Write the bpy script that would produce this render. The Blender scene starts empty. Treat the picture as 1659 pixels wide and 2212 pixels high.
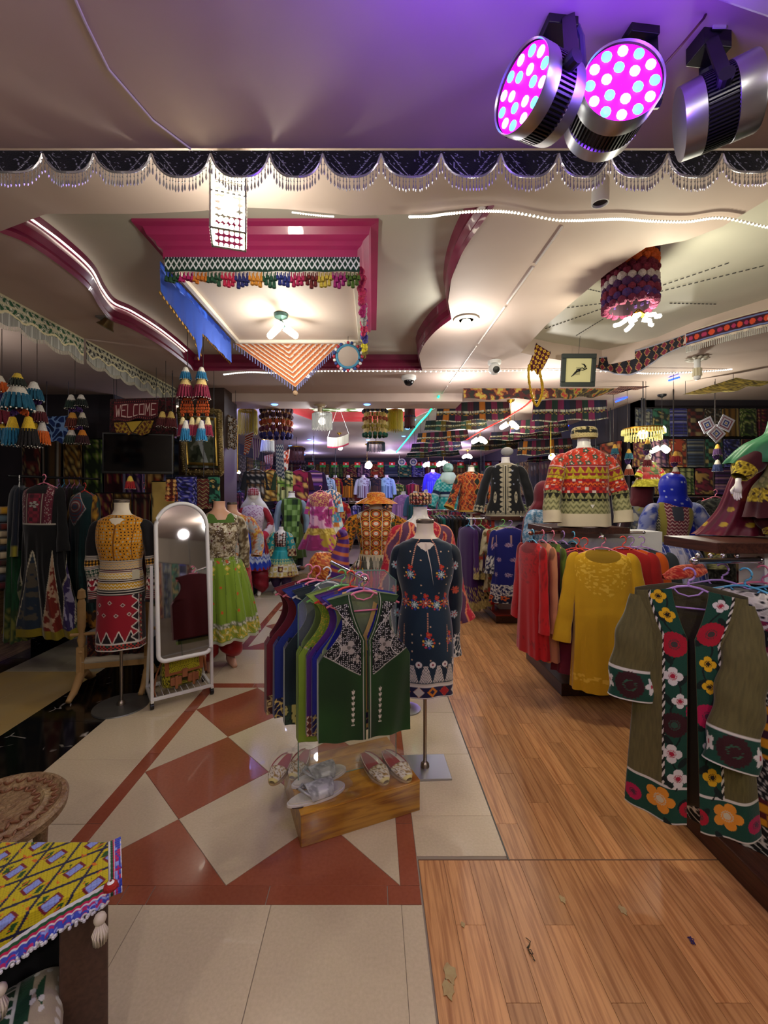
import bpy, bmesh, math, random
import numpy as np
from mathutils import Vector, Matrix
from mathutils.geometry import tessellate_polygon
R = random.Random(7)
SC = bpy.context.scene
COL = SC.collection
pi = math.pi
F = 906.0; U0 = 805.0; V0 = 1070.0; EYE = 1.6      # focal length (px), vanishing point, eye height

# ---------------- camera ----------------
cam = bpy.data.cameras.new('camera'); camo = bpy.data.objects.new('camera', cam); COL.objects.link(camo)
camo.location = (0, 0, EYE); camo.rotation_euler = (pi/2, 0, 0)
cam.sensor_width = 36; cam.lens = F/2212*36; cam.clip_start = .02; cam.clip_end = 60
cam.shift_x = (829.5-U0)/2212; cam.shift_y = (V0-1106)/2212
SC.camera = camo
# ---------------- world, exposure ----------------
w = bpy.data.worlds.new('world'); SC.world = w; w.use_nodes = True
w.node_tree.nodes['Background'].inputs[0].default_value = (.8, .82, .9, 1)
w.node_tree.nodes['Background'].inputs[1].default_value = .25
vs = SC.view_settings; SC.display_settings.display_device = 'sRGB'
vs.view_transform = 'Standard'; vs.look = 'None'; vs.gamma = 1; vs.use_curve_mapping = False
vs.exposure = 0.42
SC.cycles.max_bounces = 6; SC.cycles.diffuse_bounces = 3; SC.cycles.glossy_bounces = 3
SC.cycles.transparent_max_bounces = 12; SC.cycles.transmission_bounces = 4
SC.cycles.sample_clamp_indirect = 3; SC.cycles.caustics_reflective = False; SC.cycles.caustics_refractive = False
def lamp(name, loc, power, col=(1, .95, .85), size=.06, kind='POINT', rot=(0, 0, 0), sx=None, sy=None, spot=1.2):
    L = bpy.data.lights.new(name, kind); L.energy = power; L.color = col
    if kind == 'AREA':
        L.shape = 'RECTANGLE'; L.size = sx; L.size_y = sy
    else: L.shadow_soft_size = size
    if kind == 'SPOT': L.spot_size = spot; L.spot_blend = .6
    o = bpy.data.objects.new(name, L); COL.objects.link(o); o.location = loc; o.rotation_euler = rot
    return o
for x, y, p in ((-1.3, -1.2, 26), (.2, -1.3, 26), (1.8, -.9, 24), (3.2, -.6, 20)):
    lamp('bulb_or_fill', (x, y, 2.6), p, (1, .94, .85), .06)
lamp('purple_lamp_or_fill', (1.4, -.7, 2.6), 3, (.35, .1, 1), .06)  # added source behind the camera, gives the mirror its purple
lamp('bulb_or_fill', (-.50, 1.62, 2.58), 8, (1, .98, .84), .05)     # crystal lantern
lamp('bulb_or_fill', (-.63, 2.88, 2.62), 10, (1, .97, .86), .05)     # three bulb lamp under the coffer
lamp('bulb_or_fill', (.655, 2.95, 2.66), 8, (1, .97, .88), .04)
lamp('bulb_or_fill', (1.55, 2.42, 2.50), 22, (1, .96, .72), .05)    # pompom lamp
lamp('bulb_or_fill', (-.8, 6.1, 2.50), 18, (.95, .97, 1), .05)
lamp('bulb_or_fill', (1.9, 6.0, 2.55), 20, (1, .96, .80), .05)
lamp('bulb_or_fill', (3.3, 4.6, 2.35), 20, (1, .96, .78), .05)
lamp('bulb_or_fill', (1.8, 4.3, 2.55), 16, (1, .95, .85), .05)
lamp('bulb_or_fill', (-2.6, 5.9, 2.70), 14, (1, .97, .9), .06)
lamp('bulb_or_fill', (-.1, 10.5, 2.35), 18, (.9, .92, 1), .06)
for x, y, p, c in [(.2, 6.7, 14, (.9, .93, 1)), (-1.6, 7.6, 13, (.6, .66, 1)), (1.9, 8, 15, (.8, .8, 1)), (-1.4, 10, 13, (.5, .5, 1)), (2.2, 10.5, 18, (.62, .55, 1)), (.5, 12.3, 22, (.75, .72, 1)), (-1.8, 12.4, 13, (.5, .5, 1)), (2.2, 12.6, 14, (.6, .45, 1))]:
    lamp('downlight_lamp', (x, y, 2.70), p, c, .06)
lamp('stage_light_beam', (.16, .80, 2.46), 5, (.14, .03, 1), .06)
lamp('stage_light_beam', (.52, .82, 2.48), 5, (.18, .03, 1), .06)
lamp('stage_light_beam', (.75, 1.0, 2.52), 1.5, (.25, .08, 1), .05)
lamp('bulb_or_fill', (-1.2, .1, 2.2), 5, (1, .90, .86), .08)  # added fill without a fixture, brightens the near soffit
lamp('bulb_or_fill', (1.7, .2, 2.15), 4, (1, .88, .86), .08)  # second added soffit fill, on the right, no fixture either
lamp('bulb_or_fill', (-3.1, 3.0, 2.4), 7, (1, .93, .85), .06)  # added fill to lift the dark left zone
lamp('bulb_or_fill', (.9, 4.4, 2.6), 9, (1, .95, .9), .05)
lamp('purple_lamp_or_fill', (1.45, 10.6, 2.35), 45, (.35, .12, 1), .08)
lamp('purple_lamp_or_fill', (-1.9, 6.3, 2.5), 10, (.3, .35, 1), .06)  # added bluish fill that tints the left of the hall

# ---------------- colour helpers ----------------
def C(h):
    h = h.lstrip('#'); v = np.array([int(h[i:i+2], 16) for i in (0, 2, 4)])/255.
    return np.where(v <= .04045, v/12.92, ((v+.055)/1.055)**2.4)
def c4(h): return tuple(C(h)) + (1,)
_M = {}
def mat(key, h=None, rough=.6, metal=0, emit=0, noise=0, nscale=20, bump=0, bscale=60, h2=None, alpha=1, trans=0, coat=0, sheen=0, spec=.5):
    if key in _M: return _M[key]
    m = bpy.data.materials.new(key); m.use_nodes = True; nt = m.node_tree; b = nt.nodes['Principled BSDF']
    b.inputs['Base Color'].default_value = c4(h); b.inputs['Roughness'].default_value = rough
    b.inputs['Metallic'].default_value = metal; b.inputs['Coat Weight'].default_value = coat
    b.inputs['Specular IOR Level'].default_value = spec
    b.inputs['Sheen Weight'].default_value = sheen
    b.inputs['Alpha'].default_value = alpha; b.inputs['Transmission Weight'].default_value = trans
    if emit:
        b.inputs['Emission Color'].default_value = c4(h); b.inputs['Emission Strength'].default_value = emit
    if noise or bump:
        tc = nt.nodes.new('ShaderNodeTexCoord')
    if noise:
        n = nt.nodes.new('ShaderNodeTexNoise'); n.inputs['Scale'].default_value = nscale; n.inputs['Detail'].default_value = 6
        nt.links.new(tc.outputs['Object'], n.inputs['Vector'])
        mx = nt.nodes.new('ShaderNodeMix'); mx.data_type = 'RGBA'
        rp = nt.nodes.new('ShaderNodeMapRange'); rp.inputs[1].default_value = .5-.25; rp.inputs[2].default_value = .5+.25
        rp.inputs[4].default_value = noise
        nt.links.new(n.outputs['Fac'], rp.inputs[0]); nt.links.new(rp.outputs[0], mx.inputs[0])
        mx.inputs[6].default_value = c4(h); mx.inputs[7].default_value = c4(h2 or '#ffffff')
        nt.links.new(mx.outputs[2], b.inputs['Base Color'])
    if bump:
        n2 = nt.nodes.new('ShaderNodeTexNoise'); n2.inputs['Scale'].default_value = bscale
        nt.links.new(tc.outputs['Object'], n2.inputs['Vector'])
        bp = nt.nodes.new('ShaderNodeBump'); bp.inputs['Strength'].default_value = bump; bp.inputs['Distance'].default_value = .01
        nt.links.new(n2.outputs['Fac'], bp.inputs['Height']); nt.links.new(bp.outputs[0], b.inputs['Normal'])
    _M[key] = m
    return m
def H(h, rough=.7, **k): return mat('paint_'+h.lstrip('#')+('_%d' % int(rough*100))+('m' if k.get('metal') else ''), h, rough, **k)
# woven cloth whose colours and shine come from the mesh's own colour attribute
def cloth_mat(key, rough=.85, sheen=.25, weave=.25, metal=.7):
    if key in _M: return _M[key]
    m = bpy.data.materials.new(key); m.use_nodes = True; nt = m.node_tree; b = nt.nodes['Principled BSDF']
    at = nt.nodes.new('ShaderNodeAttribute'); at.attribute_name = 'Col'
    nt.links.new(at.outputs['Color'], b.inputs['Base Color'])
    rr = nt.nodes.new('ShaderNodeMapRange'); rr.inputs[3].default_value = rough; rr.inputs[4].default_value = .25
    nt.links.new(at.outputs['Alpha'], rr.inputs[0]); nt.links.new(rr.outputs[0], b.inputs['Roughness'])
    mm = nt.nodes.new('ShaderNodeMath'); mm.operation = 'MULTIPLY'; mm.inputs[1].default_value = metal
    nt.links.new(at.outputs['Alpha'], mm.inputs[0]); nt.links.new(mm.outputs[0], b.inputs['Metallic'])
    b.inputs['Sheen Weight'].default_value = sheen; b.inputs['Sheen Roughness'].default_value = .4
    b.inputs['Specular IOR Level'].default_value = .3
    if weave:
        tc = nt.nodes.new('ShaderNodeTexCoord'); n2 = nt.nodes.new('ShaderNodeTexNoise'); n2.inputs['Scale'].default_value = 180
        nt.links.new(tc.outputs['Object'], n2.inputs['Vector'])
        bp = nt.nodes.new('ShaderNodeBump'); bp.inputs['Strength'].default_value = weave; bp.inputs['Distance'].default_value = .004
        nt.links.new(n2.outputs['Fac'], bp.inputs['Height']); nt.links.new(bp.outputs[0], b.inputs['Normal'])
    _M[key] = m
    return m
COTTON = cloth_mat('embroidered_cotton'); SATIN = cloth_mat('satin_cloth', .42, .1, .1); VELVET = cloth_mat('velvet_cloth', .8, .55, .1)

# ---------------- objects ----------------
def tag(o, label=None, cat=None, group=None, kind=None):
    if label: o['label'] = label
    if cat: o['category'] = cat
    if group: o['group'] = group
    if kind: o['kind'] = kind
    return o
def link(name, me, parent=None, loc=None):
    o = bpy.data.objects.new(name, me); COL.objects.link(o)
    if parent: o.parent = parent
    if loc is not None: o.location = loc
    return o
def thing(name, label, cat, loc=(0, 0, 0), rz=0, group=None, rot=None, s=1):
    o = bpy.data.objects.new(name, None); COL.objects.link(o); o.empty_display_size = .05
    o.location = loc; o.rotation_euler = rot or (0, 0, rz); o.scale = (s, s, s)
    return tag(o, label, cat, group)
def X(u, Y): return (u-U0)/F*Y
def Z(v, Y): return EYE-(v-V0)/F*Y
def P(u, v, Y): return Vector((X(u, Y), Y, Z(v, Y)))
def G(u, v, z=0):                                     # the point of the horizontal plane z seen at (u, v)
    Y = F*(EYE-z)/(v-V0); return Vector((X(u, Y), Y, z))
class MB:
    def __init__(s): s.v = []; s.f = []
    def add(s, vs, fs, M=None):
        n = len(s.v); s.v += [tuple(M @ Vector(v)) for v in vs] if M is not None else [tuple(v) for v in vs]
        s.f += [tuple(i+n for i in f) for f in fs]; return s
    def box(s, c, d, M=None, rz=0, taper=1):
        x, y, z = (k/2 for k in d); t = taper
        vs = [(-x, -y, -z), (x, -y, -z), (x, y, -z), (-x, y, -z), (-x*t, -y*t, z), (x*t, -y*t, z), (x*t, y*t, z), (-x*t, y*t, z)]
        T = Matrix.Translation(c) @ Matrix.Rotation(rz, 4, 'Z')
        if M is not None: T = T @ M
        return s.add(vs, [(3, 2, 1, 0), (4, 5, 6, 7), (0, 1, 5, 4), (1, 2, 6, 5), (2, 3, 7, 6), (3, 0, 4, 7)], T)
    def cyl(s, p0, p1, r0, r1=None, n=12, caps=True):
        p0 = Vector(p0); p1 = Vector(p1); r1 = r0 if r1 is None else r1; d = p1-p0
        q = d.to_track_quat('Z', 'Y').to_matrix(); vs = []
        for p, r in ((p0, r0), (p1, r1)):
            for i in range(n): a = 2*pi*i/n; vs.append(p+q @ Vector((r*math.cos(a), r*math.sin(a), 0)))
        fs = [(i, (i+1) % n, n+(i+1) % n, n+i) for i in range(n)]
        if caps: fs += [tuple(range(n-1, -1, -1)), tuple(range(n, 2*n))]
        return s.add(vs, fs)
    def lathe(s, prof, n=24, c=(0, 0, 0), M=None):
        vs = []; fs = []; m = len(prof)
        for i in range(n):
            a = 2*pi*i/n
            for r, z in prof: vs.append((r*math.cos(a), r*math.sin(a), z))
        for i in range(n):
            for j in range(m-1): fs.append((i*m+j, ((i+1) % n)*m+j, ((i+1) % n)*m+j+1, i*m+j+1))
        T = Matrix.Translation(c)
        if M is not None: T = T @ M
        return s.add(vs, fs, T)
    def ball(s, c, r, n=10, m=7, sc=(1, 1, 1), M=None):
        prof = [(max(1e-4, r*math.sin(pi*j/(m-1))), -r*math.cos(pi*j/(m-1))) for j in range(m)]
        S = Matrix.Diagonal((sc[0], sc[1], sc[2], 1))
        return s.lathe(prof, n, c, (M @ S) if M is not None else S)
    def tube(s, pts, r, n=6, closed=False):
        pts = [Vector(p) for p in pts]; m = len(pts); vs = []; fs = []
        up = Vector((0, 0, 1)); rr = r if hasattr(r, '__len__') else [r]*m
        for i, p in enumerate(pts):
            a = pts[(i-1) % m] if (closed or i) else p; b = pts[(i+1) % m] if (closed or i < m-1) else p
            t = (b-a).normalized(); e = up if abs(t.dot(up)) < .95 else Vector((1, 0, 0))
            x = t.cross(e).normalized(); y = x.cross(t)
            for k in range(n): w_ = 2*pi*k/n; vs.append(p+rr[i]*(math.cos(w_)*x+math.sin(w_)*y))
        for i in range(m if closed else m-1):
            j = (i+1) % m
            for k in range(n): fs.append((i*n+k, i*n+(k+1) % n, j*n+(k+1) % n, j*n+k))
        if not closed: fs += [tuple(range(n)), tuple(range((m-1)*n, m*n))]
        return s.add(vs, fs)
    def prism(s, poly, z0, z1, M=None):
        n = len(poly); vs = [(x, y, z0) for x, y in poly]+[(x, y, z1) for x, y in poly]
        tri = tessellate_polygon([[Vector((x, y, 0)) for x, y in poly]])
        fs = [tuple(t) for t in tri]+[tuple(n+i for i in t) for t in tri]
        fs += [(i, (i+1) % n, n+(i+1) % n, n+i) for i in range(n)]
        return s.add(vs, fs, M)
    def build(s, name, m, parent=None, smooth=False, loc=None, bevel=0, thick=0):
        me = bpy.data.meshes.new(name); me.from_pydata(s.v, [], s.f); me.materials.append(m)
        bm = bmesh.new(); bm.from_mesh(me); bmesh.ops.recalc_face_normals(bm, faces=bm.faces); bm.to_mesh(me); bm.free()
        if smooth: me.shade_smooth() if smooth is True else me.set_sharp_from_angle(angle=smooth)
        o = link(name, me, parent, loc)
        if bevel:
            b = o.modifiers.new('b', 'BEVEL'); b.width = bevel; b.segments = 2; b.limit_method = 'ANGLE'
        if thick:
            b = o.modifiers.new('s', 'SOLIDIFY'); b.thickness = thick; b.offset = 0
        return o
def struct(o): return tag(o, kind='structure')

# ---------------- cloth: numpy grids with painted colours ----------------
def grid(name, Pt, rgb, m=None, parent=None, closed=False, thick=0, loc=None, flip=False):
    nv, nu = Pt.shape[:2]; me = bpy.data.meshes.new(name)
    me.vertices.add(nv*nu); me.vertices.foreach_set('co', Pt.reshape(-1).astype(np.float32))
    ii = np.arange(nv-1)[:, None]; cu = nu if closed else nu-1; jj = np.arange(cu)[None]
    j2 = (jj+1) % nu
    a = ii*nu+jj; b = ii*nu+j2; c = (ii+1)*nu+j2; d = (ii+1)*nu+jj
    q = np.stack([a, d, c, b] if not flip else [a, b, c, d], -1).reshape(-1).astype(np.int32)
    nf = len(q)//4
    me.loops.add(nf*4); me.loops.foreach_set('vertex_index', q)
    me.polygons.add(nf); me.polygons.foreach_set('loop_start', np.arange(0, nf*4, 4, dtype=np.int32))
    me.update(calc_edges=True); me.polygons.foreach_set('use_smooth', np.ones(nf, dtype=bool))
    if rgb is not None:
        if rgb.shape[-1] == 3: rgb = np.concatenate([rgb, np.zeros(rgb.shape[:-1]+(1,))], -1)
        at = me.color_attributes.new('Col', 'FLOAT_COLOR', 'POINT'); at.data.foreach_set('color', np.clip(rgb, 0, 1).reshape(-1).astype(np.float32))
    me.materials.append(m or COTTON); me.update()
    o = link(name, me, parent, loc)
    if thick:
        b = o.modifiers.new('s', 'SOLIDIFY'); b.thickness = thick; b.offset = 0
    return o
def interp(prof, n):                                  # smooth resampling of profile rows
    a = np.array(prof, float); k = len(a); t = np.linspace(0, k-1, n); i = np.clip(t.astype(int), 0, k-2); f = (t-i)[:, None]
    p0 = a[np.clip(i-1, 0, k-1)]; p1 = a[i]; p2 = a[i+1]; p3 = a[np.clip(i+2, 0, k-1)]
    m1 = (p2-p0)/2; m2 = (p3-p1)/2
    lo = np.minimum(p1, p2); hi = np.maximum(p1, p2)
    r = (2*f**3-3*f**2+1)*p1+(f**3-2*f**2+f)*m1+(-2*f**3+3*f**2)*p2+(f**3-f**2)*m2
    return np.clip(r, lo-.15*(hi-lo)-1e-6, hi+.15*(hi-lo)+1e-6)
def loft(name, prof, pat, nu=64, nv=64, folds=(0, 0, 0), m=None, parent=None, seed=0, power=2, wob=0):
    """horizontal rings (z, half width, half depth, x, y); folds = (count, amplitude, z below which they grow)"""
    pr = [tuple(p)+(0,)*(5-len(p)) for p in prof]; r = interp(pr, nv); z, a, b, cx, cy = (r[:, i:i+1] for i in range(5))
    th = np.linspace(-pi, pi, nu, endpoint=False)[None]
    n_, amp, z0 = folds; rs = np.random.RandomState(seed)
    top = z.max(); low = z.min(); g = np.clip((z0-z)/max(1e-6, z0-low), 0, 1)**.7 if n_ else z*0
    ph = rs.rand()*6; warp = .35*np.sin(3*th+ph)+.25*np.sin(5*th+2*ph)
    fold = (np.sin(n_*th+warp*2+ph)*.7+.3*np.sin(2*n_*th+1.7*ph+z*3))*amp*g if n_ else 0
    s_, c_ = np.sin(th), np.cos(th)
    if power != 2: s_ = np.sign(s_)*abs(s_)**(2/power); c_ = np.sign(c_)*abs(c_)**(2/power)
    x = cx+(a+fold)*s_; y = cy-(b+fold)*c_
    if wob: x = x+wob*np.sin(z*9+ph)*(top-z); y = y+wob*np.cos(z*7+2*ph)*(top-z)
    zz = z+0*x+(0 if not n_ else -.25*fold*g)
    Pt = np.stack([x, y, zz], -1)
    Uu = (th+pi)/(2*pi)+0*z; per = pi*(a+b)*1.02; S = (Uu-.5)*per; T = top-z+0*S
    rgb = paint_pat(pat, Uu, (top-z)/(top-low)+0*S, S, T)
    return grid(name, Pt, rgb, m, parent, closed=True)
def sleeve(name, pts, rad, pat, nu=24, nv=40, m=None, parent=None, flat=1, folds=0, seed=0):
    """tube of cloth along a polyline; rad = radius per point"""
    pr = [tuple(p)+(r,) for p, r in zip(pts, rad)]; q = interp(pr, nv); p = q[:, :3]; r = q[:, 3]
    t = np.gradient(p, axis=0); t /= np.linalg.norm(t, axis=1)[:, None]+1e-9
    e = np.array([0., -1., 0.]); x = np.cross(t, e); x /= np.linalg.norm(x, axis=1)[:, None]+1e-9; y = np.cross(x, t)
    y = np.where((y[:, 1:2] > 0), -y, y)
    th = np.linspace(-pi, pi, nu, endpoint=False)
    Lq = np.concatenate([[0], np.cumsum(np.linalg.norm(np.diff(p, axis=0), axis=1))])
    rr = (r[:, None]*(1+.045*(1+folds)*np.sin(Lq[:, None]*38+seed+1.5*np.sin(th)[None]))+.004*np.sin(3*th+seed)[None])[:, :, None]
    Pt = p[:, None]+rr*(np.sin(th)[None, :, None]*x[:, None]+flat*np.cos(th)[None, :, None]*y[:, None])
    L = np.concatenate([[0], np.cumsum(np.linalg.norm(np.diff(p, axis=0), axis=1))])
    Uu = ((th+pi)/(2*pi))[None]+0*L[:, None]; S = (Uu-.5)*2*pi*r[:, None]; T = L[:, None]+0*S
    rgb = paint_pat(pat, Uu, T/L[-1], S, T)
    return grid(name, Pt, rgb, m, parent, closed=True)
def sheet(name, fn, pat, w, h, nu=60, nv=60, m=None, parent=None, thick=.003, loc=None):
    """flat cloth; fn(U, V) -> x, y, z arrays, w, h its size in metres for the pattern"""
    Uu, V = np.meshgrid(np.linspace(0, 1, nu), np.linspace(0, 1, nv)); x, y, z = fn(Uu, V)
    rgb = paint_pat(pat, Uu, V, (Uu-.5)*w, V*h)
    return grid(name, np.stack([x+0*Uu, y+0*Uu, z+0*Uu], -1), rgb, m, parent, thick=thick, loc=loc)
# ---- painting
def paint_pat(pat, U, V, S, T):
    if isinstance(pat, str): im = np.zeros(U.shape+(4,)); im[..., :3] = C(pat); return im
    im = np.zeros(U.shape+(4,)); r = pat(im, U, V, S, T)
    return r if hasattr(r, "shape") else im
def put(im, mask, c, sh=0):
    if isinstance(c, str): c = C(c)
    im[mask, :3] = c; im[mask, 3] = sh
def hsh(i, j, s=0):
    n = np.sin(i*127.1+j*311.7+s*74.7)*43758.5453; return n-np.floor(n)
def vnoise(x, y, s=0):
    i = np.floor(x); j = np.floor(y); f = x-i; g = y-j; f = f*f*(3-2*f); g = g*g*(3-2*g)
    return (hsh(i, j, s)*(1-f)+hsh(i+1, j, s)*f)*(1-g)+(hsh(i, j+1, s)*(1-f)+hsh(i+1, j+1, s)*f)*g
def fill(im, mask, typ, cs, x, y, p=.03, sh=0, s=0):
    """fills mask with a textile motif of period p (metres): x, y in metres"""
    cs = [C(c) if isinstance(c, str) else c for c in cs]; a = cs[0]; b = cs[1 % len(cs)]; c = cs[2 % len(cs)]
    m_ = mask; put(im, m_, a)
    fx = x/p-np.floor(x/p); fy = y/p-np.floor(y/p); ix = np.floor(x/p); iy = np.floor(y/p)
    if typ == 'solid': return
    if typ == 'zig': put(im, m_ & (abs(fy-abs(fx-.5)*1.2-.2) < .14), b, sh); put(im, m_ & (abs(((fy+.5) % 1)-abs(fx-.5)*1.2-.2) < .1), c)
    elif typ == 'dot': put(im, m_ & ((fx-.5)**2+(fy-.5)**2 < .1), b, sh); put(im, m_ & ((fx-.5)**2+(fy-.5)**2 < .025), c, sh)
    elif typ == 'dia':
        d = abs(fx-.5)+abs(fy-.5); put(im, m_ & (d < .42), b, sh); put(im, m_ & (d < .2), c, sh)
    elif typ == 'check': put(im, m_ & ((ix+iy) % 2 < 1), b, sh); put(im, m_ & ((ix*3+iy) % 7 < 1), c)
    elif typ == 'tri': put(im, m_ & (fy > 1-(1-abs(2*fx-1))), b, sh); put(im, m_ & (fy > 1.45-(1-abs(2*fx-1))), c)
    elif typ == 'stripe': put(im, m_ & (fy < .35), b, sh); put(im, m_ & (fy > .75), c)
    elif typ == 'vstripe': put(im, m_ & (fx < .4), b, sh); put(im, m_ & (fx > .8), c)
    elif typ == 'noise':
        n = vnoise(x/p, y/p, s)+.4*vnoise(2.7*x/p, 2.7*y/p, s+3); put(im, m_ & (n > .75), b, sh); put(im, m_ & (n < .5), c); 
        if len(cs) > 3: put(im, m_ & (n > .95), cs[3], sh)
    elif typ == 'spark': put(im, m_ & (hsh(np.floor(3*x/p), np.floor(3*y/p), s) > .8), b, sh); put(im, m_ & (hsh(np.floor(3*x/p), np.floor(3*y/p), s+5) > .9), c, sh)
    elif typ == 'flor':
        h = hsh(ix, iy, s); cx = .5+.3*(h-.5); r = np.hypot(fx-cx, fy-.5); t = np.arctan2(fy-.5, fx-cx)
        put(im, m_ & (abs(fx-.5+.2*np.sin(fy*6.28)) < .06), cs[-1], sh)
        k = m_ & (r < .36+.1*np.cos(5*t)); put(im, k, b, sh); put(im, k & (h > .5), c, sh); put(im, m_ & (r < .13), cs[-1], sh)
    elif typ == 'ikat':
        n = x+.25*p*np.sin(y*40+s)+.1*p*np.sin(y*170); f2 = n/p-np.floor(n/p); k = abs(((y/p/1.6+.5*np.floor(n/p)) % 1)-.5)
        put(im, m_ & (abs(f2-.5) < .42*(1-2*k)**.8), b); put(im, m_ & (abs(f2-.5) < .24*(1-2*k)), c)
        if len(cs) > 3: put(im, m_ & (abs(f2-.5) < .1*(1-2*k)), cs[3])
    elif typ == 'hex':
        d = np.hypot(fx-.5, fy-.5); put(im, m_ & (d < .40), b); put(im, m_ & (d < .26), c, sh)
        if len(cs) > 3: put(im, m_ & (d < .26) & (hsh(ix, iy, 2) > .6), cs[3], sh)
    elif typ == 'scroll':
        t = np.sin(x/p*6.28+2*np.sin(y/p*3.1))+np.cos(y/p*6.28+1.5*np.sin(x/p*4.2)); put(im, m_ & (abs(t) < .45), b, sh); put(im, m_ & (t > 1.2), c, sh)
def banded(bs, coord='V', base=None):
    """bs: (upper limit, motif, colours, period[, shine])"""
    def f(im, U, V, S, T):
        q = {'V': V, 'T': T}[coord]; lo = -9
        for b in bs:
            k = (q >= lo) & (q < b[0]); fill(im, k, b[1], b[2], S, T, b[3] if len(b) > 3 else .03, b[4] if len(b) > 4 else 0); lo = b[0]
    return f
def motif(typ, cs, p=.04, sh=0, s=0):
    def f(im, U, V, S, T): fill(im, np.ones(U.shape, bool), typ, cs, S, T, p, sh, s)
    return f
def flower(im, x, y, cx, cy, r0, c, c2=None, n=6, k=.25, sh=0, cc=None):
    r = np.hypot(x-cx, y-cy); t = np.arctan2(y-cy, x-cx)
    m_ = r < r0*(1-k+k*(2*abs(np.cos(n*t/2))**.55-1)); put(im, m_, c, sh)
    if c2: put(im, m_ & (r > r0*.45) & (np.cos(n*t) < -.3), c2, sh)
    put(im, r < r0*.25, cc or c2 or c, sh)

# =====================================================================  STRUCTURE
CEIL = mat('ceiling_plaster', '#c4b0a6', .7, noise=.4, nscale=2.2, h2='#a58b80', bump=.06, bscale=9)
CEIL2 = mat('recess_plaster', '#c5c0b2', .55, noise=.4, nscale=3, h2='#a7a79c')
BURG = mat('burgundy_gloss_paint', '#7c1c40', .32, noise=.4, nscale=8, h2='#5c1030', coat=.3)
DARK = mat('dark_wall', '#15121a', .8); WHITE = mat('white_laminate', '#d8d8d8', .45)
ZC, ZR = 2.85, 3.0
def cp(u, v, z=ZC): g = G(u, v, z); return (g.x, g.y)
# lower ceiling plane with its sunk fields
left_curve = [cp(*p) for p in [(-60, 478), (0, 500), (60, 525), (130, 572), (190, 622), (215, 662), (240, 690), (280, 707), (330, 735), (370, 762), (400, 785), (418, 800)]]
right_curve = [cp(*p) for p in [(912, 800), (905, 768), (915, 745), (940, 715), (975, 688), (968, 652), (975, 602), (1000, 542), (1045, 475), (1068, 443)]]
front_a = [cp(*p) for p in [(900, 462), (760, 466), (620, 452), (520, 448), (430, 456), (300, 462), (100, 462)]]
holeA = left_curve[1:]+right_curve+front_a
holeB = [cp(*p) for p in [(1900, 400), (1659, 430), (1560, 490), (1480, 520), (1395, 535), (1312, 590), (1240, 650), (1180, 702), (1125, 762)]]+[cp(*p) for p in [(1190, 775), (1300, 790), (1420, 765), (1500, 735), (1659, 690), (1900, 640)]]
sky0 = [(-1.35, 5.75), (-.95, 7.0), (.55, 7.0), (.95, 5.75)]
outer = [(-5.2, 1.39), (5.6, 1.39), (5.6, 14.2), (-5.2, 14.2)]
def plane_holes(name, outer, holes, z, m):
    loops = [[Vector((x, y, 0)) for x, y in L] for L in [outer]+holes]; flat = [p for L in loops for p in L]
    b = MB(); b.add([(p.x, p.y, z) for p in flat], [tuple(t) for t in tessellate_polygon(loops)]); return struct(b.build(name, m))
plane_holes('ceiling', outer, [holeA, holeB, sky0], ZC, CEIL)
b = MB(); b.box((.2, 6.4, ZR+.02), (10.9, 15.8, .04)); struct(b.build('ceiling_recess', CEIL2))
def ribbon(name, pts, z0, z1, m, out=0, closed=False, rib=False):
    """molded vertical band along a floor-plan line, stepped in three profiles"""
    prof = [(0, z0), (.012, z0+.02), (.0, z0+.045), (.02, z0+.075), (.008, z0+.11), (.03, z1)] if rib else [(0, z0), (0, z1)]
    n = len(pts); vs = []; fs = []; k = len(prof)
    for i, (x, y) in enumerate(pts):
        a = pts[(i-1) % n] if closed or i else pts[0]; c = pts[(i+1) % n] if closed or i < n-1 else pts[-1]
        dx, dy = c[0]-a[0], c[1]-a[1]; l = math.hypot(dx, dy) or 1; nx, ny = dy/l*out, -dx/l*out
        for o_, z in prof: vs.append((x+nx*o_, y+ny*o_, z))
    for i in range(n if closed else n-1):
        j = (i+1) % n
        for q in range(k-1): fs.append((i*k+q, j*k+q, j*k+q+1, i*k+q+1))
    bb = MB(); bb.add(vs, fs); return bb.build(name, m, smooth=.6)
def dense(pts, n=6):
    q = interp([(x, y) for x, y in pts], len(pts)*n); return [tuple(p) for p in q]
struct(ribbon('trim_1', dense(left_curve), ZC-.005, ZR, BURG, 1, rib=True))
struct(ribbon('trim_2', dense(right_curve[:5])+dense(right_curve[4:]), ZC-.005, ZR, BURG, 1, rib=True))
struct(ribbon('trim_3', [left_curve[-1], right_curve[0]], ZC-.005, ZR, BURG, 1, rib=True))
struct(ribbon('trim_4', front_a, ZC, ZR, CEIL)); struct(ribbon('trim_5', holeB, ZC, ZR, CEIL, closed=True))
# front soffit
b = MB(); b.box((.2, -.55, 2.80), (10.9, 3.88, .1)); b.box((.2, -.55, 2.93), (10.9, 3.88, .16)); struct(b.build('ceiling_soffit', CEIL))
b = MB(); b.box((1.36, 1.06, 2.735), (1.5, .05, .034), rz=.23); struct(b.build('trim_6', mat('cream_trim', '#cfc4bd', .5), bevel=.006))
# cross beam and long joint
b = MB(); b.box((-.7, 5.35, 2.80), (3.6, .42, .1)); struct(b.build('beam_1', CEIL))
b = MB()
for k in range(5):
    p0 = G(1215-62*k, 490+86*k, ZC-.004); p1 = G(1215-62*(k+.93), 490+86*(k+.93), ZC-.004)
    b.tube([p0, p1], .006, 5)
struct(b.build('trim_7', mat('joint_white', '#e6dfd8', .5)))
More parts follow.
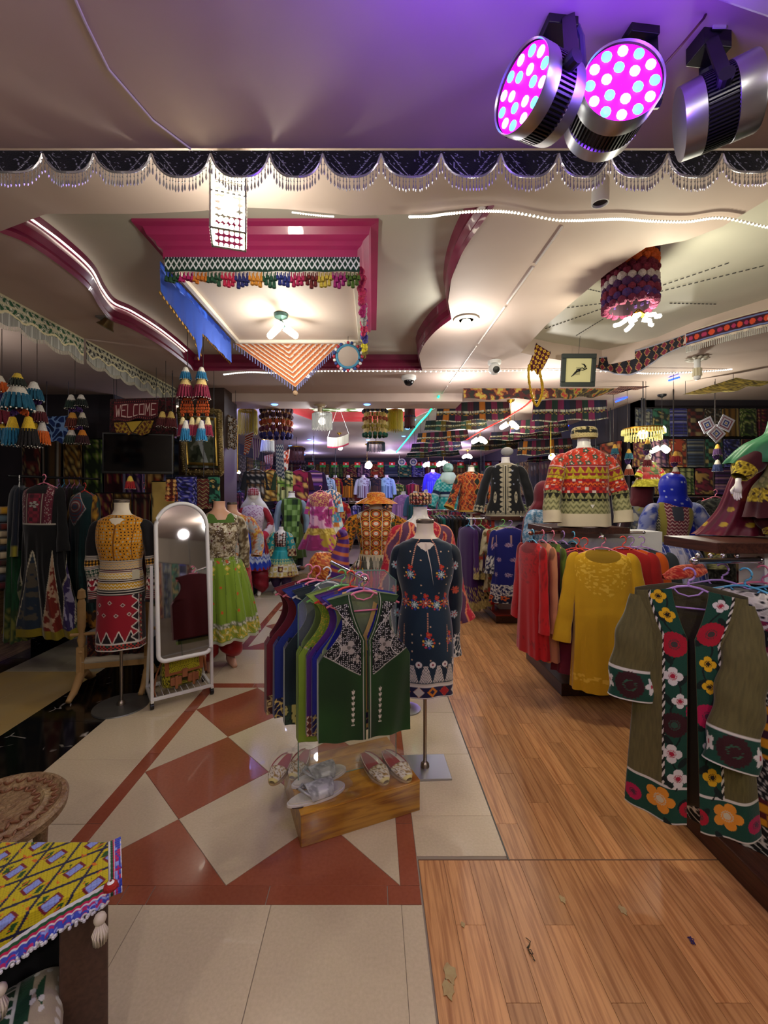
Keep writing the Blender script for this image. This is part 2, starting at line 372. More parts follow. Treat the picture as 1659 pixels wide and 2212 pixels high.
# dropped coffer box with magenta crown
MAG = mat('magenta_crown', '#aa2c62', .38, noise=.5, nscale=5, h2='#86204e', coat=.25)
xa, xb, ya, yb = -1.11, -.08, 2.22, 3.42
prof = [(0, 0, ZC), (0, 0, ZC+.05), (.02, .02, ZC+.06), (.03, .02, ZC+.085), (.06, .05, ZC+.10), (.07, .07, ZC+.13), (.11, .10, ZC+.135), (.11, .10, ZR)]
vs = []; fs = []; k = len(prof)
for (sx, sy, x, y) in [(-1, -1, xa, ya), (1, -1, xb, ya), (1, 1, xb, yb), (-1, 1, xa, yb)]:
    for ox, oy, z in prof: vs.append((x+sx*ox, y+sy*oy, z))
for i in range(4):
    for j in range(k-1): fs.append((i*k+j, ((i+1) % 4)*k+j, ((i+1) % 4)*k+j+1, i*k+j+1))
b = MB(); b.add(vs, fs); struct(b.build('trim_8', MAG))
b = MB()
b.box(((xa+xb)/2, (ya+yb)/2, ZC+.02), (xb-xa-.004, yb-ya-.004, .03)); struct(b.build('ceiling_coffer', mat('coffer_panel', '#cdbcb0', .6, noise=.2, nscale=3, h2='#b9a698')))
b = MB(); f_ = .03
for c, d in [(((xa+xb)/2, ya+.02), (xb-xa, f_)), (((xa+xb)/2, yb-.02), (xb-xa, f_)), ((xa+.02, (ya+yb)/2), (f_, yb-ya-.07)), ((xb-.02, (ya+yb)/2), (f_, yb-ya-.07))]:
    b.box((c[0], c[1], ZC-.003), (d[0], d[1], .03))
struct(b.build('trim_9', mat('cream_border', '#e2d8c8', .5), bevel=.004))
# skylight recess with its leaf print
b = MB(); ribs = ribbon('trim_10', sky0, ZC-.02, ZR, mat('red_frame', '#a02a30', .4), 1, closed=True, rib=True); struct(ribs)
def leafpat(im, U, V, S, T):
    fill(im, np.ones(U.shape, bool), 'noise', ['#dfe8d8', '#5f8a3c', '#eef4ee', '#2f5a24'], S, T, .09)
LIT = bpy.data.materials.new('lit_leaf_print'); LIT.use_nodes = True; nt = LIT.node_tree
at = nt.nodes.new('ShaderNodeAttribute'); at.attribute_name = 'Col'
nt.links.new(at.outputs['Color'], nt.nodes['Principled BSDF'].inputs['Base Color']); nt.links.new(at.outputs['Color'], nt.nodes['Principled BSDF'].inputs['Emission Color'])
nt.nodes['Principled BSDF'].inputs['Emission Strength'].default_value = .5
o = sheet('skylight_panel', lambda U, V: (-1.3+2.2*U, 5.78+1.2*V, 0*U+2.99), leafpat, 2.2, 1.2, 110, 60, LIT, thick=0)
tag(o, 'lit skylight panel printed with green leaves inside a red frame in the hall ceiling', 'skylight')
# walls
WD = mat('shop_wall', '#1b1720', .8, noise=.5, nscale=6, h2='#2a1d22')
for n_, c, d in [('wall_left', (-5.1, 2, 1.5), (.2, 9.5, 3)), ('wall_right', (5.5, 2, 1.5), (.2, 9.5, 3)), ('wall_front', (.2, -2.55, 1.5), (10.9, .1, 3)),
                 ('wall_back', (.2, 14.1, 1.5), (10.9, .2, 3)), ('wall_hall_left', (-3.3, 9.7, 1.5), (.2, 9, 3)), ('wall_hall_right', (3.6, 9.8, 1.5), (.2, 8.6, 3)),
                 ('wall_alcove', (-4.2, 5.3, 1.5), (2.0, .2, 3)), ('wall_side', (4.5, 5.6, 1.5), (2.0, .2, 3))]:
    b = MB(); b.box(c, d); struct(b.build(n_, WD if n_ not in ('wall_front',) else mat('rear_wall', '#8d8071', .8)))
b = MB(); b.box((-1.99, 5.10, 1.5), (.53, .45, 3)); struct(b.build('column_1', mat('dark_column', '#2c1a14', .45)))

# =====================================================================  FLOOR
b = MB(); b.box((.2, 5.8, -.053), (10.9, 16.6, .1)); FLOOR = struct(b.build('floor', mat('grout', '#8c7f70', .8)))
def tilemat(key, h, h2, rough, nz, sc, coat=0): return mat(key, h, rough, noise=nz, nscale=sc, h2=h2, coat=coat, spec=.6)
CREAM = [tilemat('cream_tile_%d' % i, h, '#b0a084', .17, .45, 90, .2) for i, h in enumerate(['#d0c0a4', '#ccbca0', '#d4c4a8'])]
RED = [tilemat('red_tile_%d' % i, h, '#7c3826', .15, .4, 70, .2) for i, h in enumerate(['#98563e', '#8f5039'])]
BLK = tilemat('black_marble', '#0a0909', '#0d0c0c', .1, .1, 3)
nt = BLK.node_tree; bs = nt.nodes['Principled BSDF']
tc = nt.nodes.new('ShaderNodeTexCoord'); vo = nt.nodes.new('ShaderNodeTexVoronoi'); vo.feature = 'DISTANCE_TO_EDGE'; vo.inputs['Scale'].default_value = 4.2
n1 = nt.nodes.new('ShaderNodeTexNoise'); n1.inputs['Scale'].default_value = 3; va = nt.nodes.new('ShaderNodeMix'); va.data_type = 'VECTOR'; va.inputs[0].default_value = .35
nt.links.new(tc.outputs['Object'], n1.inputs['Vector']); nt.links.new(tc.outputs['Object'], va.inputs[4]); nt.links.new(n1.outputs['Color'], va.inputs[5]); nt.links.new(va.outputs[1], vo.inputs['Vector'])
r1 = nt.nodes.new('ShaderNodeMapRange'); r1.inputs[1].default_value = .018; r1.inputs[2].default_value = .0; nt.links.new(vo.outputs['Distance'], r1.inputs[0])
n3 = nt.nodes.new('ShaderNodeTexNoise'); n3.inputs['Scale'].default_value = 7; nt.links.new(tc.outputs['Object'], n3.inputs['Vector'])
r2 = nt.nodes.new('ShaderNodeMapRange'); r2.inputs[1].default_value = .56; r2.inputs[2].default_value = .66; nt.links.new(n3.outputs['Fac'], r2.inputs[0])
mu = nt.nodes.new('ShaderNodeMath'); mu.operation = 'MULTIPLY'; nt.links.new(r1.outputs[0], mu.inputs[0]); nt.links.new(r2.outputs[0], mu.inputs[1])
mx = nt.nodes.new('ShaderNodeMix'); mx.data_type = 'RGBA'; mx.inputs[6].default_value = c4('#0b0a0a'); mx.inputs[7].default_value = c4('#b8b0a8')
nt.links.new(mu.outputs[0], mx.inputs[0]); nt.links.new(mx.outputs[2], bs.inputs['Base Color'])
MARB = [tilemat('yellow_marble_%d' % i, h, h2, .2, .8, 3, .1) for i, (h, h2) in enumerate([('#9c8c66', '#b7ad94'), ('#a9a190', '#8d8570'), ('#b09458', '#a08e6c')])]
def clip(poly, x0, y0, x1, y1):
    for ax, lim, sg in ((0, x0, 1), (0, x1, -1), (1, y0, 1), (1, y1, -1)):
        out = []
        for i, p in enumerate(poly):
            q = poly[(i+1) % len(poly)]; a = (p[ax]-lim)*sg; c = (q[ax]-lim)*sg
            if a >= -1e-9: out.append(p)
            if (a > 1e-9 and c < -1e-9) or (a < -1e-9 and c > 1e-9): t = a/(a-c); out.append((p[0]+t*(q[0]-p[0]), p[1]+t*(q[1]-p[1])))
        poly = out
        if len(poly) < 3: return []
    return poly
def tile(poly, m, name='tile', gap=.0012, h=.006):
    if len(poly) < 3: return
    cx = sum(p[0] for p in poly)/len(poly); cy = sum(p[1] for p in poly)/len(poly)
    A = abs(sum(poly[i][0]*poly[(i+1) % len(poly)][1]-poly[(i+1) % len(poly)][0]*poly[i][1] for i in range(len(poly))))/2
    if A < .0015: return
    rr = max(math.hypot(p[0]-cx, p[1]-cy) for p in poly); s = 1-gap/rr*1.6
    q = [(cx+(p[0]-cx)*s, cy+(p[1]-cy)*s) for p in poly]; n = len(q); e = .0015
    vs = [(x, y, -h) for x, y in q]+[(x, y, -e*.4) for x, y in q]+[(cx+(x-cx)*(1-e/rr), cy+(y-cy)*(1-e/rr), 0) for x, y in q]
    fs = [(i, (i+1) % n, n+(i+1) % n, n+i) for i in range(n)]+[(n+i, n+(i+1) % n, 2*n+(i+1) % n, 2*n+i) for i in range(n)]+[tuple(range(2*n, 3*n))]
    mb = MB(); mb.add(vs, fs); return mb.build(name, m, FLOOR)
def rect(x0, y0, x1, y1): return [(x0, y0), (x1, y0), (x1, y1), (x0, y1)]
XL, XR, hd = -1.317, .113, .3575
for bi, Y0 in enumerate((1.72, 4.43, 7.14)):
    Y1 = Y0+1.77
    for i in range(0, 5):
        for j in range(0, 6):
            if (i+j) % 2 == 0: continue
            cx, cy = XL+hd*i, Y0+.3535*j
            red = (i % 2 == 1)
            p = [(cx-hd, cy), (cx, cy-.3535), (cx+hd, cy), (cx, cy+.3535)]
            tile(clip(p, XL, Y0, XR, Y1), R.choice(RED if red else CREAM))
    w_ = .08
    y = Y0-w_
    xs = [XL-w_, -1.0, -.89, -.42, .06, XR+w_]
    for a, c in zip(xs, xs[1:]): tile(rect(a, Y0-w_, c, Y0), R.choice(RED))
    for a, c in zip(xs, xs[1:]): tile(rect(a, Y1, c, Y1+w_), R.choice(RED))
    ys = [Y0, 2.045+(Y0-1.72), 2.6+(Y0-1.72), 3.1+(Y0-1.72), Y1]
    for a, c in zip(ys, ys[1:]):
        tile(rect(XL-w_, a, XL, c), R.choice(RED)); tile(rect(XR, a, XR+w_, c), R.choice(RED))
    # the field between this block and the next
    Y2 = Y0+2.71-w_; ys = [Y1+w_, Y1+w_+.42, Y2]
    for a, c in zip(ys, ys[1:]):
        for xa_, xb_ in zip([-1.397, -.897, -.397, .113], [-.897, -.397, .113, .193]): tile(rect(xa_, a, xb_, c), R.choice(CREAM))
for xa_, xb_ in zip([-1.397, -.897, -.397, .113], [-.897, -.397, .113, .193]):
    tile(rect(xa_, 1.14, xb_, 1.64), R.choice(CREAM)); tile(rect(xa_, .64, xb_, 1.14), R.choice(CREAM))
y = .55
while y < 9.4:
    tile(rect(-1.908, y, -1.397, y+.497), R.choice(CREAM)); y += .497
y = 1.86
for y2 in [2.095+.5*k for k in range(16)]:
    tile(rect(.193, y, .598, y2), R.choice(CREAM)); y = y2
tile(rect(-1.908, 9.4, .598, 14), CREAM[0])
y = .69
while y < 9:
    tile(rect(-2.48, y, -1.908, y+.57), BLK); tile(rect(-3.92, y, -3.35, y+.57), BLK); y += .57
y = 1.2; k = 0
while y < 9:
    for j, x in enumerate((-3.35, -2.915)): tile(rect(x, y, x+.435, y+.87), MARB[(k*2+j*3+(k//2)) % 3])
    y += .87; k += 1
tile(rect(-5, .6, -3.92, 9), BLK)
def woodmat(key, h, h2):
    if key in _M: return _M[key]
    m = bpy.data.materials.new(key); m.use_nodes = True; nt = m.node_tree; b_ = nt.nodes['Principled BSDF']
    tc = nt.nodes.new('ShaderNodeTexCoord'); mp = nt.nodes.new('ShaderNodeMapping'); mp.inputs['Scale'].default_value = (60, 3, 60)
    oi = nt.nodes.new('ShaderNodeObjectInfo'); n = nt.nodes.new('ShaderNodeTexNoise'); n.inputs['Scale'].default_value = 1.3; n.inputs['Detail'].default_value = 5; n.inputs['Distortion'].default_value = .6
    nt.links.new(tc.outputs['Object'], mp.inputs['Vector']); nt.links.new(mp.outputs[0], n.inputs['Vector'])
    cr = nt.nodes.new('ShaderNodeValToRGB'); cr.color_ramp.elements[0].position = .33; cr.color_ramp.elements[0].color = c4(h2); cr.color_ramp.elements[1].position = .62; cr.color_ramp.elements[1].color = c4(h)
    nt.links.new(n.outputs['Fac'], cr.inputs[0])
    hs = nt.nodes.new('ShaderNodeHueSaturation'); mr = nt.nodes.new('ShaderNodeMapRange'); mr.inputs[3].default_value = .72; mr.inputs[4].default_value = 1.12
    nt.links.new(oi.outputs['Random'], mr.inputs[0]); nt.links.new(mr.outputs[0], hs.inputs['Value']); nt.links.new(cr.outputs[0], hs.inputs['Color'])
    nt.links.new(hs.outputs[0], b_.inputs['Base Color']); b_.inputs['Roughness'].default_value = .34; b_.inputs['Specular IOR Level'].default_value = .4
    _M[key] = m; return m
OAK = woodmat('laminate_oak', '#ce9660', '#a0683c')
def plank(x0, y0, x1, y1):
    cx, cy = (x0+x1)/2, (y0+y1)/2; L = y1-y0
    key = ('plank', round(x1-x0, 3), round(L, 3))
    if key not in _M:
        mb = MB(); mb.box((0, 0, -.002), (x1-x0-.0014, L-.0014, .008)); me = mb.build('plank', OAK, FLOOR); _M[key] = me.data; o = me
    else: o = link('plank', _M[key], FLOOR)
    o.location = (cx, cy, 0); return o
x = .2; k = 0
while x < 2.6:
    ys = [.9+.24*((k*5) % 3)-.3, 1.5+.24*((k*5) % 3)-.42, 1.838]
    if ys[2]-ys[1] < .1: ys[1] -= .25
    for a, c in zip(ys, ys[1:]): plank(x, round(a, 2), x+.11, round(c, 3))
    x += .11; k += 1
x = .6; k = 0
while x < 3.45:
    off = (k*.37) % .6; y = 1.84
    while y < (9 if x < 1.55 else 5.8):
        y2 = min(y+(.62 if y > 1.9 else .2+off), 9); plank(round(x, 3), y, round(x+.105, 3), y2); y = y2
    x += .105; k += 1
b = MB(); b.box((2.0, 11.5, -.001), (2.8, 5, .008)); o = b.build('vinyl_sheet', OAK, FLOOR)
b = MB(); b.box((2.52, 7.4, -.001), (1.9, 3.2, .008)); o = b.build('vinyl_sheet', OAK, FLOOR)
for u, v, r_ in ((972, 2105, .022), (968, 2140, .02), (1215, 1945, .012), (1345, 1968, .014), (1000, 2000, .008)):
    g = G(u, v); struct_ = MB().prism([(g.x+r_*(1+.25*math.sin(k*2.3))*math.cos(k*.42)*.9, g.y+r_*(1+.3*math.sin(k*1.7))*math.sin(k*.42)*1.3) for k in range(15)], .0045, .0052).build('worn_patch', mat('worn_vinyl', '#b0a070', .8, noise=.6, nscale=60, h2='#a07a50'), FLOOR)
# worn edge strip beside the near vinyl sheet, aluminium strip by the far one
b = MB(); b.box((.597, 3.0, .001), (.006, 2.33, .004)); struct(b.build('trim_11', mat('edge_strip', '#4d4a44', .5)))
b = MB(); b.box((1.3, 1.839, .0015), (2.2, .006, .002)); struct(b.build('trim_12', mat('joint_line', '#6a4c36', .7)))

# =====================================================================  LIGHTS AND CEILING DECORATION
BLACK = mat('black_metal', '#0c0c10', .4); CHROME = mat('chrome', '#d5d6da', .16, 1); STEEL = mat('brushed_steel', '#b4b6ba', .32, 1)
GOLD = mat('gold', '#c59a3a', .3, 1); WPL = mat('white_plastic', '#e6e6e4', .4)
def glow(key, h, e): return mat(key, h, .5, emit=e)
BULB = glow('bulb_glow', '#fff6dc', 9); COOL = glow('cool_glow', '#e6f0ff', 12)
def aim(a, b): return (Vector(b)-Vector(a)).to_track_quat('Z', 'Y').to_matrix().to_4x4()
def stage_light(label, face, axis, r, L, lit, anchor, armside):
    t = thing('stage_light', label, 'stage light', face); ax = Vector(axis).normalized(); M = ax.to_track_quat('Z', 'Y').to_matrix().to_4x4()
    o = Vector((0, 0, 0))
    MB().lathe([(r*.97, .004), (r, 0), (r*1.02, .004), (r*1.02, L*.32), (r*.98, L*.33)], 48, M=M).build('front_ring', STEEL, t, .6)
    b = MB().lathe([(r*.93, L*.3), (r*.93, L*.72)], 48, M=M)
    for k in range(60):
        a = 2*pi*k/60; T = M @ Matrix.Rotation(a, 4, 'Z'); b.box((0, 0, 0), (.010, .0035, L*.40), T @ Matrix.Translation((r*.945, 0, L*.51)))
    b.build('cooling_fins', mat('black_fins', '#101018', .3), t)
    MB().lathe([(r*.93, L*.7), (r*1.0, L*.72), (r*.97, L), (r*.2, L*1.02), (.0005, L*1.02)], 48, M=M).build('rear_housing', STEEL, t, .6)
    if lit:
        fp = MB().lathe([(.0005, .012), (r*.97, .010)], 48, M=M).build('face_plate', glow('magenta_face', '#f010d8', .85), t)
        for ring, n, rr in ((0, 12, .78), (1, 6, .40)):
            for k in range(n):
                a = 2*pi*(k+.3*ring)/n; q = M @ Vector((r*rr*math.cos(a), r*rr*math.sin(a), .008))
                g_ = glow('led_pink', '#ff9ce4', 2.2) if (k+ring) % 2 else glow('led_cyan', '#58c0ff', 2.2)
                MB().ball(q, r*.135, 10, 6, (1, 1, .45), M.to_3x3().to_4x4()).build('led', g_, fp, True)
    A = Vector(anchor)-Vector(face)
    mid = ax*L*.5
    side = ax.cross(Vector((0, 0, 1))).normalized()
    bb = MB()
    for s_ in (-1, 1):
        e = mid+side*s_*(r*1.1); bb.cyl(e-side*s_*.02, e+side*s_*.012, .016, n=12)
        k1 = A+side*s_*.03+Vector((0, 0, -.05)); d = (e-k1); T = Matrix.Translation((k1+e)/2) @ d.to_track_quat('Z', 'X').to_matrix().to_4x4()
        bb.box((0, 0, 0), (.006, .028, d.length), T)
    bb.build('yoke', BLACK, t)
    MB().box(A+Vector((0, 0, -.03)), (.075, .055, .075), rz=.1).box(A+Vector((0, -.0295, -.022)), (.03, .004, .02)).build('clamp', BLACK, t, bevel=.004)
    MB().box(A+Vector((0, -.034, -.022)), (.032, .003, .02)).build('sticker', H('#d8d4d0'), t)
    return t
f1 = P(1122, 190, .92); f2 = P(1348, 172, .95); f3 = P(1632, 198, 1.0)
stage_light('lit purple LED stage light, left of the two glowing ones', f1, (.90, .43, .06), .080, .115, 1, P(1205, 18, 1.03), 0)
stage_light('lit purple LED stage light, middle one of three on the black bar', f2, (.10, 1, .04), .090, .13, 1, P(1378, 36, 1.05), 0)
stage_light('unlit silver stage light turned sideways at the right edge', f3, tuple(P(1490, 262, 1.06)-f3), .082, .15, 0, P(1530, 66, 1.06), 0)
b = MB(); b.cyl(P(1150, 8, 1.06), P(1575, 58, 1.06), .014, n=8); tag(b.build('light_bar', BLACK), 'black mounting bar under the ceiling holding the stage lights', 'bar')
b = MB(); b.tube([P(1228, 0, 1.04), P(1240, 40, 1.03), P(1256, 80, 1.02), P(1262, 160, 1.0)], .007, 6); tag(b.build('cable', mat('wrapped_cable', '#4a3a70', .3)), 'taped power cable hanging between the two lit stage lights', 'cable')
b = MB(); b.tube([P(1545, -10, 1.02), P(1520, 40, 1.0), P(1470, 100, .99), P(1435, 140, 1.0)], .003, 6); tag(b.build('cable', mat('brown_cable', '#4a1c30', .5)), 'thin dark cord running down to the middle stage light', 'cable')
b = MB(); b.tube([cp(150, -30, 2.745)+(2.745,), cp(185, 50, 2.745)+(2.745,), cp(235, 150, 2.745)+(2.745,), cp(330, 260, 2.745)+(2.745,), cp(412, 322, 2.745)+(2.745,)], .0035, 6); tag(b.build('cable', H('#cfc3d2')), 'white cord curving across the near ceiling at upper left', 'cable')

# ---- scalloped valance
VY = 1.40
t = thing('scalloped_valance', 'long black scalloped ceiling valance edged with silver bead fringe', 'valance', (0, VY, 2.75))
peaks = [-45, 93, 203, 327, 455, 582, 697, 823, 953, 1082, 1207, 1317, 1442, 1560, 1690]
def valpat(im, U, V, S, T):
    put(im, U > -1, '#060610'); n = vnoise(S*60, T*60, 3); put(im, abs(n-.5) < .012, '#8a88a0', .5)
    for k in range(7):
        a = k*.7-2.1; d = abs((S*math.cos(a)+ (T-.1)*math.sin(a))); put(im, (d < .0008) & (T > .02) & (abs(S) < .07), '#b0aec0', .4)
silver = mat('silver_beads', '#b9b7b8', .25, .7)
for i, (a, c) in enumerate(zip(peaks, peaks[1:])):
    x0, x1 = X(a, VY), X(c, VY); bot = 2.75-Z(386 if 2 < i < 13 else 376, VY)
    def fn(U, V, x0=x0, x1=x1, bot=bot):
        dr = .012+(bot-.012)*np.sin(pi*U)**.62; return x0+(x1-x0)*U, .006*np.sin(pi*U*3)*V, -dr*V
    sheet('scallop_panel', fn, valpat, x1-x0, bot, 60, 40, COTTON, t, .003)
    b = MB()
    n = 18
    for k in range(n):
        U = (k+.5)/n; x = x0+(x1-x0)*U; z = -(.012+(bot-.012)*math.sin(pi*U)**.62); L = .045+.006*R.random(); y = .006*math.sin(pi*U*3)
        x += (R.random()-.5)*.004
        b.tube([(x, y, z), (x, y, z-L*.5)], .0012, 4)
        b.lathe([(.0005, -L), (.0035, -L*.85), (.0025, -L*.6), (.0005, -L*.45)], 5, (x, y, z)); b.ball((x, y, z-L*.3), .0028, 5, 4)
    b.tube([(x0+(x1-x0)*U, .006*math.sin(pi*U*3)-.002, -(.012+(bot-.012)*max(0, math.sin(pi*U))**.62)) for U in [j/16 for j in range(17)]], .004, 5)
    tag(b.build('bead_fringe', silver, t), kind='stuff')
# ---- crystal lantern
t = thing('crystal_lantern', 'lit square crystal lantern hanging behind the black valance', 'lantern', (X(494, 1.50), 1.50, 2.79), rz=.3, s=1.1)
b = MB()
for sx in (-1, 1):
    for sy in (-1, 1): b.cyl((sx*.052, sy*.052, -.03), (sx*.052, sy*.052, -.25), .004, n=6)
for z in (-.03, -.135, -.25):
    for s in (-1, 1): b.cyl((-.055, s*.052, z), (.055, s*.052, z), .0035, n=6); b.cyl((s*.052, -.055, z), (s*.052, .055, z), .0035, n=6)
b.build('frame', CHROME, t)
b = MB(); CR = mat('lit_crystal', '#fff7d8', .1, emit=3.2)
for k in range(6):
    for j in range(10):
        for s in (-1, 1):
            q = -.042+.0168*k; z = -.045-.022*j
            for c in ((q, s*.05, z), (s*.05, q, z)): b.ball(c, .0075, 6, 4)
tag(b.build('crystals', CR, t), kind='stuff')
MB().cyl((0, 0, .055), (0, 0, -.03), .035, n=20).build('ceiling_plate', CHROME, t); MB().ball((0, 0, -.14), .028, 12, 8).build('bulb', BULB, t, True)
# ---- led ropes
def rope(label, pts, h, e, r=.005, beads=0, n=60, name='led_strip'):
    q = [Vector(p) for p in interp([tuple(p) for p in pts], n)]
    o = MB().tube(q, r, 6).build(name, glow('rope_'+h[1:], h, e*(.12 if beads else 1)), smooth=True); tag(o, label, 'LED strip')
    if beads:
        b = MB(); L = [Vector(p) for p in interp([tuple(p) for p in pts], beads)]
        for p in L: b.ball(p+Vector((0, 0, -r*.6)), r*1.35, 6, 4)
        tag(b.build('bulbs', glow('ropebulb_'+h[1:], h, e*4), o), kind='stuff')
rope('lit white LED strip following the left wavy burgundy molding', [Vector((x+.016, y, ZR-.028)) for x, y in left_curve[2:-1]], '#fff4e4', 1.2, .0045, 220, 120)
rope('lit white LED rope sagging across the ceiling under the black valance', [G(u, v, ZC-.015) for u, v in [(885, 467), (930, 466), (965, 461), (1040, 455), (1110, 458), (1210, 475), (1280, 474), (1340, 472), (1400, 476), (1480, 478), (1560, 470), (1659, 490), (1720, 498)]], '#f2ecd8', .8, .0045, 150, 120)
rope('thin lit LED rope running level across the ceiling behind the coffer', [P(u, v, 4.15) for u, v in [(484, 808), (540, 803), (600, 805), (700, 801), (830, 801), (1000, 802), (1140, 800), (1330, 802), (1400, 806), (1500, 803), (1580, 797)]], '#f5f0e6', .9, .006, 160, 90)
rope('short row of tiny lights along the recess edge at top centre', [G(u, v, ZC-.01) for u, v in [(632, 458), (680, 464), (720, 467)]], '#f5f0e6', .8, .003, 20, 20)
rope('green neon rope slanting down the hall ceiling', [P(948, 856, 5.1), P(925, 893, 5.9), P(905, 915, 6.6), P(880, 948, 8), P(856, 977, 9.8)], '#18e0a0', 2.2, .014, 0)
rope('red neon rope slanting up the ceiling toward the gold necklace', [P(1008, 950, 7), P(1050, 925, 6.2), P(1090, 905, 5.6), P(1130, 880, 5.0), P(1148, 864, 4.7)], '#e03028', 1.2, .009, 0)
for i_, (a, c) in enumerate((((1250, 918), (1275, 910)), ((1205, 925), (1245, 915)), ((1330, 868), (1355, 858)), ((1445, 822), (1467, 815)), ((1160, 940), (1175, 934)), ((1083, 968), (1092, 963)))):
    Y = F*1.22/(V0-a[1]); o = MB().cyl(P(*a, Y), P(*c, Y*.97), .010, n=6).build('led_tube', glow('blue_led', '#2040ff', 4)); tag(o, 'short blue LED tube, '+['third from the right end of the slanting row', 'fourth from the right end of the slanting row', 'second from the right end of the slanting row', 'rightmost, beside the ribbed bulb lamp', 'fifth from the right end of the slanting row', 'farthest left of the slanting row'][i_], 'LED tube', 'blue LED tubes on the right ceiling')
# ---- multi bulb lamps
def bulb_lamp(label, u, v, Y,  spread=.07, n=3, size=.03, stem=.12, top=None, on=True, base=GOLD, L=.085, cat='lamp'):
    top = top or ZC; c = P(u, v, Y); t = thing('ceiling_lamp', label, cat, (c.x, c.y, top))
    d = c.z-top
    MB().lathe([(.0005, 0), (.05, 0), (.045, -.02), (.015, -.035), (.004, -.045), (.004, d+.06), (.016, d+.055), (.018, d+.03), (.0005, d+.03)], 20).build('lamp_base', base, t, .8)
    for k in range(n):
        a = 2*pi*k/n+.5; e = Vector((math.cos(a), math.sin(a), -.55)).normalized(); p0 = Vector((0, 0, d+.035)); p1 = p0+e*spread*.45
        MB().cyl(p0, p1, .010, n=8).build('arm', base, t)
        bl = MB(); bl.cyl(p1, p1+e*L, size, size*.9, 14); bl.ball(p1+e*L, size*.9, 12, 6)
        bl.build('bulb', BULB if on else WPL, t, True)
bulb_lamp('lit three bulb ceiling lamp under the cream coffer panel', 607, 712, 2.90, .07, 3, .026, base=mat('patina', '#42605c', .4, .6))
bulb_lamp('lit two bulb lamp among striped textiles, right one of a pair', 1103, 917, 5.5, .1, 3, .035); bulb_lamp('lit two bulb lamp among striped textiles, left one of a pair', 1037, 950, 6.8, .1, 3, .04)
bulb_lamp('lit white bulb above the embroidered black coat', 1190, 990, 6.2, .02, 1, .05, L=.03); bulb_lamp('lit lamp above the purple hall corner', 958, 1000, 10.5, .16, 3, .06); bulb_lamp('bright lamp above the orange dress at hall centre', 793, 1006, 10.2, .02, 1, .10, L=.04)
bulb_lamp('lit lamp over the dark jacket racks, right side', 1430, 970, 5.2, .07, 3, .032, base=BLACK); bulb_lamp('small lit bulb below the striped triangular cloth', 663, 818, 4.2, .01, 1, .022, L=.01)
bulb_lamp('lit lamp with fringe behind the ornate picture column', 402, 900, 5.9, .1, 3, .05)
bulb_lamp('pinkish lit lamp near the flags in the far hall', 925, 1003, 12, .1, 3, .06); bulb_lamp('lit lamp high over the far back rail', 1010, 985, 11.5, .1, 3, .05)
bulb_lamp('small white light at the far left of the hall mirror', 513, 1023, 7.5, .02, 1, .03, L=.02); bulb_lamp('white light beside the pale scarves in the far hall', 733, 970, 8.4, .02, 1, .05, L=.02)
# downlight and unlit lamp
c = G(1007, 688, ZC); t = thing('downlight', 'lit round white downlight beside the right wavy molding', 'downlight', c)
MB().lathe([(.0005, 0), (.085, 0), (.088, -.012), (.06, -.02), (.05, -.012)], 28).build('trim_ring', mat('grey_ring', '#9c9288', .4), t, .8); MB().lathe([(.0005, -.075), (.03, -.065), (.04, -.04), (.028, -.012)], 18).build('bulb', BULB, t, True)
c = G(1506, 772, ZC); t = thing('ceiling_lamp', 'unlit ribbed bulb in a leafy white ceiling fitting at right', 'lamp', c)
b = MB()
for k in range(10):
    a = 2*pi*k/10; b.ball((.055*math.cos(a), .055*math.sin(a), -.015), .03, 8, 5, (1.4, .7, .4), Matrix.Rotation(a, 4, 'Z'))
b.build('leaf_rosette', mat('white_plaster', '#c9c3b6', .5), t, True)
MB().cyl((0, 0, 0), (0, 0, -.10), .025, n=14).build('socket', WPL, t); b = MB()
for k in range(8): b.cyl((.026*math.cos(k*pi/4), .026*math.sin(k*pi/4), -.10), (.026*math.cos(k*pi/4), .026*math.sin(k*pi/4), -.17), .011, n=8)
b.build('tube_bulb', mat('bulb_off', '#d8cfb0', .3), t); MB().ball((0, 0, -.18), .028, 12, 8).build('bulb_tip', WPL, t, True)
c = G(222, 684, ZC); t = thing('ceiling_spotlight', 'small unlit swivel spotlight with brass rim on the left ceiling', 'spotlight', c)
MB().box((0, 0, -.006), (.07, .05, .012)).build('base_plate', STEEL, t); MB().lathe([(.0005, .03), (.03, .03), (.045, -.01), (.06, -.03), (.05, -.032), (.0005, -.02)], 20, (0.03, 0, -.05), Matrix.Rotation(.5, 4, 'Y')).build('shade', mat('brass_rim', '#8a7a58', .25, 1), t, .6)
# ---- cameras
c = P(1297, 409, 1.62); t = thing('security_camera', 'white bullet security camera hanging below the black valance', 'camera', (c.x, c.y, ZC))
MB().cyl((0, 0, 0), (0, 0, c.z-ZC+.03), .006, n=8).build('stem', WPL, t)
M = Vector((0, -.05, 1)).normalized().to_track_quat('Z', 'Y').to_matrix().to_4x4(); z0 = c.z-ZC
MB().lathe([(.0005, .05), (.028, .048), (.031, .04), (.031, -.045), (.027, -.045), (.026, -.03)], 24, (0, 0, z0-.01), M).build('housing', WPL, t, .7); MB().lathe([(.0005, -.034), (.027, -.036)], 20, (0, 0, z0-.01), M).build('lens', BLACK, t)
c = P(1068, 782, 3.9); t = thing('security_camera', 'white turret security camera beside the left edge of the patterned strip', 'camera', (c.x, c.y, ZC))
MB().cyl((0, 0, 0), (0, 0, -.03), .06, n=24).build('base_plate', WPL, t); M = Vector((.1, -1, -.4)).normalized().to_track_quat('Z', 'Y').to_matrix().to_4x4()
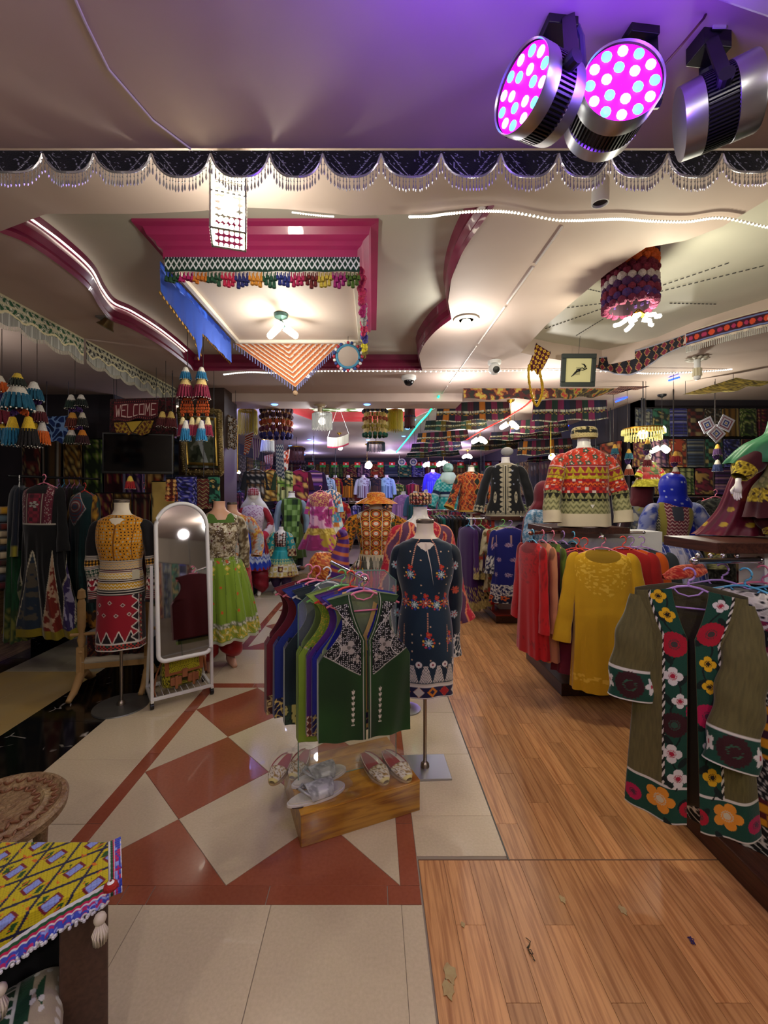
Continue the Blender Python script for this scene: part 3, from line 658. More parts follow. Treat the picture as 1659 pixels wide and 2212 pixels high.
MB().ball((0, 0, -.075), .055, 20, 14).build('housing', WPL, t, True); MB().lathe([(.0005, .058), (.03, .056), (.032, .04)], 20, (0, 0, -.075), M).build('lens', BLACK, t)
c = P(883, 812, 4.4); t = thing('security_camera', 'white dome security camera with dark glass at the ceiling centre', 'camera', (c.x, c.y, ZC))
MB().lathe([(.0005, 0), (.075, 0), (.078, -.03), (.055, -.05)], 24).build('base_plate', WPL, t, .7); MB().ball((0, 0, -.05), .053, 20, 12).build('dome', mat('dome_glass', '#15161a', .1), t, True)
# blue downlights in the hall
for u, v in ((593, 862), (793, 860), (503, 886), (890, 887), (893, 907), (880, 926), (872, 942), (795, 950), (796, 956), (668, 949), (678, 954), (627, 963), (657, 982), (567, 908), (620, 886)):
    c = G(u, v, ZC) if v > 880 else P(u, v, 5.14); c.z = min(c.z, ZC)
    if v < 880: c = Vector((X(u, 5.3), 5.3, 2.75))
    o = MB().lathe([(.0005, -.012), (.028, -.012), (.045, 0)], 14).build('downlight', glow('blue_down', '#4a78ff', 6), loc=c); tag(o, 'small blue ceiling downlight in the hall', 'downlight', 'blue downlights in the hall ceiling')

# ---- tassels
def yarn(h): return mat('yarn_'+h[1:], h, .9, bump=.5, bscale=150, noise=.35, nscale=120, h2='#101010')
def tassel(b, c, r, h, n=12):
    """b: dict colour -> MB; a cone cap over a skirt of yarn"""
    x, y, z = c
def put_tassel(t, c, r, h, cap, skirt, band=None):
    x, y, z = c
    p = MB().lathe([(.0005, 0), (r*.35, -h*.06), (r*.72, -h*.45), (r*.74, -h*.5), (.0005, -h*.5)], 14, c).build('tassel_cap', yarn(cap), t, .9)
    b = MB(); n = 16
    for k in range(n):
        a = 2*pi*k/n; rr = r*(.78+.1*R.random()); b.tube([(x+r*.66*math.cos(a), y+r*.66*math.sin(a), z-h*.42), (x+rr*math.cos(a), y+rr*math.sin(a), z-h*.75), (x+r*1.0*math.cos(a), y+r*1.0*math.sin(a), z-h*(.95+.06*R.random()))], [r*.13, r*.17, r*.13], 5)
    b.lathe([(r*.6, -h*.45), (r*.8, -h*.9)], 12, c)
    sk_ = b.build('tassel_skirt', yarn(skirt), t)
    b = MB()
    for k in range(20): a = 2*pi*k/20; b.ball((x+r*1.04*math.cos(a), y+r*1.04*math.sin(a), z-h*(.97+.02*(k % 2))), r*.075, 5, 4)
    b.build('bead_rim', mat('white_beads', '#d8d4c8', .4), sk_)
def tassel_string(label, u, v0, v1, Y, spec, group=None, cat='tassel ornament', cord='#c05018'):
    """spec: list of (fraction down, [(dx, cap, skirt, radius, height)])"""
    z0, z1 = Z(v0, Y), Z(v1, Y); t = thing('tassel_ornament', label, cat, (X(u, Y), Y, z0), group=group); Ht = z0-z1
    b = MB(); b.cyl((0, 0, ZC-z0 if 'monitor' not in label else .05), (0, 0, 0), .0025, n=5).build('cord', H('#2a1c18'), t)
    last = None
    for fr, row in spec:
        for dx, cap, sk, r, h in row:
            put_tassel(t, (dx, -.03*(abs(dx) < .02), -Ht*fr), r, h, cap, sk)
            if last is not None:
                b = MB()
                for m_ in range(4):
                    x0_ = last[0]*.6+(m_-1.5)*.012; p0 = Vector((x0_, -.01, last[1])); p1 = Vector((dx, -.01, -Ht*fr))
                    for s in range(6): p = p0.lerp(p1, (s+.5)/6); p.x += (m_-1.5)*.012*math.sin(pi*(s+.5)/6); b.ball(p, .008, 6, 4, (1, 1, 1.6))
                b.build('bead_chain', yarn(cord if (m_ := int(abs(dx)*100)) % 2 else '#4a2a6a'), t)
        last = (0, -Ht*fr-row[0][4]*.9)
Yt = 3.15
for u, lab in ((405, 'left'), (439, 'right')):
    tassel_string('long blue, cream and maroon tassel ornament with orange beads, %s one of the pair' % lab, u, 795, 962, Yt,
                  [(0, [(0, '#e8e0d0', '#1c6a94', .040, .10)]), (.12, [(0, '#e3c47c', '#7c1838', .060, .17)]), (.63, [(-.035, '#e8d49a', '#8a1c3c', .036, .15), (.035, '#e8d49a', '#8a1c3c', .036, .15)]), (.68, [(.0, '#e4e0d8', '#2a82b4', .038, .16)])])
Yl = 2.9
tassel_string('cluster of large orange, navy and maroon tassels at the left edge', 4, 812, 955, Yl+.25, [(0, [(0, '#cfc8b8', '#c85818', .07, .14)]), (.15, [(0, '#d86a20', '#241a58', .085, .15)]), (.35, [(.0, '#cc5c1c', '#701830', .10, .20)]), (.66, [(.01, '#e0b030', '#1c5a80', .06, .17)])])
tassel_string('tassel cluster with yellow cones and teal and black skirts', 46, 808, 958, Yl, [(0, [(0, '#d8b840', '#202820', .05, .10)]), (.14, [(0, '#d8d0c0', '#145a74', .09, .19)]), (.6, [(-.06, '#e6be30', '#1c6a8c', .055, .21), (.05, '#e6be30', '#141012', .06, .22)])])
tassel_string('tassel cluster with black and orange skirts beside the teal one', 80, 826, 962, Yl+.3, [(0, [(0, '#e8e4da', '#175c78', .06, .15)]), (.35, [(.02, '#d0ccc0', '#5a1a24', .05, .14)]), (.62, [(-.02, '#e6be30', '#141014', .05, .20), (.04, '#d8d0c8', '#d8641c', .05, .18)])])
tassel_string('narrow string of dark green and rust tassels with shell flowers', 162, 852, 960, 3.4, [(0, [(-.03, '#e0dcd0', '#183028', .045, .12), (.05, '#e0dcd0', '#14201c', .045, .10)]), (.35, [(-.02, '#d89a3c', '#5a2018', .05, .13), (.06, '#d8d0b8', '#20201c', .04, .12)]), (.70, [(-.03, '#ddd8cc', '#2a3a30', .05, .12), (.06, '#e08a28', '#3c1a20', .05, .12)])])
tassel_string('small red and yellow tassel below the black monitor', 285, 1028, 1058, 4.1, [(0, [(0, '#e0c050', '#a81c24', .045, .13)])])
tassel_string('maroon tassel group with cream cones beside the welcome banner', 358, 888, 928, 3.9, [(0, [(-.03, '#d8b868', '#50141c', .05, .15), (.05, '#d8b868', '#58161e', .05, .16)])])
# ---- pompom lamp
c = G(1362, 548, ZR); Yp = 2.42; t = thing('pompom_lamp', 'ceiling lamp wrapped in rings of orange, white, maroon and navy pompoms', 'lamp', (X(1360, Yp), Yp, ZR))
rows = ['#2c2448', '#f0641c', '#e85c20', '#701838', '#7c1c3c', '#e8e0d8', '#342660', '#7c2440', '#30307c', '#6c2048']
MB().lathe([(.10, 0), (.105, -.32)], 28).build('drum', H('#2a1420'), t)
for j, h in enumerate(rows):
    b = MB(); n = 17
    for k in range(n):
        a = 2*pi*(k+.5*(j % 2))/n; rr = .122+.008*R.random(); b.ball((rr*math.cos(a), rr*math.sin(a), -.02-.032*j-.006*R.random()), .024*(.9+.25*R.random()), 8, 6)
    tag(b.build('pompom_ring', mat('pom_'+h[1:], h, .95, bump=1, bscale=300, noise=.5, nscale=90, h2='#e08048' if j in (1, 2) else '#801c30'), t), kind='stuff')
for k in range(5):
    a = 2*pi*k/5+.3; e = Vector((math.cos(a), math.sin(a), -.5)).normalized(); p = Vector((.05, 0, -.35))+e*.04; q = p+e*.09
    MB().cyl(Vector((.05, 0, -.33)), p, .008, n=6).build('arm', GOLD, t); MB().tube([p+e*.022*s+Vector((math.cos(s*2.5), math.sin(s*2.5), 0))*.012 for s in range(5)], .012, 6).build('bulb', BULB, t, True)
# dotted rays on the recess ceiling: chains of dark staples
for i, (a, c) in enumerate((((1245, 725), (1305, 688)), ((1178, 710), (1305, 665)), ((1225, 665), (1303, 655)), ((1268, 624), (1304, 632)), ((1420, 620), (1580, 566)), ((1425, 630), (1655, 573)), ((1447, 655), (1550, 657)))):
    p0, p1 = G(*a, ZR-.004), G(*c, ZR-.004); b = MB(); n = int((p1-p0).length/.035)+2
    for k in range(n): b.cyl(p0.lerp(p1, k/n), p0.lerp(p1, (k+.6)/n), .0035, n=4)
    tag(b.build('staple_line', H('#3a3638')), 'dashed dark line from the pompom lamp pointing '+['down toward the small textile', 'down left toward the turret camera', 'left, just below the lamp rings', 'left, at the height of the white rings', 'up right, upper of two', 'up right, lower and longer of two', 'straight right beside the bulbs'][i], 'cord', 'dashed cords radiating from the pompom lamp')

# ---- coffer valances
Yb = 2.205
t = thing('beaded_valance', 'green and white beaded lattice valance with coloured tassels on the coffer front', 'valance', (0, Yb, ZC))
x0, x1 = X(357, Yb), X(777, Yb); hb = .075
def lat(im, U, V, S, T):
    put(im, U > -1, '#123026'); p = .058; a = ((S/p) % 1); y = T/hb
    for off in (0, .5): put(im, abs(((a+off) % 1)-.5)*2*.62+.16-y < .07, '#123026') if False else None
    d1 = abs(abs(((a) % 1)-.5)*1.3+.18-y); d2 = abs(abs(((a+.5) % 1)-.5)*1.3+.18-y); put(im, (d1 < .08) | (d2 < .08), '#d6d8dc')
    put(im, y < .1, '#1a1a2a'); put(im, (y < .1) & (a % .25 < .1), '#b0b0c0')
sheet('lattice_band', lambda U, V: (x0+(x1-x0)*U, -.004+.004*np.sin(U*40)*V, -hb*V), lat, x1-x0, hb, 420, 36, COTTON, t)
cols = ['#1c4a30', '#b81c6a', '#d07820', '#1c4a30', '#c02048', '#24286a', '#d89030', '#20503a', '#243080', '#b82458', '#6a1c1c', '#c8b040', '#a02070', '#48641c']
for g_ in range(14):
    b = MB()
    for k in range(7):
        U = (g_*7+k+.5)/98; x = x0+(x1-x0)*U; y = .003+.012*(k % 2); L = .035+.02*R.random()+(.025 if k % 2 and U > .25 else 0)
        b.tube([(x, y, -hb), (x, y, -hb-L*.4)], .003, 4); b.lathe([(.0005, -L*.35), (.008, -L*.5), (.011, -L), (.004, -L*1.03)], 7, (x, y, -hb))
    b.build('tassel_row', yarn(cols[g_]), t)
t = thing('tassel_garland', 'pink, silver and yellow tassel garland down the coffer right edge', 'garland', (-.06, 2.3, ZC))
gc = ['#c02858', '#b01c70', '#a8a4a0', '#b02050', '#3c3484', '#c8b828', '#6a5a20']
for k, h in enumerate(gc*2):
    y = .08*k; b = MB()
    for s in range(14): b.ball((R.uniform(-.012, .012), y+R.uniform(-.02, .02), -.02-.010*s), .017, 6, 5)
    b.build('tassel_bunch', yarn(gc[k//2]), t)
# blue fringe on the coffer left
t = thing('blue_fringe', 'blue beaded fringe valance with gold coins along the coffer left side', 'fringe', (-1.135, 0, ZC))
blue = mat('blue_beads', '#3a5cc0', .35, .3); yy = np.linspace(2.24, 3.36, 90)
def fb(y):
    if y < 2.68: return .16+.09*(y-2.24)/.44
    if y < 2.8: return .25+.12*(1-abs(y-2.74)/.06)
    return .17+.03*(y-2.8)
sheet('blue_band', lambda U, V: (0*U+.002*np.sin(U*60), 2.24+1.12*U, -(.035+.02*np.abs(np.sin(U*9)))*V), motif('noise', ['#2c54c4', '#1c3c98', '#3a6ae0'], .05), 1.1, .1, 90, 10, SATIN, t)
b = MB()
for y in np.linspace(2.24, 3.36, 170): b.tube([(0, y, -.04), (.004*math.sin(y*40), y, -fb(y))], .002, 4)
tag(b.build('strands', blue, t), kind='stuff'); b = MB()
for y in yy[::3]: b.lathe([(.0005, -.003), (.011, -.002), (.011, .002), (.0005, .003)], 8, (0, y, -fb(y)-.01), Matrix.Rotation(1.4, 4, 'Y'))
tag(b.build('coins', GOLD, t), kind='stuff')
# striped triangle cloth
Yc = 3.45; A, B_, D = P(505, 741, Yc), P(735, 741, Yc), P(638, 836, Yc); t = thing('triangular_cloth', 'triangular cloth of orange and white chevron stripes hanging from the coffer', 'wall hanging', (0, Yc, ZC))
def tri(im, U, V, S, T):
    q = np.maximum(abs(U-.5)*2*(1-V)+V, V) ; q = 1-(1-V)*(1-abs(U*2-1)); s = (q*9) % 1
    put(im, U > -1, '#b9683a'); put(im, s < .25, '#e0d8d0'); put(im, (s > .25) & (s < .4), '#7a3a34'); put(im, s > .85, '#e0a878')
sheet('cloth', lambda U, V: ((A.x+(B_.x-A.x)*U)*(1-V)+D.x*V, .01*np.sin(U*9)*(1-V), (A.z-(A.z-D.z)*V)-ZC), tri, .87, .36, 90, 60, COTTON, t)
b = MB()
for k in range(46):
    f_ = (k % 23)/23; s = A if k < 23 else B_; p = s.lerp(D, f_); b.cyl((p.x, 0, p.z-ZC), (p.x, 0, p.z-ZC-.045), .005, n=5)
tag(b.build('fringe', mat('violet_fringe', '#6a6c9c', .8), t), kind='stuff'); MB().ball((D.x, 0, D.z-ZC-.05), .022, 8, 6).build('pompom', yarn('#b89878'), t)
c = P(752, 770, 3.3); t = thing('round_mirror', 'small round mirror framed in turquoise yarn and coloured pompoms', 'mirror', c)
Mx = Matrix.Rotation(pi/2, 4, 'X'); MB().lathe([(.0005, .004), (.082, .004), (.082, -.004), (.0005, -.004)], 32, M=Mx).build('mirror_glass', mat('mirror', '#e8e8e8', .03, 1), t)
MB().tube([(.088*math.cos(a), 0, .088*math.sin(a)) for a in np.linspace(0, 2*pi, 32, endpoint=False)], .011, 8, True).build('frame', yarn('#3a7a9a'), t)
for h, o_ in (('#a83040', 0), ('#d8d4d0', .26), ('#283c7c', .52)):
    b = MB()
    for k in range(8): a = k*pi/4+o_; b.ball((.11*math.cos(a), 0, .11*math.sin(a)), .013, 7, 5)
    b.build('pompoms', yarn(h), t)
MB().cyl((0, 0, .09), (0, 0, ZC-c.z), .002, n=5).build('cord', H('#303030'), t)

# ---- lace valances on the left
def lacepat(bg):
    def f(im, U, V, S, T):
        put(im, U > -1, bg); fill(im, U > -1, 'scroll', [bg, '#a8a48c', '#c9c4ac'], S, T, .05); put(im, (T < .012) | (abs(T-.05) < .006), '#b9b08c')
        e = .105+.02*np.sin(S*32); put(im, abs(T-e) < .007, '#cbbf94'); put(im, T > e+.01, '#a9a79c'); k = (T > e+.01) & ((S*140) % 1 < .4); put(im, k, '#55554c')
    return f
XL2 = -2.30
for lab, ya_, yb_, bg in (('green and cream lace ceiling valance at the left edge', 2.05, 3.34, '#1d4a2a'), ('black and cream lace ceiling valance next to the green one', 3.37, 4.95, '#1c1a1a')):
    t = thing('lace_valance', lab, 'valance', (XL2, 0, ZC))
    sheet('lace', lambda U, V: (.006*np.sin(U*50)*V, ya_+(yb_-ya_)*U, -(.155+.03*np.abs(np.sin(U*(yb_-ya_)*14)))*V), lacepat(bg), yb_-ya_, .17, 340, 44, COTTON, t)
    b = MB(); n = int((yb_-ya_)*90)
    for k in range(n):
        U = (k+.5)/n; z = -(.155+.03*abs(math.sin(U*(yb_-ya_)*14))); b.cyl((0, ya_+(yb_-ya_)*U, z), (.003, ya_+(yb_-ya_)*U, z-.03), .0022, n=4)
    tag(b.build('fringe', mat('cream_fringe', '#b5b09c', .8), t), kind='stuff')
# right ceiling textiles, along holeB's far rim
def along(pts, Zt, drop, pat, name, label, cat, wn=200, hn=26, group=None, thick=.003):
    q = np.array(interp([tuple(p) for p in pts], wn)); L = np.concatenate([[0], np.cumsum(np.linalg.norm(np.diff(q, axis=0), axis=1))])
    c = q.mean(0); t = thing(name, label, cat, (c[0], c[1], Zt), group=group)
    def fn(U, V): i = np.clip((U*(wn-1)).round().astype(int), 0, wn-1); return q[i, 0]-c[0], q[i, 1]-c[1]+.008*np.sin(U*60)*V, -V*(drop(U) if callable(drop) else drop)
    sheet('cloth', fn, pat, L[-1], .12, wn, hn, COTTON, t, thick); return t, q-c, L[-1]
def beltpat(im, U, V, S, T):
    put(im, U > -1, '#3c1024'); y = V; put(im, (y < .12) | (y > .86), '#c8b8a8'); a = (S/.09) % 1; k = (y > .3) & (y < .7)
    put(im, k & ((a-.5)**2+((y-.5)*1.4)**2 < .05), '#c8482c'); put(im, k & (((S/.09+.5) % 1-.5)**2+((y-.5)*1.4)**2 < .03), '#a02c58'); put(im, (abs(y-.22) < .035) | (abs(y-.78) < .035), '#6c7cb0')
def hexpat(im, U, V, S, T):
    put(im, U > -1, '#181420'); a = abs(((S/.07) % 1)-.5); y = (V*2) % 1; put(im, (a*1.3+abs(y-.5) < .5), '#b08c54'); put(im, (a*1.3+abs(y-.5) < .42), '#6c1c34'); put(im, (V < .08) | (V > .93), '#9c9cae')
rim = [Vector(cp(u, v)) for u, v in [(1300, 790), (1420, 765), (1500, 735), (1659, 690), (1900, 640)]]
t, q, L = along([(*cp(1482, 738), 0), (*cp(1570, 712), 0), (*cp(1659, 690), 0), (*cp(1800, 660), 0)], 2.93, .13, beltpat, 'beaded_belt', 'maroon beaded belt with red rosettes along the right ceiling edge', 'textile')
b = MB()
for k in range(0, 200, 3): b.cyl((q[k][0], q[k][1], -.12), (q[k][0], q[k][1], -.17), .004, n=4)
tag(b.build('fringe', silver, t), kind='stuff')
t, q, L = along([(*cp(1230, 782), 0), (*cp(1300, 789), 0), (*cp(1400, 768), 0), (*cp(1482, 742), 0)], 2.93, lambda U: .10+.12*np.exp(-((U-.55)/.18)**2), hexpat, 'scalloped_textile', 'black and maroon medallion textile with a pointed drop under the right ceiling', 'textile')
def sheetpx(name, label, cat, quad, Y, pat, w, h, nu=60, nv=40, sag=0, mm=None, group=None, thick=.003, part='cloth'):
    """quad: four pixel corners (tl, tr, br, bl); Y one depth or four"""
    Ys = [Y]*4 if not hasattr(Y, '__len__') else Y; q = [P(u, v, y) for (u, v), y in zip(quad, Ys)]; c = sum(q, Vector())/4
    t = thing(name, label, cat, c, group=group)
    def fn(U, V):
        f = [np.array(p-c) for p in q]; r = [(1-U)*(1-V)*f[0][i]+U*(1-V)*f[1][i]+U*V*f[2][i]+(1-U)*V*f[3][i] for i in range(3)]
        r[2] = r[2]-sag*np.sin(pi*U)*np.sin(pi*V)-.012*np.sin(U*13+V*4)*V; return r
    sheet(part, fn, pat, w, h, nu, nv, mm or COTTON, t, thick)
    if name in ('fringed_textile', 'hanging_scarf', 'ceiling_rug', 'small_textile', 'gold_textile', 'welcome_banner', 'banner_backing', 'blue_textile'):
        for p in q[:2]:
            p2 = q[0].lerp(q[1], .05 if p is q[0] else .95); MB().cyl(p2-c+Vector((0, 0, -.01)), (p2.x-c.x, p2.y-c.y, max(p2.z-c.z+.01, ZC+.01-c.z)), .0025, n=5).build('cord', BLACK, t)
    return t, c
sheetpx('small_textile', 'narrow maroon textile with yellow diamonds hanging beside the necklace', 'textile', [(1158, 742), (1190, 762), (1166, 810), (1140, 795)], 3.75, motif('dia', ['#4a1020', '#d8b030', '#7c1c34'], .035), .14, .2, 50, 60)
# gold necklace
t = thing('necklace', 'gold bead necklace hanging open below the small maroon textile', 'necklace', P(1160, 812, 3.7)); o_ = P(1160, 812, 3.7)
b = MB(); L_ = [P(1143, 790, 3.7), P(1142, 815, 3.7), P(1148, 850, 3.7), P(1158, 876, 3.7), P(1168, 860, 3.7), P(1172, 838, 3.7), P(1166, 805, 3.7)]
for p in interp([tuple(x) for x in L_], 60): b.ball(Vector(p)-o_, .012*(.8+.5*R.random()), 6, 5)
b.build('bead_chain', mat('yellow_gold', '#c8a02c', .3, .7), t)
# framed scorpion
c = P(1249, 800, 3.72); t = thing('picture_frame', 'dark framed picture of a black scorpion hanging from the ceiling', 'picture', c, rot=(.12, 0, 0))
w_, h_ = .225, .205
b = MB()
for d in ((0, 0, h_/2+.02, w_+.08, .04), (0, 0, -h_/2-.02, w_+.08, .04), (-w_/2-.02, 0, 0, .04, h_), (w_/2+.02, 0, 0, .04, h_)): b.box((d[0], 0, d[2]), (d[3], .025, d[4]))
b.build('frame', mat('dark_frame', '#28302e', .5), t, bevel=.004); MB().box((0, .004, 0), (w_, .01, h_)).build('mount', mat('cream_paper', '#d6cf9c', .8), t)
b = MB(); Sc = lambda x, y: ((x-.5)*w_*.9, -.004, (y-.5)*h_*.9)
b.ball(Sc(.5, .5), .014, 8, 6, (1.5, .4, .9)); b.tube([Sc(*p) for p in ((.44, .46), (.36, .38), (.28, .28), (.2, .2))], [.009, .008, .006, .002], 6); b.tube([Sc(*p) for p in ((.55, .55), (.66, .62), (.74, .56), (.8, .68), (.72, .78), (.62, .8))], [.004, .004, .006, .008, .006, .002], 6)
b.tube([Sc(*p) for p in ((.56, .52), (.7, .5), (.85, .58), (.78, .72))], [.003, .004, .007, .002], 6)
for k in range(4): b.tube([Sc(.46+.04*k, .5), Sc(.4+.05*k, .36), Sc(.36+.06*k, .28)], .0014, 4); b.tube([Sc(.46+.04*k, .52), Sc(.42+.06*k, .64)], .0014, 4)
b.build('scorpion', BLACK, t, True); MB().cyl((0, .01, .13), (0, .0, ZR+.01-c.z), .002, n=5).build('cord', BLACK, t)
def ball_chain(): pass

# =====================================================================  GARMENT BUILDERS
SKIN = mat('mannequin_cream', '#d9cdb4', .45); SKINT = mat('mannequin_tan', '#c99a7c', .4); WMAN = mat('mannequin_white', '#dedad2', .35)
TOR = [(1.445, .078, .062), (1.43, .115, .07), (1.405, .16, .078), (1.37, .185, .09), (1.30, .188, .11), (1.22, .178, .122), (1.09, .145, .10), (1.0, .16, .11)]
ARM_DOWN = [(.165, 0, 1.385), (.205, 0, 1.33), (.235, 0, 1.15), (.25, -.01, 1.0), (.262, -.03, .86)]
def neck(t, z=1.44, m=None, cap=True, r=.055, top=.085):
    MB().lathe([(.0005, -.10), (.13, -.085), (.11, -.028), (.068, 0), (r, .03), (r*.96, top-.015), (r*1.0, top), (.0005, top+.002)], 28, (0, .005, z), Matrix.Diagonal((1, .74, 1, 1))).build('neck', m or SKIN, t, .9)
    if cap: MB().lathe([(r*1.01, 0), (r*1.03, .004), (r*1.03, .02), (r*.9, .026), (.0005, .028)], 24, (0, .005, z+top), Matrix.Diagonal((1, .74, 1, 1))).build('neck_cap', mat('neck_cap', '#8d8478', .25, .8), t, .7)
def stand(t, h, plate='round', r=.16, m=None, dx=0):
    m = m or STEEL
    if plate == 'round': MB().lathe([(.0005, .006), (r*.2, .014), (r, .008), (r*1.02, 0), (.0005, 0)], 36, (dx, 0, 0)).build('base_plate', m, t, .6)
    else: MB().box((0, 0, .006), (.29, .24, .012), rz=.12).build('base_plate', m, t, bevel=.002)
    MB().cyl((dx, 0, .01), (dx, 0, h), .011, n=14).lathe([(.028, .01), (.026, .03), (.012, .045)], 16, (dx, 0, 0)).build('pole', mat('stand_pole', '#9a8f82', .3, .9), t, .7)
def hand(t, p, d=(0, 0, -1), s=1, m=None, side=1):
    """a small relaxed mannequin hand: palm, four fingers, thumb"""
    p = Vector(p); d = Vector(d).normalized(); sd = Vector((side, .25, 0)).normalized(); n = d.cross(sd)
    b = MB(); b.tube([p-d*.03*s, p, p+d*.04*s, p+d*.075*s], [.018*s, .017*s, .026*s, .024*s], 10)
    for k, L in enumerate((.062, .07, .066, .052)):
        q = p+d*.07*s+sd*(.012*(k-1.5)*s*1.1); b.tube([q, q+d*L*.5*s+n*.006*s, q+d*L*.95*s+n*.018*s], [.0085*s, .0075*s, .005*s], 7)
    q = p+d*.03*s-sd*.02*s; b.tube([q, q+d*.028*s-sd*.018*s, q+d*.055*s-sd*.02*s+n*.01*s], [.01*s, .0085*s, .006*s], 7)
    return b.build('hand', m or WMAN, t, True)
def dressup(t, prof, pat, nu=120, nv=120, folds=(0, 0, 0), sl=None, slpat=None, slr=None, arms=(ARM_DOWN, None), m=None, seed=0, name='dress', snu=28, snv=50, flat=1):
    o = loft(name, TOR+prof if prof and len(prof[0]) and prof[0][0] < 1.0 else prof, pat, nu, nv, folds, m, t, seed)
    for i, s in enumerate((-1, 1)):
        a = arms[0] if i == 0 or arms[1] is None else arms[1]
        if a is None: continue
        pts = [(s*abs(x) if arms[1] is None else x, y, z) for x, y, z in a]
        pts[0] = (pts[0][0]*.80, pts[0][1], pts[0][2]-.012); pts[1] = (pts[1][0]*.93, pts[1][1], pts[1][2]+.004)
        rr = slr or [.03, .058, .052, .05, .062][:len(pts)]
        if len(rr) != len(pts): rr = list(np.interp(np.linspace(0, 1, len(pts)), np.linspace(0, 1, len(rr)), rr))
        rr = [rr[0], rr[1]*.85]+list(rr[2:]); sleeve('sleeve', pts, rr, slpat or pat, snu, snv, m, t, flat, seed=seed+i)
    return o
def headless_mannequin(label, u, Y, zb, rz=0, s=1, cat='mannequin', name='mannequin', group=None):
    return thing(name, label, cat, (X(u, Y), Y, zb), rz, group, s=s)
HC = {'pink': '#e07c94', 'red': '#e0483c', 'lilac': '#a884c8', 'blue': '#58a8cc', 'green': '#7cc46c', 'white': '#e0e0dc', 'brown': '#6a4a3a', 'purple': '#8050a8'}
def hanger(t, w=.40, col='pink', bar=True):
    b = MB(); r = .0045
    hook = [(0, 0, -.055), (0, 0, -.035), (.018, 0, -.022), (.024, 0, 0), (.014, 0, .018), (-.004, 0, .022), (-.018, 0, .010)]
    b.tube([Vector(p) for p in interp(hook, 16)], r, 7)
    b.tube([(-w/2, 0, -.125), (-w*.3, 0, -.095), (-.04, 0, -.062), (0, 0, -.055), (.04, 0, -.062), (w*.3, 0, -.095), (w/2, 0, -.125)], r*1.15, 7)
    b.tube([(-.055, 0, -.066), (-.035, 0, -.09), (0, 0, -.10), (.035, 0, -.09), (.055, 0, -.066)], r*.8, 6)
    if bar: b.tube([(-w/2+.02, 0, -.122), (-w*.28, 0, -.15), (w*.28, 0, -.15), (w/2-.02, 0, -.122)], r*.9, 6)
    return b.build('hanger', mat('hanger_'+col, HC[col], .35), t, True)
def hung(label, pos, rz, w=.42, L=.9, pat='#444444', slpat=None, sl=.5, col='pink', hem=None, d=.045, nu=64, nv=80, folds=(0, .0, 0), m=None, flare=0, seed=0, name='hanging_garment', cat='garment', group=None, slout=.04, slr=(.06, .055, .06), vneck=.0):
    """garment on its hanger: origin at the hook"""
    t = thing(name, label, cat, pos, rz, group); hanger(t, w*.94, col); h = w/2; hem = hem or h*1.05
    prof = [(-.075, .075, d*.5), (-.085, .10, d*.55), (-.105, h*.72, d*.7), (-.135, h*.97, d*.85), (-.20, h*1.0, d), (-.35, h*.95, d*1.1), (-L*.55, h*.92, d*1.2), (-L*.8, (h*.92+hem)/2, d*1.3), (-L, hem, d*1.4)]
    loft('body', prof, pat, nu, nv, folds if folds[0] else (5, .012, -.25), m, t, seed, power=2.4)
    if sl:
        for s in (-1, 1):
            sleeve('sleeve', [(s*h*.76, 0, -.125), (s*h*.93, -.01, -.165), (s*(h+slout*.45), -.02, -.13-sl*.55), (s*(h+slout), -.03, -.13-sl)], [.025, slr[0]*.75, slr[1]*.85, slr[2]], slpat or pat, 22, 40, m, t, .5, seed=seed+s)
    return t
def rail(label, p0, p1, r=.011, posts=(), m=None, name='clothes_rail'):
    p0 = Vector(p0); p1 = Vector(p1); b = MB(); t = thing(name, label, 'rail', p0); d = p1-p0
    MB().cyl((0, 0, 0), d, r, n=12).ball((0, 0, 0), r*1.3, 8, 6).ball(d, r*1.3, 8, 6).build('bar', m or CHROME, t, .8)
    for q in posts: MB().cyl(Vector(q[0])-p0, Vector(q[1])-p0, r*.9, n=8).build('support', m or CHROME, t)
    return t
def displayblock(label, x0, y0, x1, y1, cx0, cy0, cx1, cy1, ztop, sx0, sy0, sx1, sy1, trimcol='#3a1e16'):
    t = thing('display_stand', label, 'display stand', ((x0+x1)/2, (y0+y1)/2, 0)); cx, cy = (x0+x1)/2, (y0+y1)/2
    W = woodmat('dark_laminate', '#4a2a1e', '#2c1610')
    MB().box((0, 0, .055), (x1-x0, y1-y0, .10)).build('plinth', W, t, bevel=.003)
    MB().box(((cx0+cx1)/2-cx, (cy0+cy1)/2-cy, .105+(ztop-.155)/2), (cx1-cx0, cy1-cy0, ztop-.155)).build('white_column', WHITE, t)
    MB().box(((sx0+sx1)/2-cx, (sy0+sy1)/2-cy, ztop-.025), (sx1-sx0, sy1-sy0, .05)).build('shelf_top', W, t, bevel=.003)
    return t

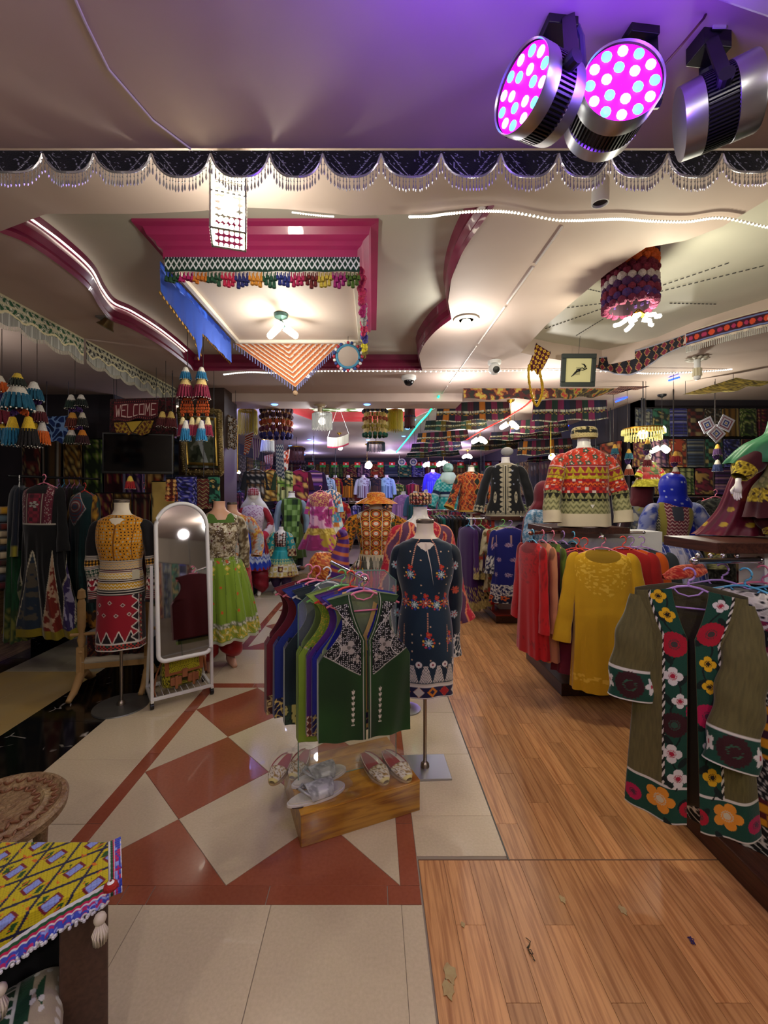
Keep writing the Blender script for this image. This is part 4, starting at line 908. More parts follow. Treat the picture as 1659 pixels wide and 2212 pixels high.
# =====================================================================  CENTRE: WOODEN BOX, GLASS, VESTS
BOXA = .385; bx = Vector((-.325, 1.902, 0)); ex = Vector((math.cos(BOXA), math.sin(BOXA), 0)); ey = Vector((-math.sin(BOXA), math.cos(BOXA), 0))
def onbox(a, c, z=0): return bx+ex*a+ey*c+Vector((0, 0, z))
PINE = woodmat('pine_stain', '#c8922e', '#8a5414')
mp = [n for n in PINE.node_tree.nodes if n.type == 'MAPPING'][0]; mp.inputs['Scale'].default_value = (3, 14, 26); mp.inputs['Rotation'].default_value = (0, .05, .1)
nn = [n for n in PINE.node_tree.nodes if n.type == 'TEX_NOISE'][0]; nn.inputs['Distortion'].default_value = 1.6; nn.inputs['Scale'].default_value = .9
PINE.node_tree.nodes['Principled BSDF'].inputs['Coat Weight'].default_value = .4
bl, bw, bh = .61, .42, .145
t = thing('wooden_box', 'low stained pine display box standing on the tiled floor', 'box', onbox(bl/2, bw/2), BOXA)
MB().box((0, 0, bh/2), (bl, bw, bh)).build('box_body', PINE, t, bevel=.003)
for k in range(5): MB().box((0, -bw/2+bw/5*(k+.5), bh+.003), (bl+.004, bw/5-.002, .008)).build('board', PINE, t, bevel=.0015)
ZB = bh+.007
GL = mat('clear_glass', '#e8f4ee', .12, alpha=.10, spec=.3); GLE = mat('glass_edge', '#6a9080', .1, alpha=.75)
gl = onbox(.03, .20, ZB+.002); t = thing('glass_panel', 'clear glass panel standing on the wooden box behind the green vest', 'glass panel', gl, BOXA)
gp = [(0, 0), (.54, 0), (.54, .98), (.47, 1.04), (.30, 1.05), (.12, 1.0), (0, .90)]
MB().prism(gp, -.004, .004, Matrix.Rotation(pi/2, 4, 'X')).build('glass', GL, t)
MB().tube([(x, 0, z) for x, z in gp], .0035, 4, True).build('glass_edge', GLE, t)
hz = 1.20
arm0 = onbox(.30, -.03, hz-.0); arm1 = onbox(.30, .52, hz-.0)
rail('chrome rail holding the embroidered vests above the wooden box', arm0, arm1, .010, [(onbox(.30, .26, hz), onbox(.30, .26, ZB+1.03))])
def vest(label, pos, rz, back, main, yoke=None, edge=None, hem=None, col='pink', w=.43, L=.66, n=(110, 170), m=None, bead=False, leaf=False, group=None):
    t = thing('vest', label, 'vest', pos, rz, group); hanger(t, .36, col)
    h = w/2; z0 = -.065
    zs = np.linspace(0, L, n[1]); tz = zs/L
    sh_in, sh_out = .066, h*.80
    def side(z):                                        # outer edge: shoulder slope handled by depth, armhole to 0.26
        return np.where(z < .25, sh_out-.055*np.sin(np.clip(z/.25, 0, 1)*pi)+(h*.86-sh_out)*np.clip(z/.25, 0, 1)**2, h*.86+(h-h*.86)*np.clip((z-.25)/.05, 0, 1)+.0*z)
    def inner(z): return np.where(z < .21, .006+(sh_in-.006)*(1-np.clip((z-.02)/.19, 0, 1)**1.6), .006)
    def fpat(sg):
        def f(im, U, V, S, T):
            put(im, U > -1, main); xx = abs(S)
            if m is VELVET: n_ = vnoise(S*9+3, T*7, 5); im[..., :3] *= (.65+.8*n_[..., None]*(.3+.9*V[..., None]))
            if yoke:
                yk = (T > .035) & (T < .385-.62*xx+.0) & (xx > inner(T)+.02)
                put(im, yk, yoke[0]); 
                cell = .0088; i = np.floor(S/cell); j = np.floor(T/cell); a = hsh(i, j, 1)*pi; dx = S/cell-i-.5+.3*(hsh(i, j, 2)-.5); dy = T/cell-j-.5+.3*(hsh(i, j, 4)-.5)
                rx = dx*np.cos(a)+dy*np.sin(a); ry = -dx*np.sin(a)+dy*np.cos(a); st = (abs(rx) < .36) & (abs(ry) < .13) & (hsh(i, j, 3) > .32)
                put(im, yk & st, yoke[1], .15)
                if bead:
                    for (cx, cy, r0) in ((.10, .115, .02), (.085, .235, .034), (.13, .19, .018), (.05, .29, .02)): flower(im, xx, T, cx, cy, r0, '#a9a39a', '#6c6862', 3, .45, .6)
                    put(im, yk & (abs(np.hypot(xx-.17, T-.24)-.05) < .002), '#c9c6bc', .6); put(im, yk & (abs((xx-.08)+(T-.13)*.8) < .002) & (T > .07) & (T < .2), '#c9c6bc', .6)
                put(im, (abs(T-(.387-.62*xx)) < .0022) & (xx > .03), '#b8b6a8', .5)
            if leaf:
                k = (T > .43) & (T < .60); put(im, k & (abs(xx-.065) < .0014), '#d5d0bc', .5)
                yy = ((T-.43) % .026)/.026; put(im, k & (abs(abs(xx-.065)-.006*(1-yy)-.001) < .003) & (yy > .25) & (yy < .8), '#d8d4c4', .5)
            put(im, (xx < inner(T)+.012) & (xx > inner(T)+.008), '#9c9c8c', .3)
            if edge: put(im, (xx < inner(T)+.02) | (T > L-.03), edge)
            if hem: fill(im, T > L-.10, hem[0], hem[1], S, T, hem[2])
        return f
    for sg in (-1, 1):
        U, V = np.meshgrid(np.linspace(0, 1, n[0]//2), np.linspace(0, 1, n[1])); z = V*L; xo = side(z)-.014*np.sin(np.clip(z/.27, 0, 1)*pi)**1.5; xi = inner(z); x = sg*(xi+(xo-xi)*U)
        y = -.03-.028*np.sin(np.clip(V*2.2, 0, 1)*pi/2)*(1-.75*(np.abs(x)/h)**2.5)+.02*np.exp(-(z/.03)**2)+.006*np.sin(x*50+z*8)*V
        zz = z0-z-.20*np.clip(np.abs(x)-.06, 0, 1)*np.exp(-z/.10)
        rgb = paint_pat(fpat(sg), U, V, x, z); grid('front_panel', np.stack([x, y, zz], -1), rgb, m or COTTON, t, flip=sg < 0, thick=.004)
    U, V = np.meshgrid(np.linspace(-1, 1, 50), np.linspace(0, 1, 60)); z = V*L; x = U*side(z); y = .03-.015*U**2+.006*np.sin(x*40)*V-.03*np.abs(U)**4*(z > .26)
    zz = z0-.0-z*1.0-.20*np.clip(np.abs(x)-.06, 0, 1)*np.exp(-z/.10)+.0
    rgb = paint_pat(back, U, V, x, z); grid('back_panel', np.stack([x, y, zz], -1), rgb, COTTON, t, thick=.004)
    for sg in (-1, 1):                                   # side seam closes front and back below the armhole
        zc_ = np.linspace(.27, L, 40); U, V = np.meshgrid(np.linspace(0, 1, 6), zc_); x = sg*side(V); y = -.036+.05*U
        rgb = paint_pat(main, U, V, x, V); grid('side_seam', np.stack([x+0*U, y, z0-V-.20*np.clip(side(V)-.06, 0, 1)*np.exp(-V/.10)], -1), rgb, m or COTTON, t)
    return t
va = BOXA-.10
def vp(c, a=.30): return onbox(a, c, hz+.0)
vest('dark green velvet vest with silver beaded yoke, frontmost on the rack', vp(-.01)+Vector((0, 0, -.0)), va, '#6f7c58', '#16380f', ('#080b08', '#e6e2da'), None, None, 'pink', .445, .665, (260, 330), VELVET, True, True)
vest('royal blue vest right behind the dark green velvet one', vp(.055), va, '#1a1e70', '#1c2284', None, '#c8a860', ('scroll', ['#14164c', '#b09a5a'], .05), 'lilac', .47, .66, m=SATIN)
vest('purple vest with brown trim between blue and lime vests', vp(.10, .27), va+.05, '#3a2050', '#46206e', None, '#5a4438', ('dia', ['#5c2a24', '#d0c4a8', '#b0502c'], .03), 'red', .45, .68)
vest('lime green vest with orange sequins on the rack left side', vp(.15, .24), va+.12, '#5c7038', '#74902c', ('#6a8828', '#d8a83c'), None, None, 'green', .46, .72, m=SATIN)
vest('dark teal velvet vest pressed behind the glass panel', vp(.25, .19), va+.1, '#101c22', '#0e2026', None, '#15163c', ('noise', ['#1a2418', '#b0a860', '#243c2c'], .02), 'white', .45, .68, m=VELVET)
vest('navy vest hanging behind the glass at the rack end', vp(.31, .15), va+.15, '#16204c', '#18286c', None, None, ('scroll', ['#181c3c', '#c8b060'], .05), 'pink', .46, .66)
vest('maroon vest with gold paisley hem, farthest left on the rack', vp(.37, .12), va+.2, '#4c1018', '#5c1420', None, None, ('scroll', ['#3a1614', '#b49860', '#c8b070'], .06), 'pink', .47, .66)
# ---- shoes and sandals on the box
def outline(L, wd, n=40, toe=.3):
    out = []
    for k in range(n):
        a = 2*pi*k/n; c, s = math.cos(a), math.sin(a); y = c*L/2; f = 1-.22*math.cos(a*1)*(-1)-.12*math.sin(2*a)*0
        wv = wd/2*(1+.18*c) if c > -.2 else wd/2*(.92+.05*c); out.append((s*wv, y))
    return out
def shoe(label, pos, rz, s=1, pointed=True):
    t = thing('embroidered_shoe', label, 'shoe', pos, rz); L, W = .275*s, .105*s
    nv, nu = 40, 40; v = np.linspace(0, 1, nv)[:, None]; th = np.linspace(-pi, pi, nu, endpoint=False)[None]
    wv = W/2*(np.sin(np.clip(v*1.0, .02, .98)*pi)**.42)*(.86+.26*v-.1*(v > .9)*(v-.9)*10); 
    hv = (.052-.012*v)*(np.sin(np.clip(v, .03, .97)*pi)**.3)
    x = wv*np.sin(th); z = hv*.5*(1-np.cos(th)) ; z = np.where(np.cos(th) > .75, 0.0*z, z)
    y = (v-.5)*L+0*x
    # upper: open over the rear half
    keep_open = (v < .64) & (np.abs(th) > 1.75)
    z = np.where(keep_open, .006+0*z, z); x2 = np.where(keep_open, x*1.0, x)
    def pat(im, U, V, S, T):
        put(im, U > -1, '#d8d0bc'); thh = (U-.5)*2*pi
        put(im, (V < .66) & (np.abs(thh) > 1.5), '#8c1c20'); e = (V > .60); n_ = vnoise(V*60, U*60, 2); put(im, e & (n_ > .55) & (V < .9) & (np.abs(thh) > 1.3), '#b08c48', .7); put(im, e & (n_ > .72) & (np.abs(thh) > 1.3), '#7c5c28', .5); put(im, (V > .93), '#d8c880')
    U = (th+pi)/(2*pi)+0*v; V = v+0*th; rgb = paint_pat(pat, U, V, x, y)
    grid('upper', np.stack([x2, y, z+.008], -1), rgb, SATIN, t, closed=True)
    MB().prism([(x_, y_) for x_, y_ in outline(L*.98, W*.95)], 0, .010).build('sole', mat('tan_sole', '#b09468', .6), t, bevel=.002)
    return t
def at_z(u, v, z): return G(u, v, z)
PLB = mat('plastic_wrap', '#f4f8fa', .10, alpha=.07, spec=.6)
def bag_over(label, pos, rz, a, c, hgt, seed):
    rs = np.random.RandomState(seed); nu, nv = 60, 24; v = np.linspace(0, 1, nv)[:, None]; th = np.linspace(-pi, pi, nu, endpoint=False)[None]
    r = np.sin(v*pi/2*.999)**.55; wr = 1+.06*np.sin(7*th+5*v)+.05*np.sin(13*th-9*v+2)
    x = a*r*np.cos(th)*wr; y = c*r*np.sin(th)*wr; z = hgt*np.cos(v*pi/2)*(1+.12*np.sin(9*th+3))+.002
    Pt = np.stack([x, y, z+0*x], -1); o = grid('plastic_bag', Pt, None, PLB, None, closed=True, loc=pos); o.rotation_euler.z = rz; tag(o, label, 'plastic bag'); return o
for (u, v), lab in (((808, 1655), 'cream and gold slip-on shoe with red lining, left one at box corner'), ((855, 1650), 'cream and gold slip-on shoe with red lining, right one at box corner')):
    g = G(u, v, ZB+.02); g.z = ZB+.001; shoe(lab, g, pi+.46, 1.0)
g = G(832, 1652, ZB+.02); g.z = ZB+.001; bag_over('clear plastic wrap over the two red lined shoes', g, .46, .125, .165, .085, 3)
for (u, v), lab in (((610, 1620), 'gold embroidered shoe in plastic, rear left of the glass'), ((633, 1628), 'gold embroidered shoe in plastic touching the glass panel edge')):
    g = G(u, v, ZB+.02); g.z = ZB+.001
for k, lab in enumerate(('gold embroidered shoe in plastic, outer one left of the glass', 'gold embroidered shoe in plastic, inner one beside the glass')):
    q = onbox(-.03+.10*k, .34, ZB+.001); shoe(lab, q, BOXA+pi-.55, .9)
bag_over('crumpled plastic wrap around the gold shoes behind the glass', onbox(.03, .33, ZB+.001), BOXA-.5, .12, .15, .10, 5)
def sandal(label, pos, rz):
    t = thing('sandal', label, 'sandal', pos, rz, s=1.18); L = .25
    MB().prism(outline(L, .085), 0, .012).build('sole', mat('sandal_sole', '#d8d4cc', .5), t, bevel=.003); MB().prism(outline(L*.95, .075), .012, .018).build('insole', mat('insole', '#d0cbb8', .55), t, bevel=.002)
    MB().prism([(x, y-L*.33) for x, y in outline(.07, .065)], -.0, .004).build('heel_tip', mat('sandal_heel', '#504038', .5), t)  # dark brown piece under the heel
    U, V = np.meshgrid(np.linspace(0, 1, 30), np.linspace(0, 1, 24)); a = (U-.5)*pi; x = .044*np.sin(a); z = .014+.042*np.cos(a); y = -.02+.085*(V-.15)+.03*np.cos(a)*(V-.5)
    rgb = paint_pat(motif('noise', ['#a8aaa8', '#c8cac8', '#8e908e'], .012, .3), U, V, x, y); grid('strap', np.stack([x, y, z], -1), rgb, SATIN, t, thick=.003)
    MB().tube([(.036, -.02, .018), (.034, -.05, .045), (.0, -.075, .055), (-.034, -.05, .045), (-.036, -.02, .018)], .006, 6).build('ankle_strap', mat('silver_strap', '#aaaca8', .4, .3), t, True)
    return t
g = G(668, 1712, ZB); sandal('white sandal with silver strap, front one on the box', onbox(.095, .085, ZB+.001), BOXA-pi/2+.12)
sandal('white sandal with silver strap, rear one on the box', onbox(.14, .205, ZB+.001), BOXA-pi/2+.12)
bag_over('clear plastic wrap over the white sandals', onbox(.115, .135, ZB+.001), BOXA, .165, .11, .08, 9)

# =====================================================================  MANNEQUINS AT THE CENTRE
def velvetpat(im, U, V, S, T):
    n = vnoise(S*8, T*6, 1); put(im, U > -1, '#0c2130'); im[..., :3] *= (.6+1.1*n[..., None])
    k = (hsh(np.floor(S/.05), np.floor(T/.05), 4) > .6) & (np.hypot((S/.05) % 1-.5, (T/.05) % 1-.5) < .09); put(im, k, '#d8b890', .4)
    def big(cx, cy, r, cc='#a8c0bc'):
        for a in range(9):
            A = 2*pi*a/9; c2 = ['#b8401c', '#d8a838', '#2a3c9c', '#b03048'][a % 4]; q = np.hypot(S-cx-r*1.25*math.cos(A), T-cy-r*1.25*math.sin(A)) < r*.28; put(im, q, c2, .2)
        flower(im, S, T, cx, cy, r, cc, '#284048', 8, .3, .3, '#d8d4c8')
        flower(im, S, T, cx, cy-r*2.0, r*.75, '#b42c20', '#d06030', 3, .4)
    for sx in (-1, 1):
        put(im, (abs(S-sx*(.035+.25*(T-.0))) < .0035) & (T < .17) & ((T*90) % 1 < .7), '#d09a78', .4)
        big(sx*.085, .21, .022)
        put(im, (abs(S-sx*.13) < .0035) & (T > .52) & (T < .68) & ((T*70) % 1 < .75), '#c08868', .4)
    for k in range(-6, 7): big(k*.062, .385+.012*(k % 2), .022, '#a8c0bc' if k % 2 else '#c0583c')
    put(im, (abs(S-.01) < .0035) & (T > .44) & (T < .58) & ((T*70) % 1 < .75), '#c08868', .4)
    big(.015, .62, .024); big(.15, .61, .02, '#b06860'); big(-.2, .6, .02)
    h = T.max(); w_ = (T > h-.24) & (T < h-.085)
    tr = abs(((S/.075) % 1)-.5)*2; y = (T-(h-.24))/.155
    put(im, w_ & (y > .30) & (y < .95) & (tr > 1-y*1.0) & (((y*9+tr*4) % 1) > .35), '#cfc9bc'); flower_c = w_ & (np.hypot((S/.075 % 1-.5)*.075, (T-(h-.20))) < .018); put(im, flower_c, '#d4cec4'); put(im, w_ & (np.hypot((S/.075 % 1-.5)*.075, (T-(h-.20))) < .006), '#7a2430')
    put(im, (T > h-.09) & (T < h-.075), '#c0b8a8'); fill(im, T > h-.075, 'dia', ['#16163c', '#c87820', '#16163c'], S, T-(h-.075)+.0, .075); k = (T > h-.075) & (((S/.075) // 1) % 3 == 1) & (abs((S/.075) % 1-.5)+abs((T-(h-.0375))/.075) < .4); put(im, k, '#9c1c20'); k = (T > h-.075) & (((S/.075) // 1) % 3 == 2) & (abs((S/.075) % 1-.5)+abs((T-(h-.0375))/.075) < .4); put(im, k, '#c4c0b4')
    put(im, (abs(T-(h-.072)) < .004) | (abs(T-(h-.004)) < .004), '#d0ccc0')
def vsl(im, U, V, S, T):
    put(im, U > -1, '#0c1b27')
    for k in range(4): flower(im, S, T, 0.0, .12+.16*k, .026, ['#a8c0bc', '#c0583c'][k % 2], '#b42c20', 7, .3, .2)
    fill(im, V > .8, 'scroll', ['#0c1b27', '#cfc9bc'], S, T, .05)
t = headless_mannequin('headless mannequin in dark teal velvet top embroidered with flowers', 918, 2.46, 0, -.08, .93, name='mannequin')
neck(t, 1.46); stand(t, 1.0, 'square')
dressup(t, [(1.452, .084, .072), (1.44, .105, .076), (1.42, .15, .075), (1.385, .178, .088), (1.30, .182, .115), (1.22, .175, .125), (1.09, .145, .105), (.98, .16, .115), (.85, .175, .125), (.7, .18, .13), (.50, .178, .135)], velvetpat, 480, 420, (4, .012, .8), slpat=vsl, m=VELVET, name='velvet_top', arms=([(-.16, 0, 1.39), (-.19, .01, 1.34), (-.185, .05, 1.1), (-.16, .07, .85), (-.15, .06, .66)], [(.16, 0, 1.39), (.19, .01, 1.34), (.19, .05, 1.1), (.175, .07, .85), (.175, .06, .70)]), slr=[.03, .052, .048, .048, .058], snu=70, snv=160)
MB().add([(.004, -.128, 1.43), (.03, -.14, 1.30), (.045, -.145, 1.18), (.026, -.14, 1.30), (-.006, -.128, 1.43)], [(0, 1, 2, 3), (0, 3, 4)]).build('neck_slit', SKIN, t)
# orange embroidered dress
def orpat(im, U, V, S, T):
    fill(im, U > -1, 'scroll', ['#2c2410', '#c07c10', '#a05010'], S, T, .055); n = vnoise(S*50, T*50, 3); put(im, (n > .75), '#2e4a24'); put(im, n < .16, '#c8a028')
    k = (abs(S) < .12) & (T < .40); put(im, k, '#7a2a12'); x = abs(S); 
    for j in range(5):
        cy = .04+.085*j
        for sx in (0, 1):
            r = np.hypot(x-(.0 if sx == 0 else .075), (T-cy)*1.05); kk = k & (r < .042); put(im, kk, '#c89028'); put(im, k & (r < .035), '#1c1a16'); put(im, k & (r < .028), '#c0602c'); put(im, k & (r < .016), '#d8c8a0', .3)
    for j in range(5): flower(im, S, T, 0, .04+.085*j, .016, '#d8d4cc', '#6c5040', 6, .3, .5)
    put(im, k & (abs(x-.045) < .003), '#b8b0a0'); put(im, k & (abs(x-.118) < .004), '#b8b0a0')
    for sx in (-1, 1): flower(im, S, T, sx*.145, .05, .035, '#c8c0b4', '#7a6a58', 9, .35, .4)
def orskirt(im, U, V, S, T):
    put(im, U > -1, '#3a3a34'); per = .026; a = (S/per); i = np.floor(a); f_ = abs(a-i-.5)
    cols = ['#d8a018', '#a83014', '#d8d4c0', '#3c5a34', '#c87018', '#84204c', '#e0b030']
    put(im, T < .05, '#b8ac90'); 
    for band, (t0, t1) in enumerate(((.02, .13), (.11, .32), (.30, .5), (.48, .8))):
        y = (T-t0)/(t1-t0)+.12*hsh(i, i, band); k = (y > 0) & (y < 1) & (f_ < .48*np.sin(np.clip(y, 0, 1)*pi)**.6)
        idx = (np.floor(hsh(i, i*2, band+3)*7)).astype(int) % 7
        pal = np.array([C(c) for c in (cols if band else ['#8a8478', '#30302c', '#c8c4b4', '#4a4a40', '#b8b4a4', '#8c5c28', '#d0ccbc'])]); im[k, :3] = pal[idx[k]]
def both(a, bfn, z):
    def f(im, U, V, S, T):
        a(im, U, V, S, T); im2 = im.copy(); bfn(im2, U, V, S, T-z); k = T > z; im[k] = im2[k]
    return f
t = headless_mannequin('mannequin in orange embroidered dress with orange headscarf, behind the vests', 812, 3.85, 0, 0, 1.02); stand(t, 1.0)
neck(t, 1.44, cap=False, top=.07)
dressup(t, [(.98, .18, .15), (.9, .23, .20), (.6, .34, .30), (.28, .42, .38)], both(orpat, orskirt, .40), 360, 300, (22, .016, 1.03), slpat=motif('scroll', ['#2c2410', '#c07c10', '#a05010', '#2e4a24'], .05), slr=[.03, .066, .078, .06, .055], arms=([(-.165, 0, 1.385), (-.22, 0, 1.32), (-.27, 0, 1.16), (-.31, -.04, 1.03), (-.28, -.10, .9)], [(.165, 0, 1.385), (.22, 0, 1.32), (.34, .02, 1.2), (.30, -.08, 1.05), (.2, -.16, .96)]), seed=3, snu=50, snv=90)
hand(t, (.19, -.165, .955), (-.6, -.3, -.7), m=SKIN)
loft('headscarf', [(1.60, .01, .01, 0, 0), (1.597, .05, .045), (1.585, .078, .07), (1.565, .085, .08), (1.55, .088, .085), (1.525, .14, .12), (1.50, .185, .15), (1.493, .192, .155)], motif('scroll', ['#b85c14', '#c89038', '#a84410'], .03), 90, 50, (7, .012, 1.57), SATIN, t)
# toy camel on the rack
t = thing('pedestal', 'white pedestal under the toy camel behind the vests', 'pedestal', (X(728, 3.1), 3.1, 0)); MB().box((0, 0, .37), (.26, .2, .74)).build('pedestal_body', WHITE, t, bevel=.004)
t = thing('toy_camel', 'stuffed camel toy in purple and embroidered orange cloth with pink tuft', 'toy', P(730, 1230, 3.1)); 
EMB = motif('scroll', ['#b04a1c', '#d89a48', '#7a1c2c'], .035); PUR = motif('solid', ['#4a2470'])
loft('body', [(.13, .01, .01, -.12), (.12, .06, .05, -.11), (.06, .11, .075, -.10), (0, .13, .08, -.08), (-.06, .12, .075, -.07), (-.12, .06, .05, -.06), (-.13, .01, .01, -.06)], EMB, 60, 40, m=SATIN, parent=t)
sleeve('neck', [(-.02, -.01, -.12), (.0, -.02, .0), (.03, -.02, .12), (.045, -.02, .22), (.03, -.03, .27), (-.01, -.04, .25)], [.075, .085, .06, .04, .038, .01], both(lambda im, U, V, S, T: put(im, U > -1, '#4a2470'), lambda im, U, V, S, T: fill(im, U > -1, 'stripe', ['#4a2470', '#b8602c', '#4a2470'], S, T, .06), 0), 36, 70, SATIN, t)
for dx, dy in ((-.14, -.03), (-.12, .04), (.0, -.04), (.02, .03)): sleeve('leg', [(dx, dy, -.05), (dx, dy, -.18), (dx, dy, -.30)], [.035, .026, .022], PUR, 14, 12, SATIN, t)
b = MB()
for k in range(10): b.ball((.035+R.uniform(-.018, .018), -.02, .285+R.uniform(-.01, .025)), .014, 7, 5)
b.build('pink_tuft', yarn('#c8246c'), t); MB().tube([(-.02, -.07, .0), (.05, -.08, .06), (.06, -.03, .10)], .008, 6).tube([(-.02, -.09, -.08), (.08, -.06, -.02)], .008, 6).build('bridle', yarn('#b8702c'), t)
# purple-red jacket mannequin with cap behind the velvet one
def ogee(c1, c2, c3, p=.12, c4_=None):
    def f(im, U, V, S, T):
        put(im, U > -1, c1); a = S/p; w_ = .5+.38*np.sin(T/p*pi); d = abs((a % 1)-.5); w2 = np.where(np.floor(a) % 2 < 1, w_, 1-w_)*.5
        put(im, abs(d-w2) < .05, c3); put(im, d < w2-.05, c2); fill(im, (d < w2-.08), 'spark', [c2, c4_ or c3, c2], S, T, .03)
    return f
t = headless_mannequin('mannequin in purple and red ogee jacket with round embroidered cap', 908, 3.15, 0, .1, .98); neck(t, 1.46, WMAN, cap=False); stand(t, 1.0, r=.10, dx=-.10)
JK = ogee('#5a3450', '#a81c34', '#d8885c', .13, '#d06a50')
dressup(t, [(.98, .165, .12), (.8, .18, .14), (.62, .19, .15)], JK, 160, 160, slpat=JK, slr=[.03, .06, .055, .06, .08], arms=([(-.165, 0, 1.385), (-.21, 0, 1.33), (-.24, 0, 1.1), (-.26, 0, .9)], [(.165, 0, 1.385), (.21, 0, 1.33), (.25, 0, 1.1), (.30, -.02, .82), (.34, -.02, .68)]), seed=5, snu=40, snv=80)
MB().lathe([(.0005, .0), (.06, -.01), (.075, -.03), (.075, -.085), (.06, -.09)], 28, (0, .0, 1.65)).build('cap_base', yarn('#5a3a28'), t, .6)
loft('round_cap', [(1.655, .005, .005), (1.652, .06, .06), (1.638, .083, .083), (1.60, .088, .088), (1.565, .084, .084)], motif('flor', ['#2c1a20', '#c08c4c', '#a83a2c', '#d8d0c0'], .028), 90, 30, m=COTTON, parent=t)

# =====================================================================  LEFT SIDE
def yellowmirror(im, U, V, S, T):
    fill(im, U > -1, 'hex', ['#c07c14', '#d09a24', '#3a0c14', '#9c9a92'], S+.012*np.sin(T*30), T*.92, .021, .5)
    k = (abs(S) < .005) | (abs(abs(S)-.11) < .003); put(im, k & (T < .33), '#7c4c10')
    b_ = [(.33, .345, 'stripe', ['#141010', '#c8c0b0', '#141010'], .012), (.345, .40, 'zig', ['#b8b0a0', '#d09a24', '#7c6c50'], .02), (.40, .425, 'stripe', ['#141010', '#c8c0b0', '#7a1c28'], .012), (.425, .47, 'zig', ['#c8b888', '#d8a828', '#ddd8c8'], .022), (.47, .50, 'stripe', ['#141010', '#d8d0c0', '#3a1018'], .014), (.50, .545, 'zig', ['#c89820', '#d8d4c0', '#b88a18'], .024), (.545, .59, 'stripe', ['#101010', '#c8c0b0', '#101010'], .018)]
    for a, c, ty, cs, p in b_: fill(im, (T >= a) & (T < c), ty, cs, S, T, p)
    r = T >= .59; put(im, r, '#8c1626'); h = T.max()
    tri = lambda x, y, p: (y > 1-abs((x/p) % 1-.5)*2)
    y = (T-(h-.14))/.09; m_ = r & (y > 0) & (y < 1); a = abs((S/.075) % 1-.5)*2; put(im, m_ & (1-a > 1-y) & (1-a > .1), '#1c1418'); put(im, m_ & (abs((1-a)-(1-y)) < .10), '#cfc8bc')
    for cx, cy in ((-.10, .66), (-.02, .64), (.06, .66), (-.06, .73), (.02, .735), (-.12, .72), (.1, .73)): k = (abs(S-cx)+abs(T-cy) < .016); put(im, k, '#b8b0a4'); put(im, (abs(S-cx)+abs(T-cy) < .009), '#5c1420')
    k = r & (S > .115) & (T < h-.05); a = abs((T/.075) % 1-.5)*2; put(im, k & ((S-.115)/.05 > 1-a), '#20181c'); put(im, k & (abs((S-.115)/.05-(1-a)) < .12), '#cfc8bc')
    put(im, r & (S > .165) & (S < .171), '#cfc8bc'); fill(im, r & (S > .175) & (S < .2), 'check', ['#123c30', '#a02c2c', '#c8b890'], S, T, .014)
    fill(im, T > h-.05, 'check', ['#1c1a20', '#a83428', '#2c5040'], S, T, .012); put(im, abs(T-(h-.052)) < .004, '#cfc8bc'); put(im, T > h-.008, '#cfc8bc')
def ymsleeve(im, U, V, S, T):
    put(im, U > -1, '#0e0d10'); b_ = [(.27, .30, 'stripe', ['#c8c0b0', '#141010', '#c8c0b0'], .012), (.30, .345, 'dot', ['#20180c', '#c88c1c', '#d8a83c'], .022), (.345, .37, 'stripe', ['#c8c0b0', '#141010', '#402028'], .01), (.37, .42, 'flor', ['#143c2c', '#1c5a3c', '#b8b0a0', '#1c5a3c'], .025), (.42, .44, 'stripe', ['#c8c0b0', '#141010', '#c8c0b0'], .01), (.44, .53, 'tri', ['#8c1626', '#d8d0c0', '#20181c'], .05), (.53, .6, 'stripe', ['#101010', '#c0b8a8', '#8c1626'], .014)]
    for a, c, ty, cs, p in b_: fill(im, (T >= a) & (T < c), ty, cs, S, T, p)
t = headless_mannequin('headless mannequin in yellow mirror-work dress with red embroidered hem', 262, 3.19, 0, .1, 1.0); neck(t, 1.46)
stand(t, .8, 'round', .19, mat('dusty_steel', '#6c6c68', .4, .7))
dressup(t, [(1.452, .084, .072), (1.44, .105, .076), (1.42, .15, .075), (1.385, .175, .088), (1.30, .178, .115), (1.22, .17, .125), (1.09, .145, .105), (.98, .155, .115), (.85, .165, .125), (.7, .17, .13), (.46, .178, .135)], yellowmirror, 420, 420, (4, .008, .8), slpat=ymsleeve, slr=[.03, .055, .05, .055, .065], arms=([(-.16, 0, 1.39), (-.195, 0, 1.34), (-.205, 0, 1.1), (-.19, .02, .92), (-.18, .02, .80)], [(.16, 0, 1.39), (.20, 0, 1.34), (.225, 0, 1.1), (.235, 0, .92), (.235, 0, .80)]), snu=60, snv=160)
MB().box((.165, -.135, 1.02), (.05, .004, .065)).build('paper_tag', H('#c8c4a8'), t)
# wooden loom stand
WOODL = mat('raw_wood', '#b08c58', .6, noise=.5, nscale=12, h2='#8c6a3c')
cx, cy = X(250, 3.5), 3.5; t = thing('wooden_loom', 'turned pale wood loom stand holding dark textile behind the yellow dress', 'loom', (cx, cy, 0), .25)
turn = [(.028, .12), (.03, .28), (.022, .30), (.034, .32), (.02, .36), (.032, .42), (.018, .47), (.03, .52), (.03, .72), (.02, .75), (.032, .76), (.026, .82), (.0005, .84)]
for s in (-1, 1):
    MB().lathe(turn, 14, (s*.25, 0, 0)).box((s*.25, 0, .24), (.06, .055, .24)).build('post', WOODL, t, .6)
    MB().tube([(s*.25, -.24, .02), (s*.25, -.14, .05), (s*.25, -.03, .13), (s*.25, .05, .13), (s*.25, .16, .05), (s*.25, .25, .02)], [.02, .028, .036, .036, .028, .02], 8).build('foot', WOODL, t, True)
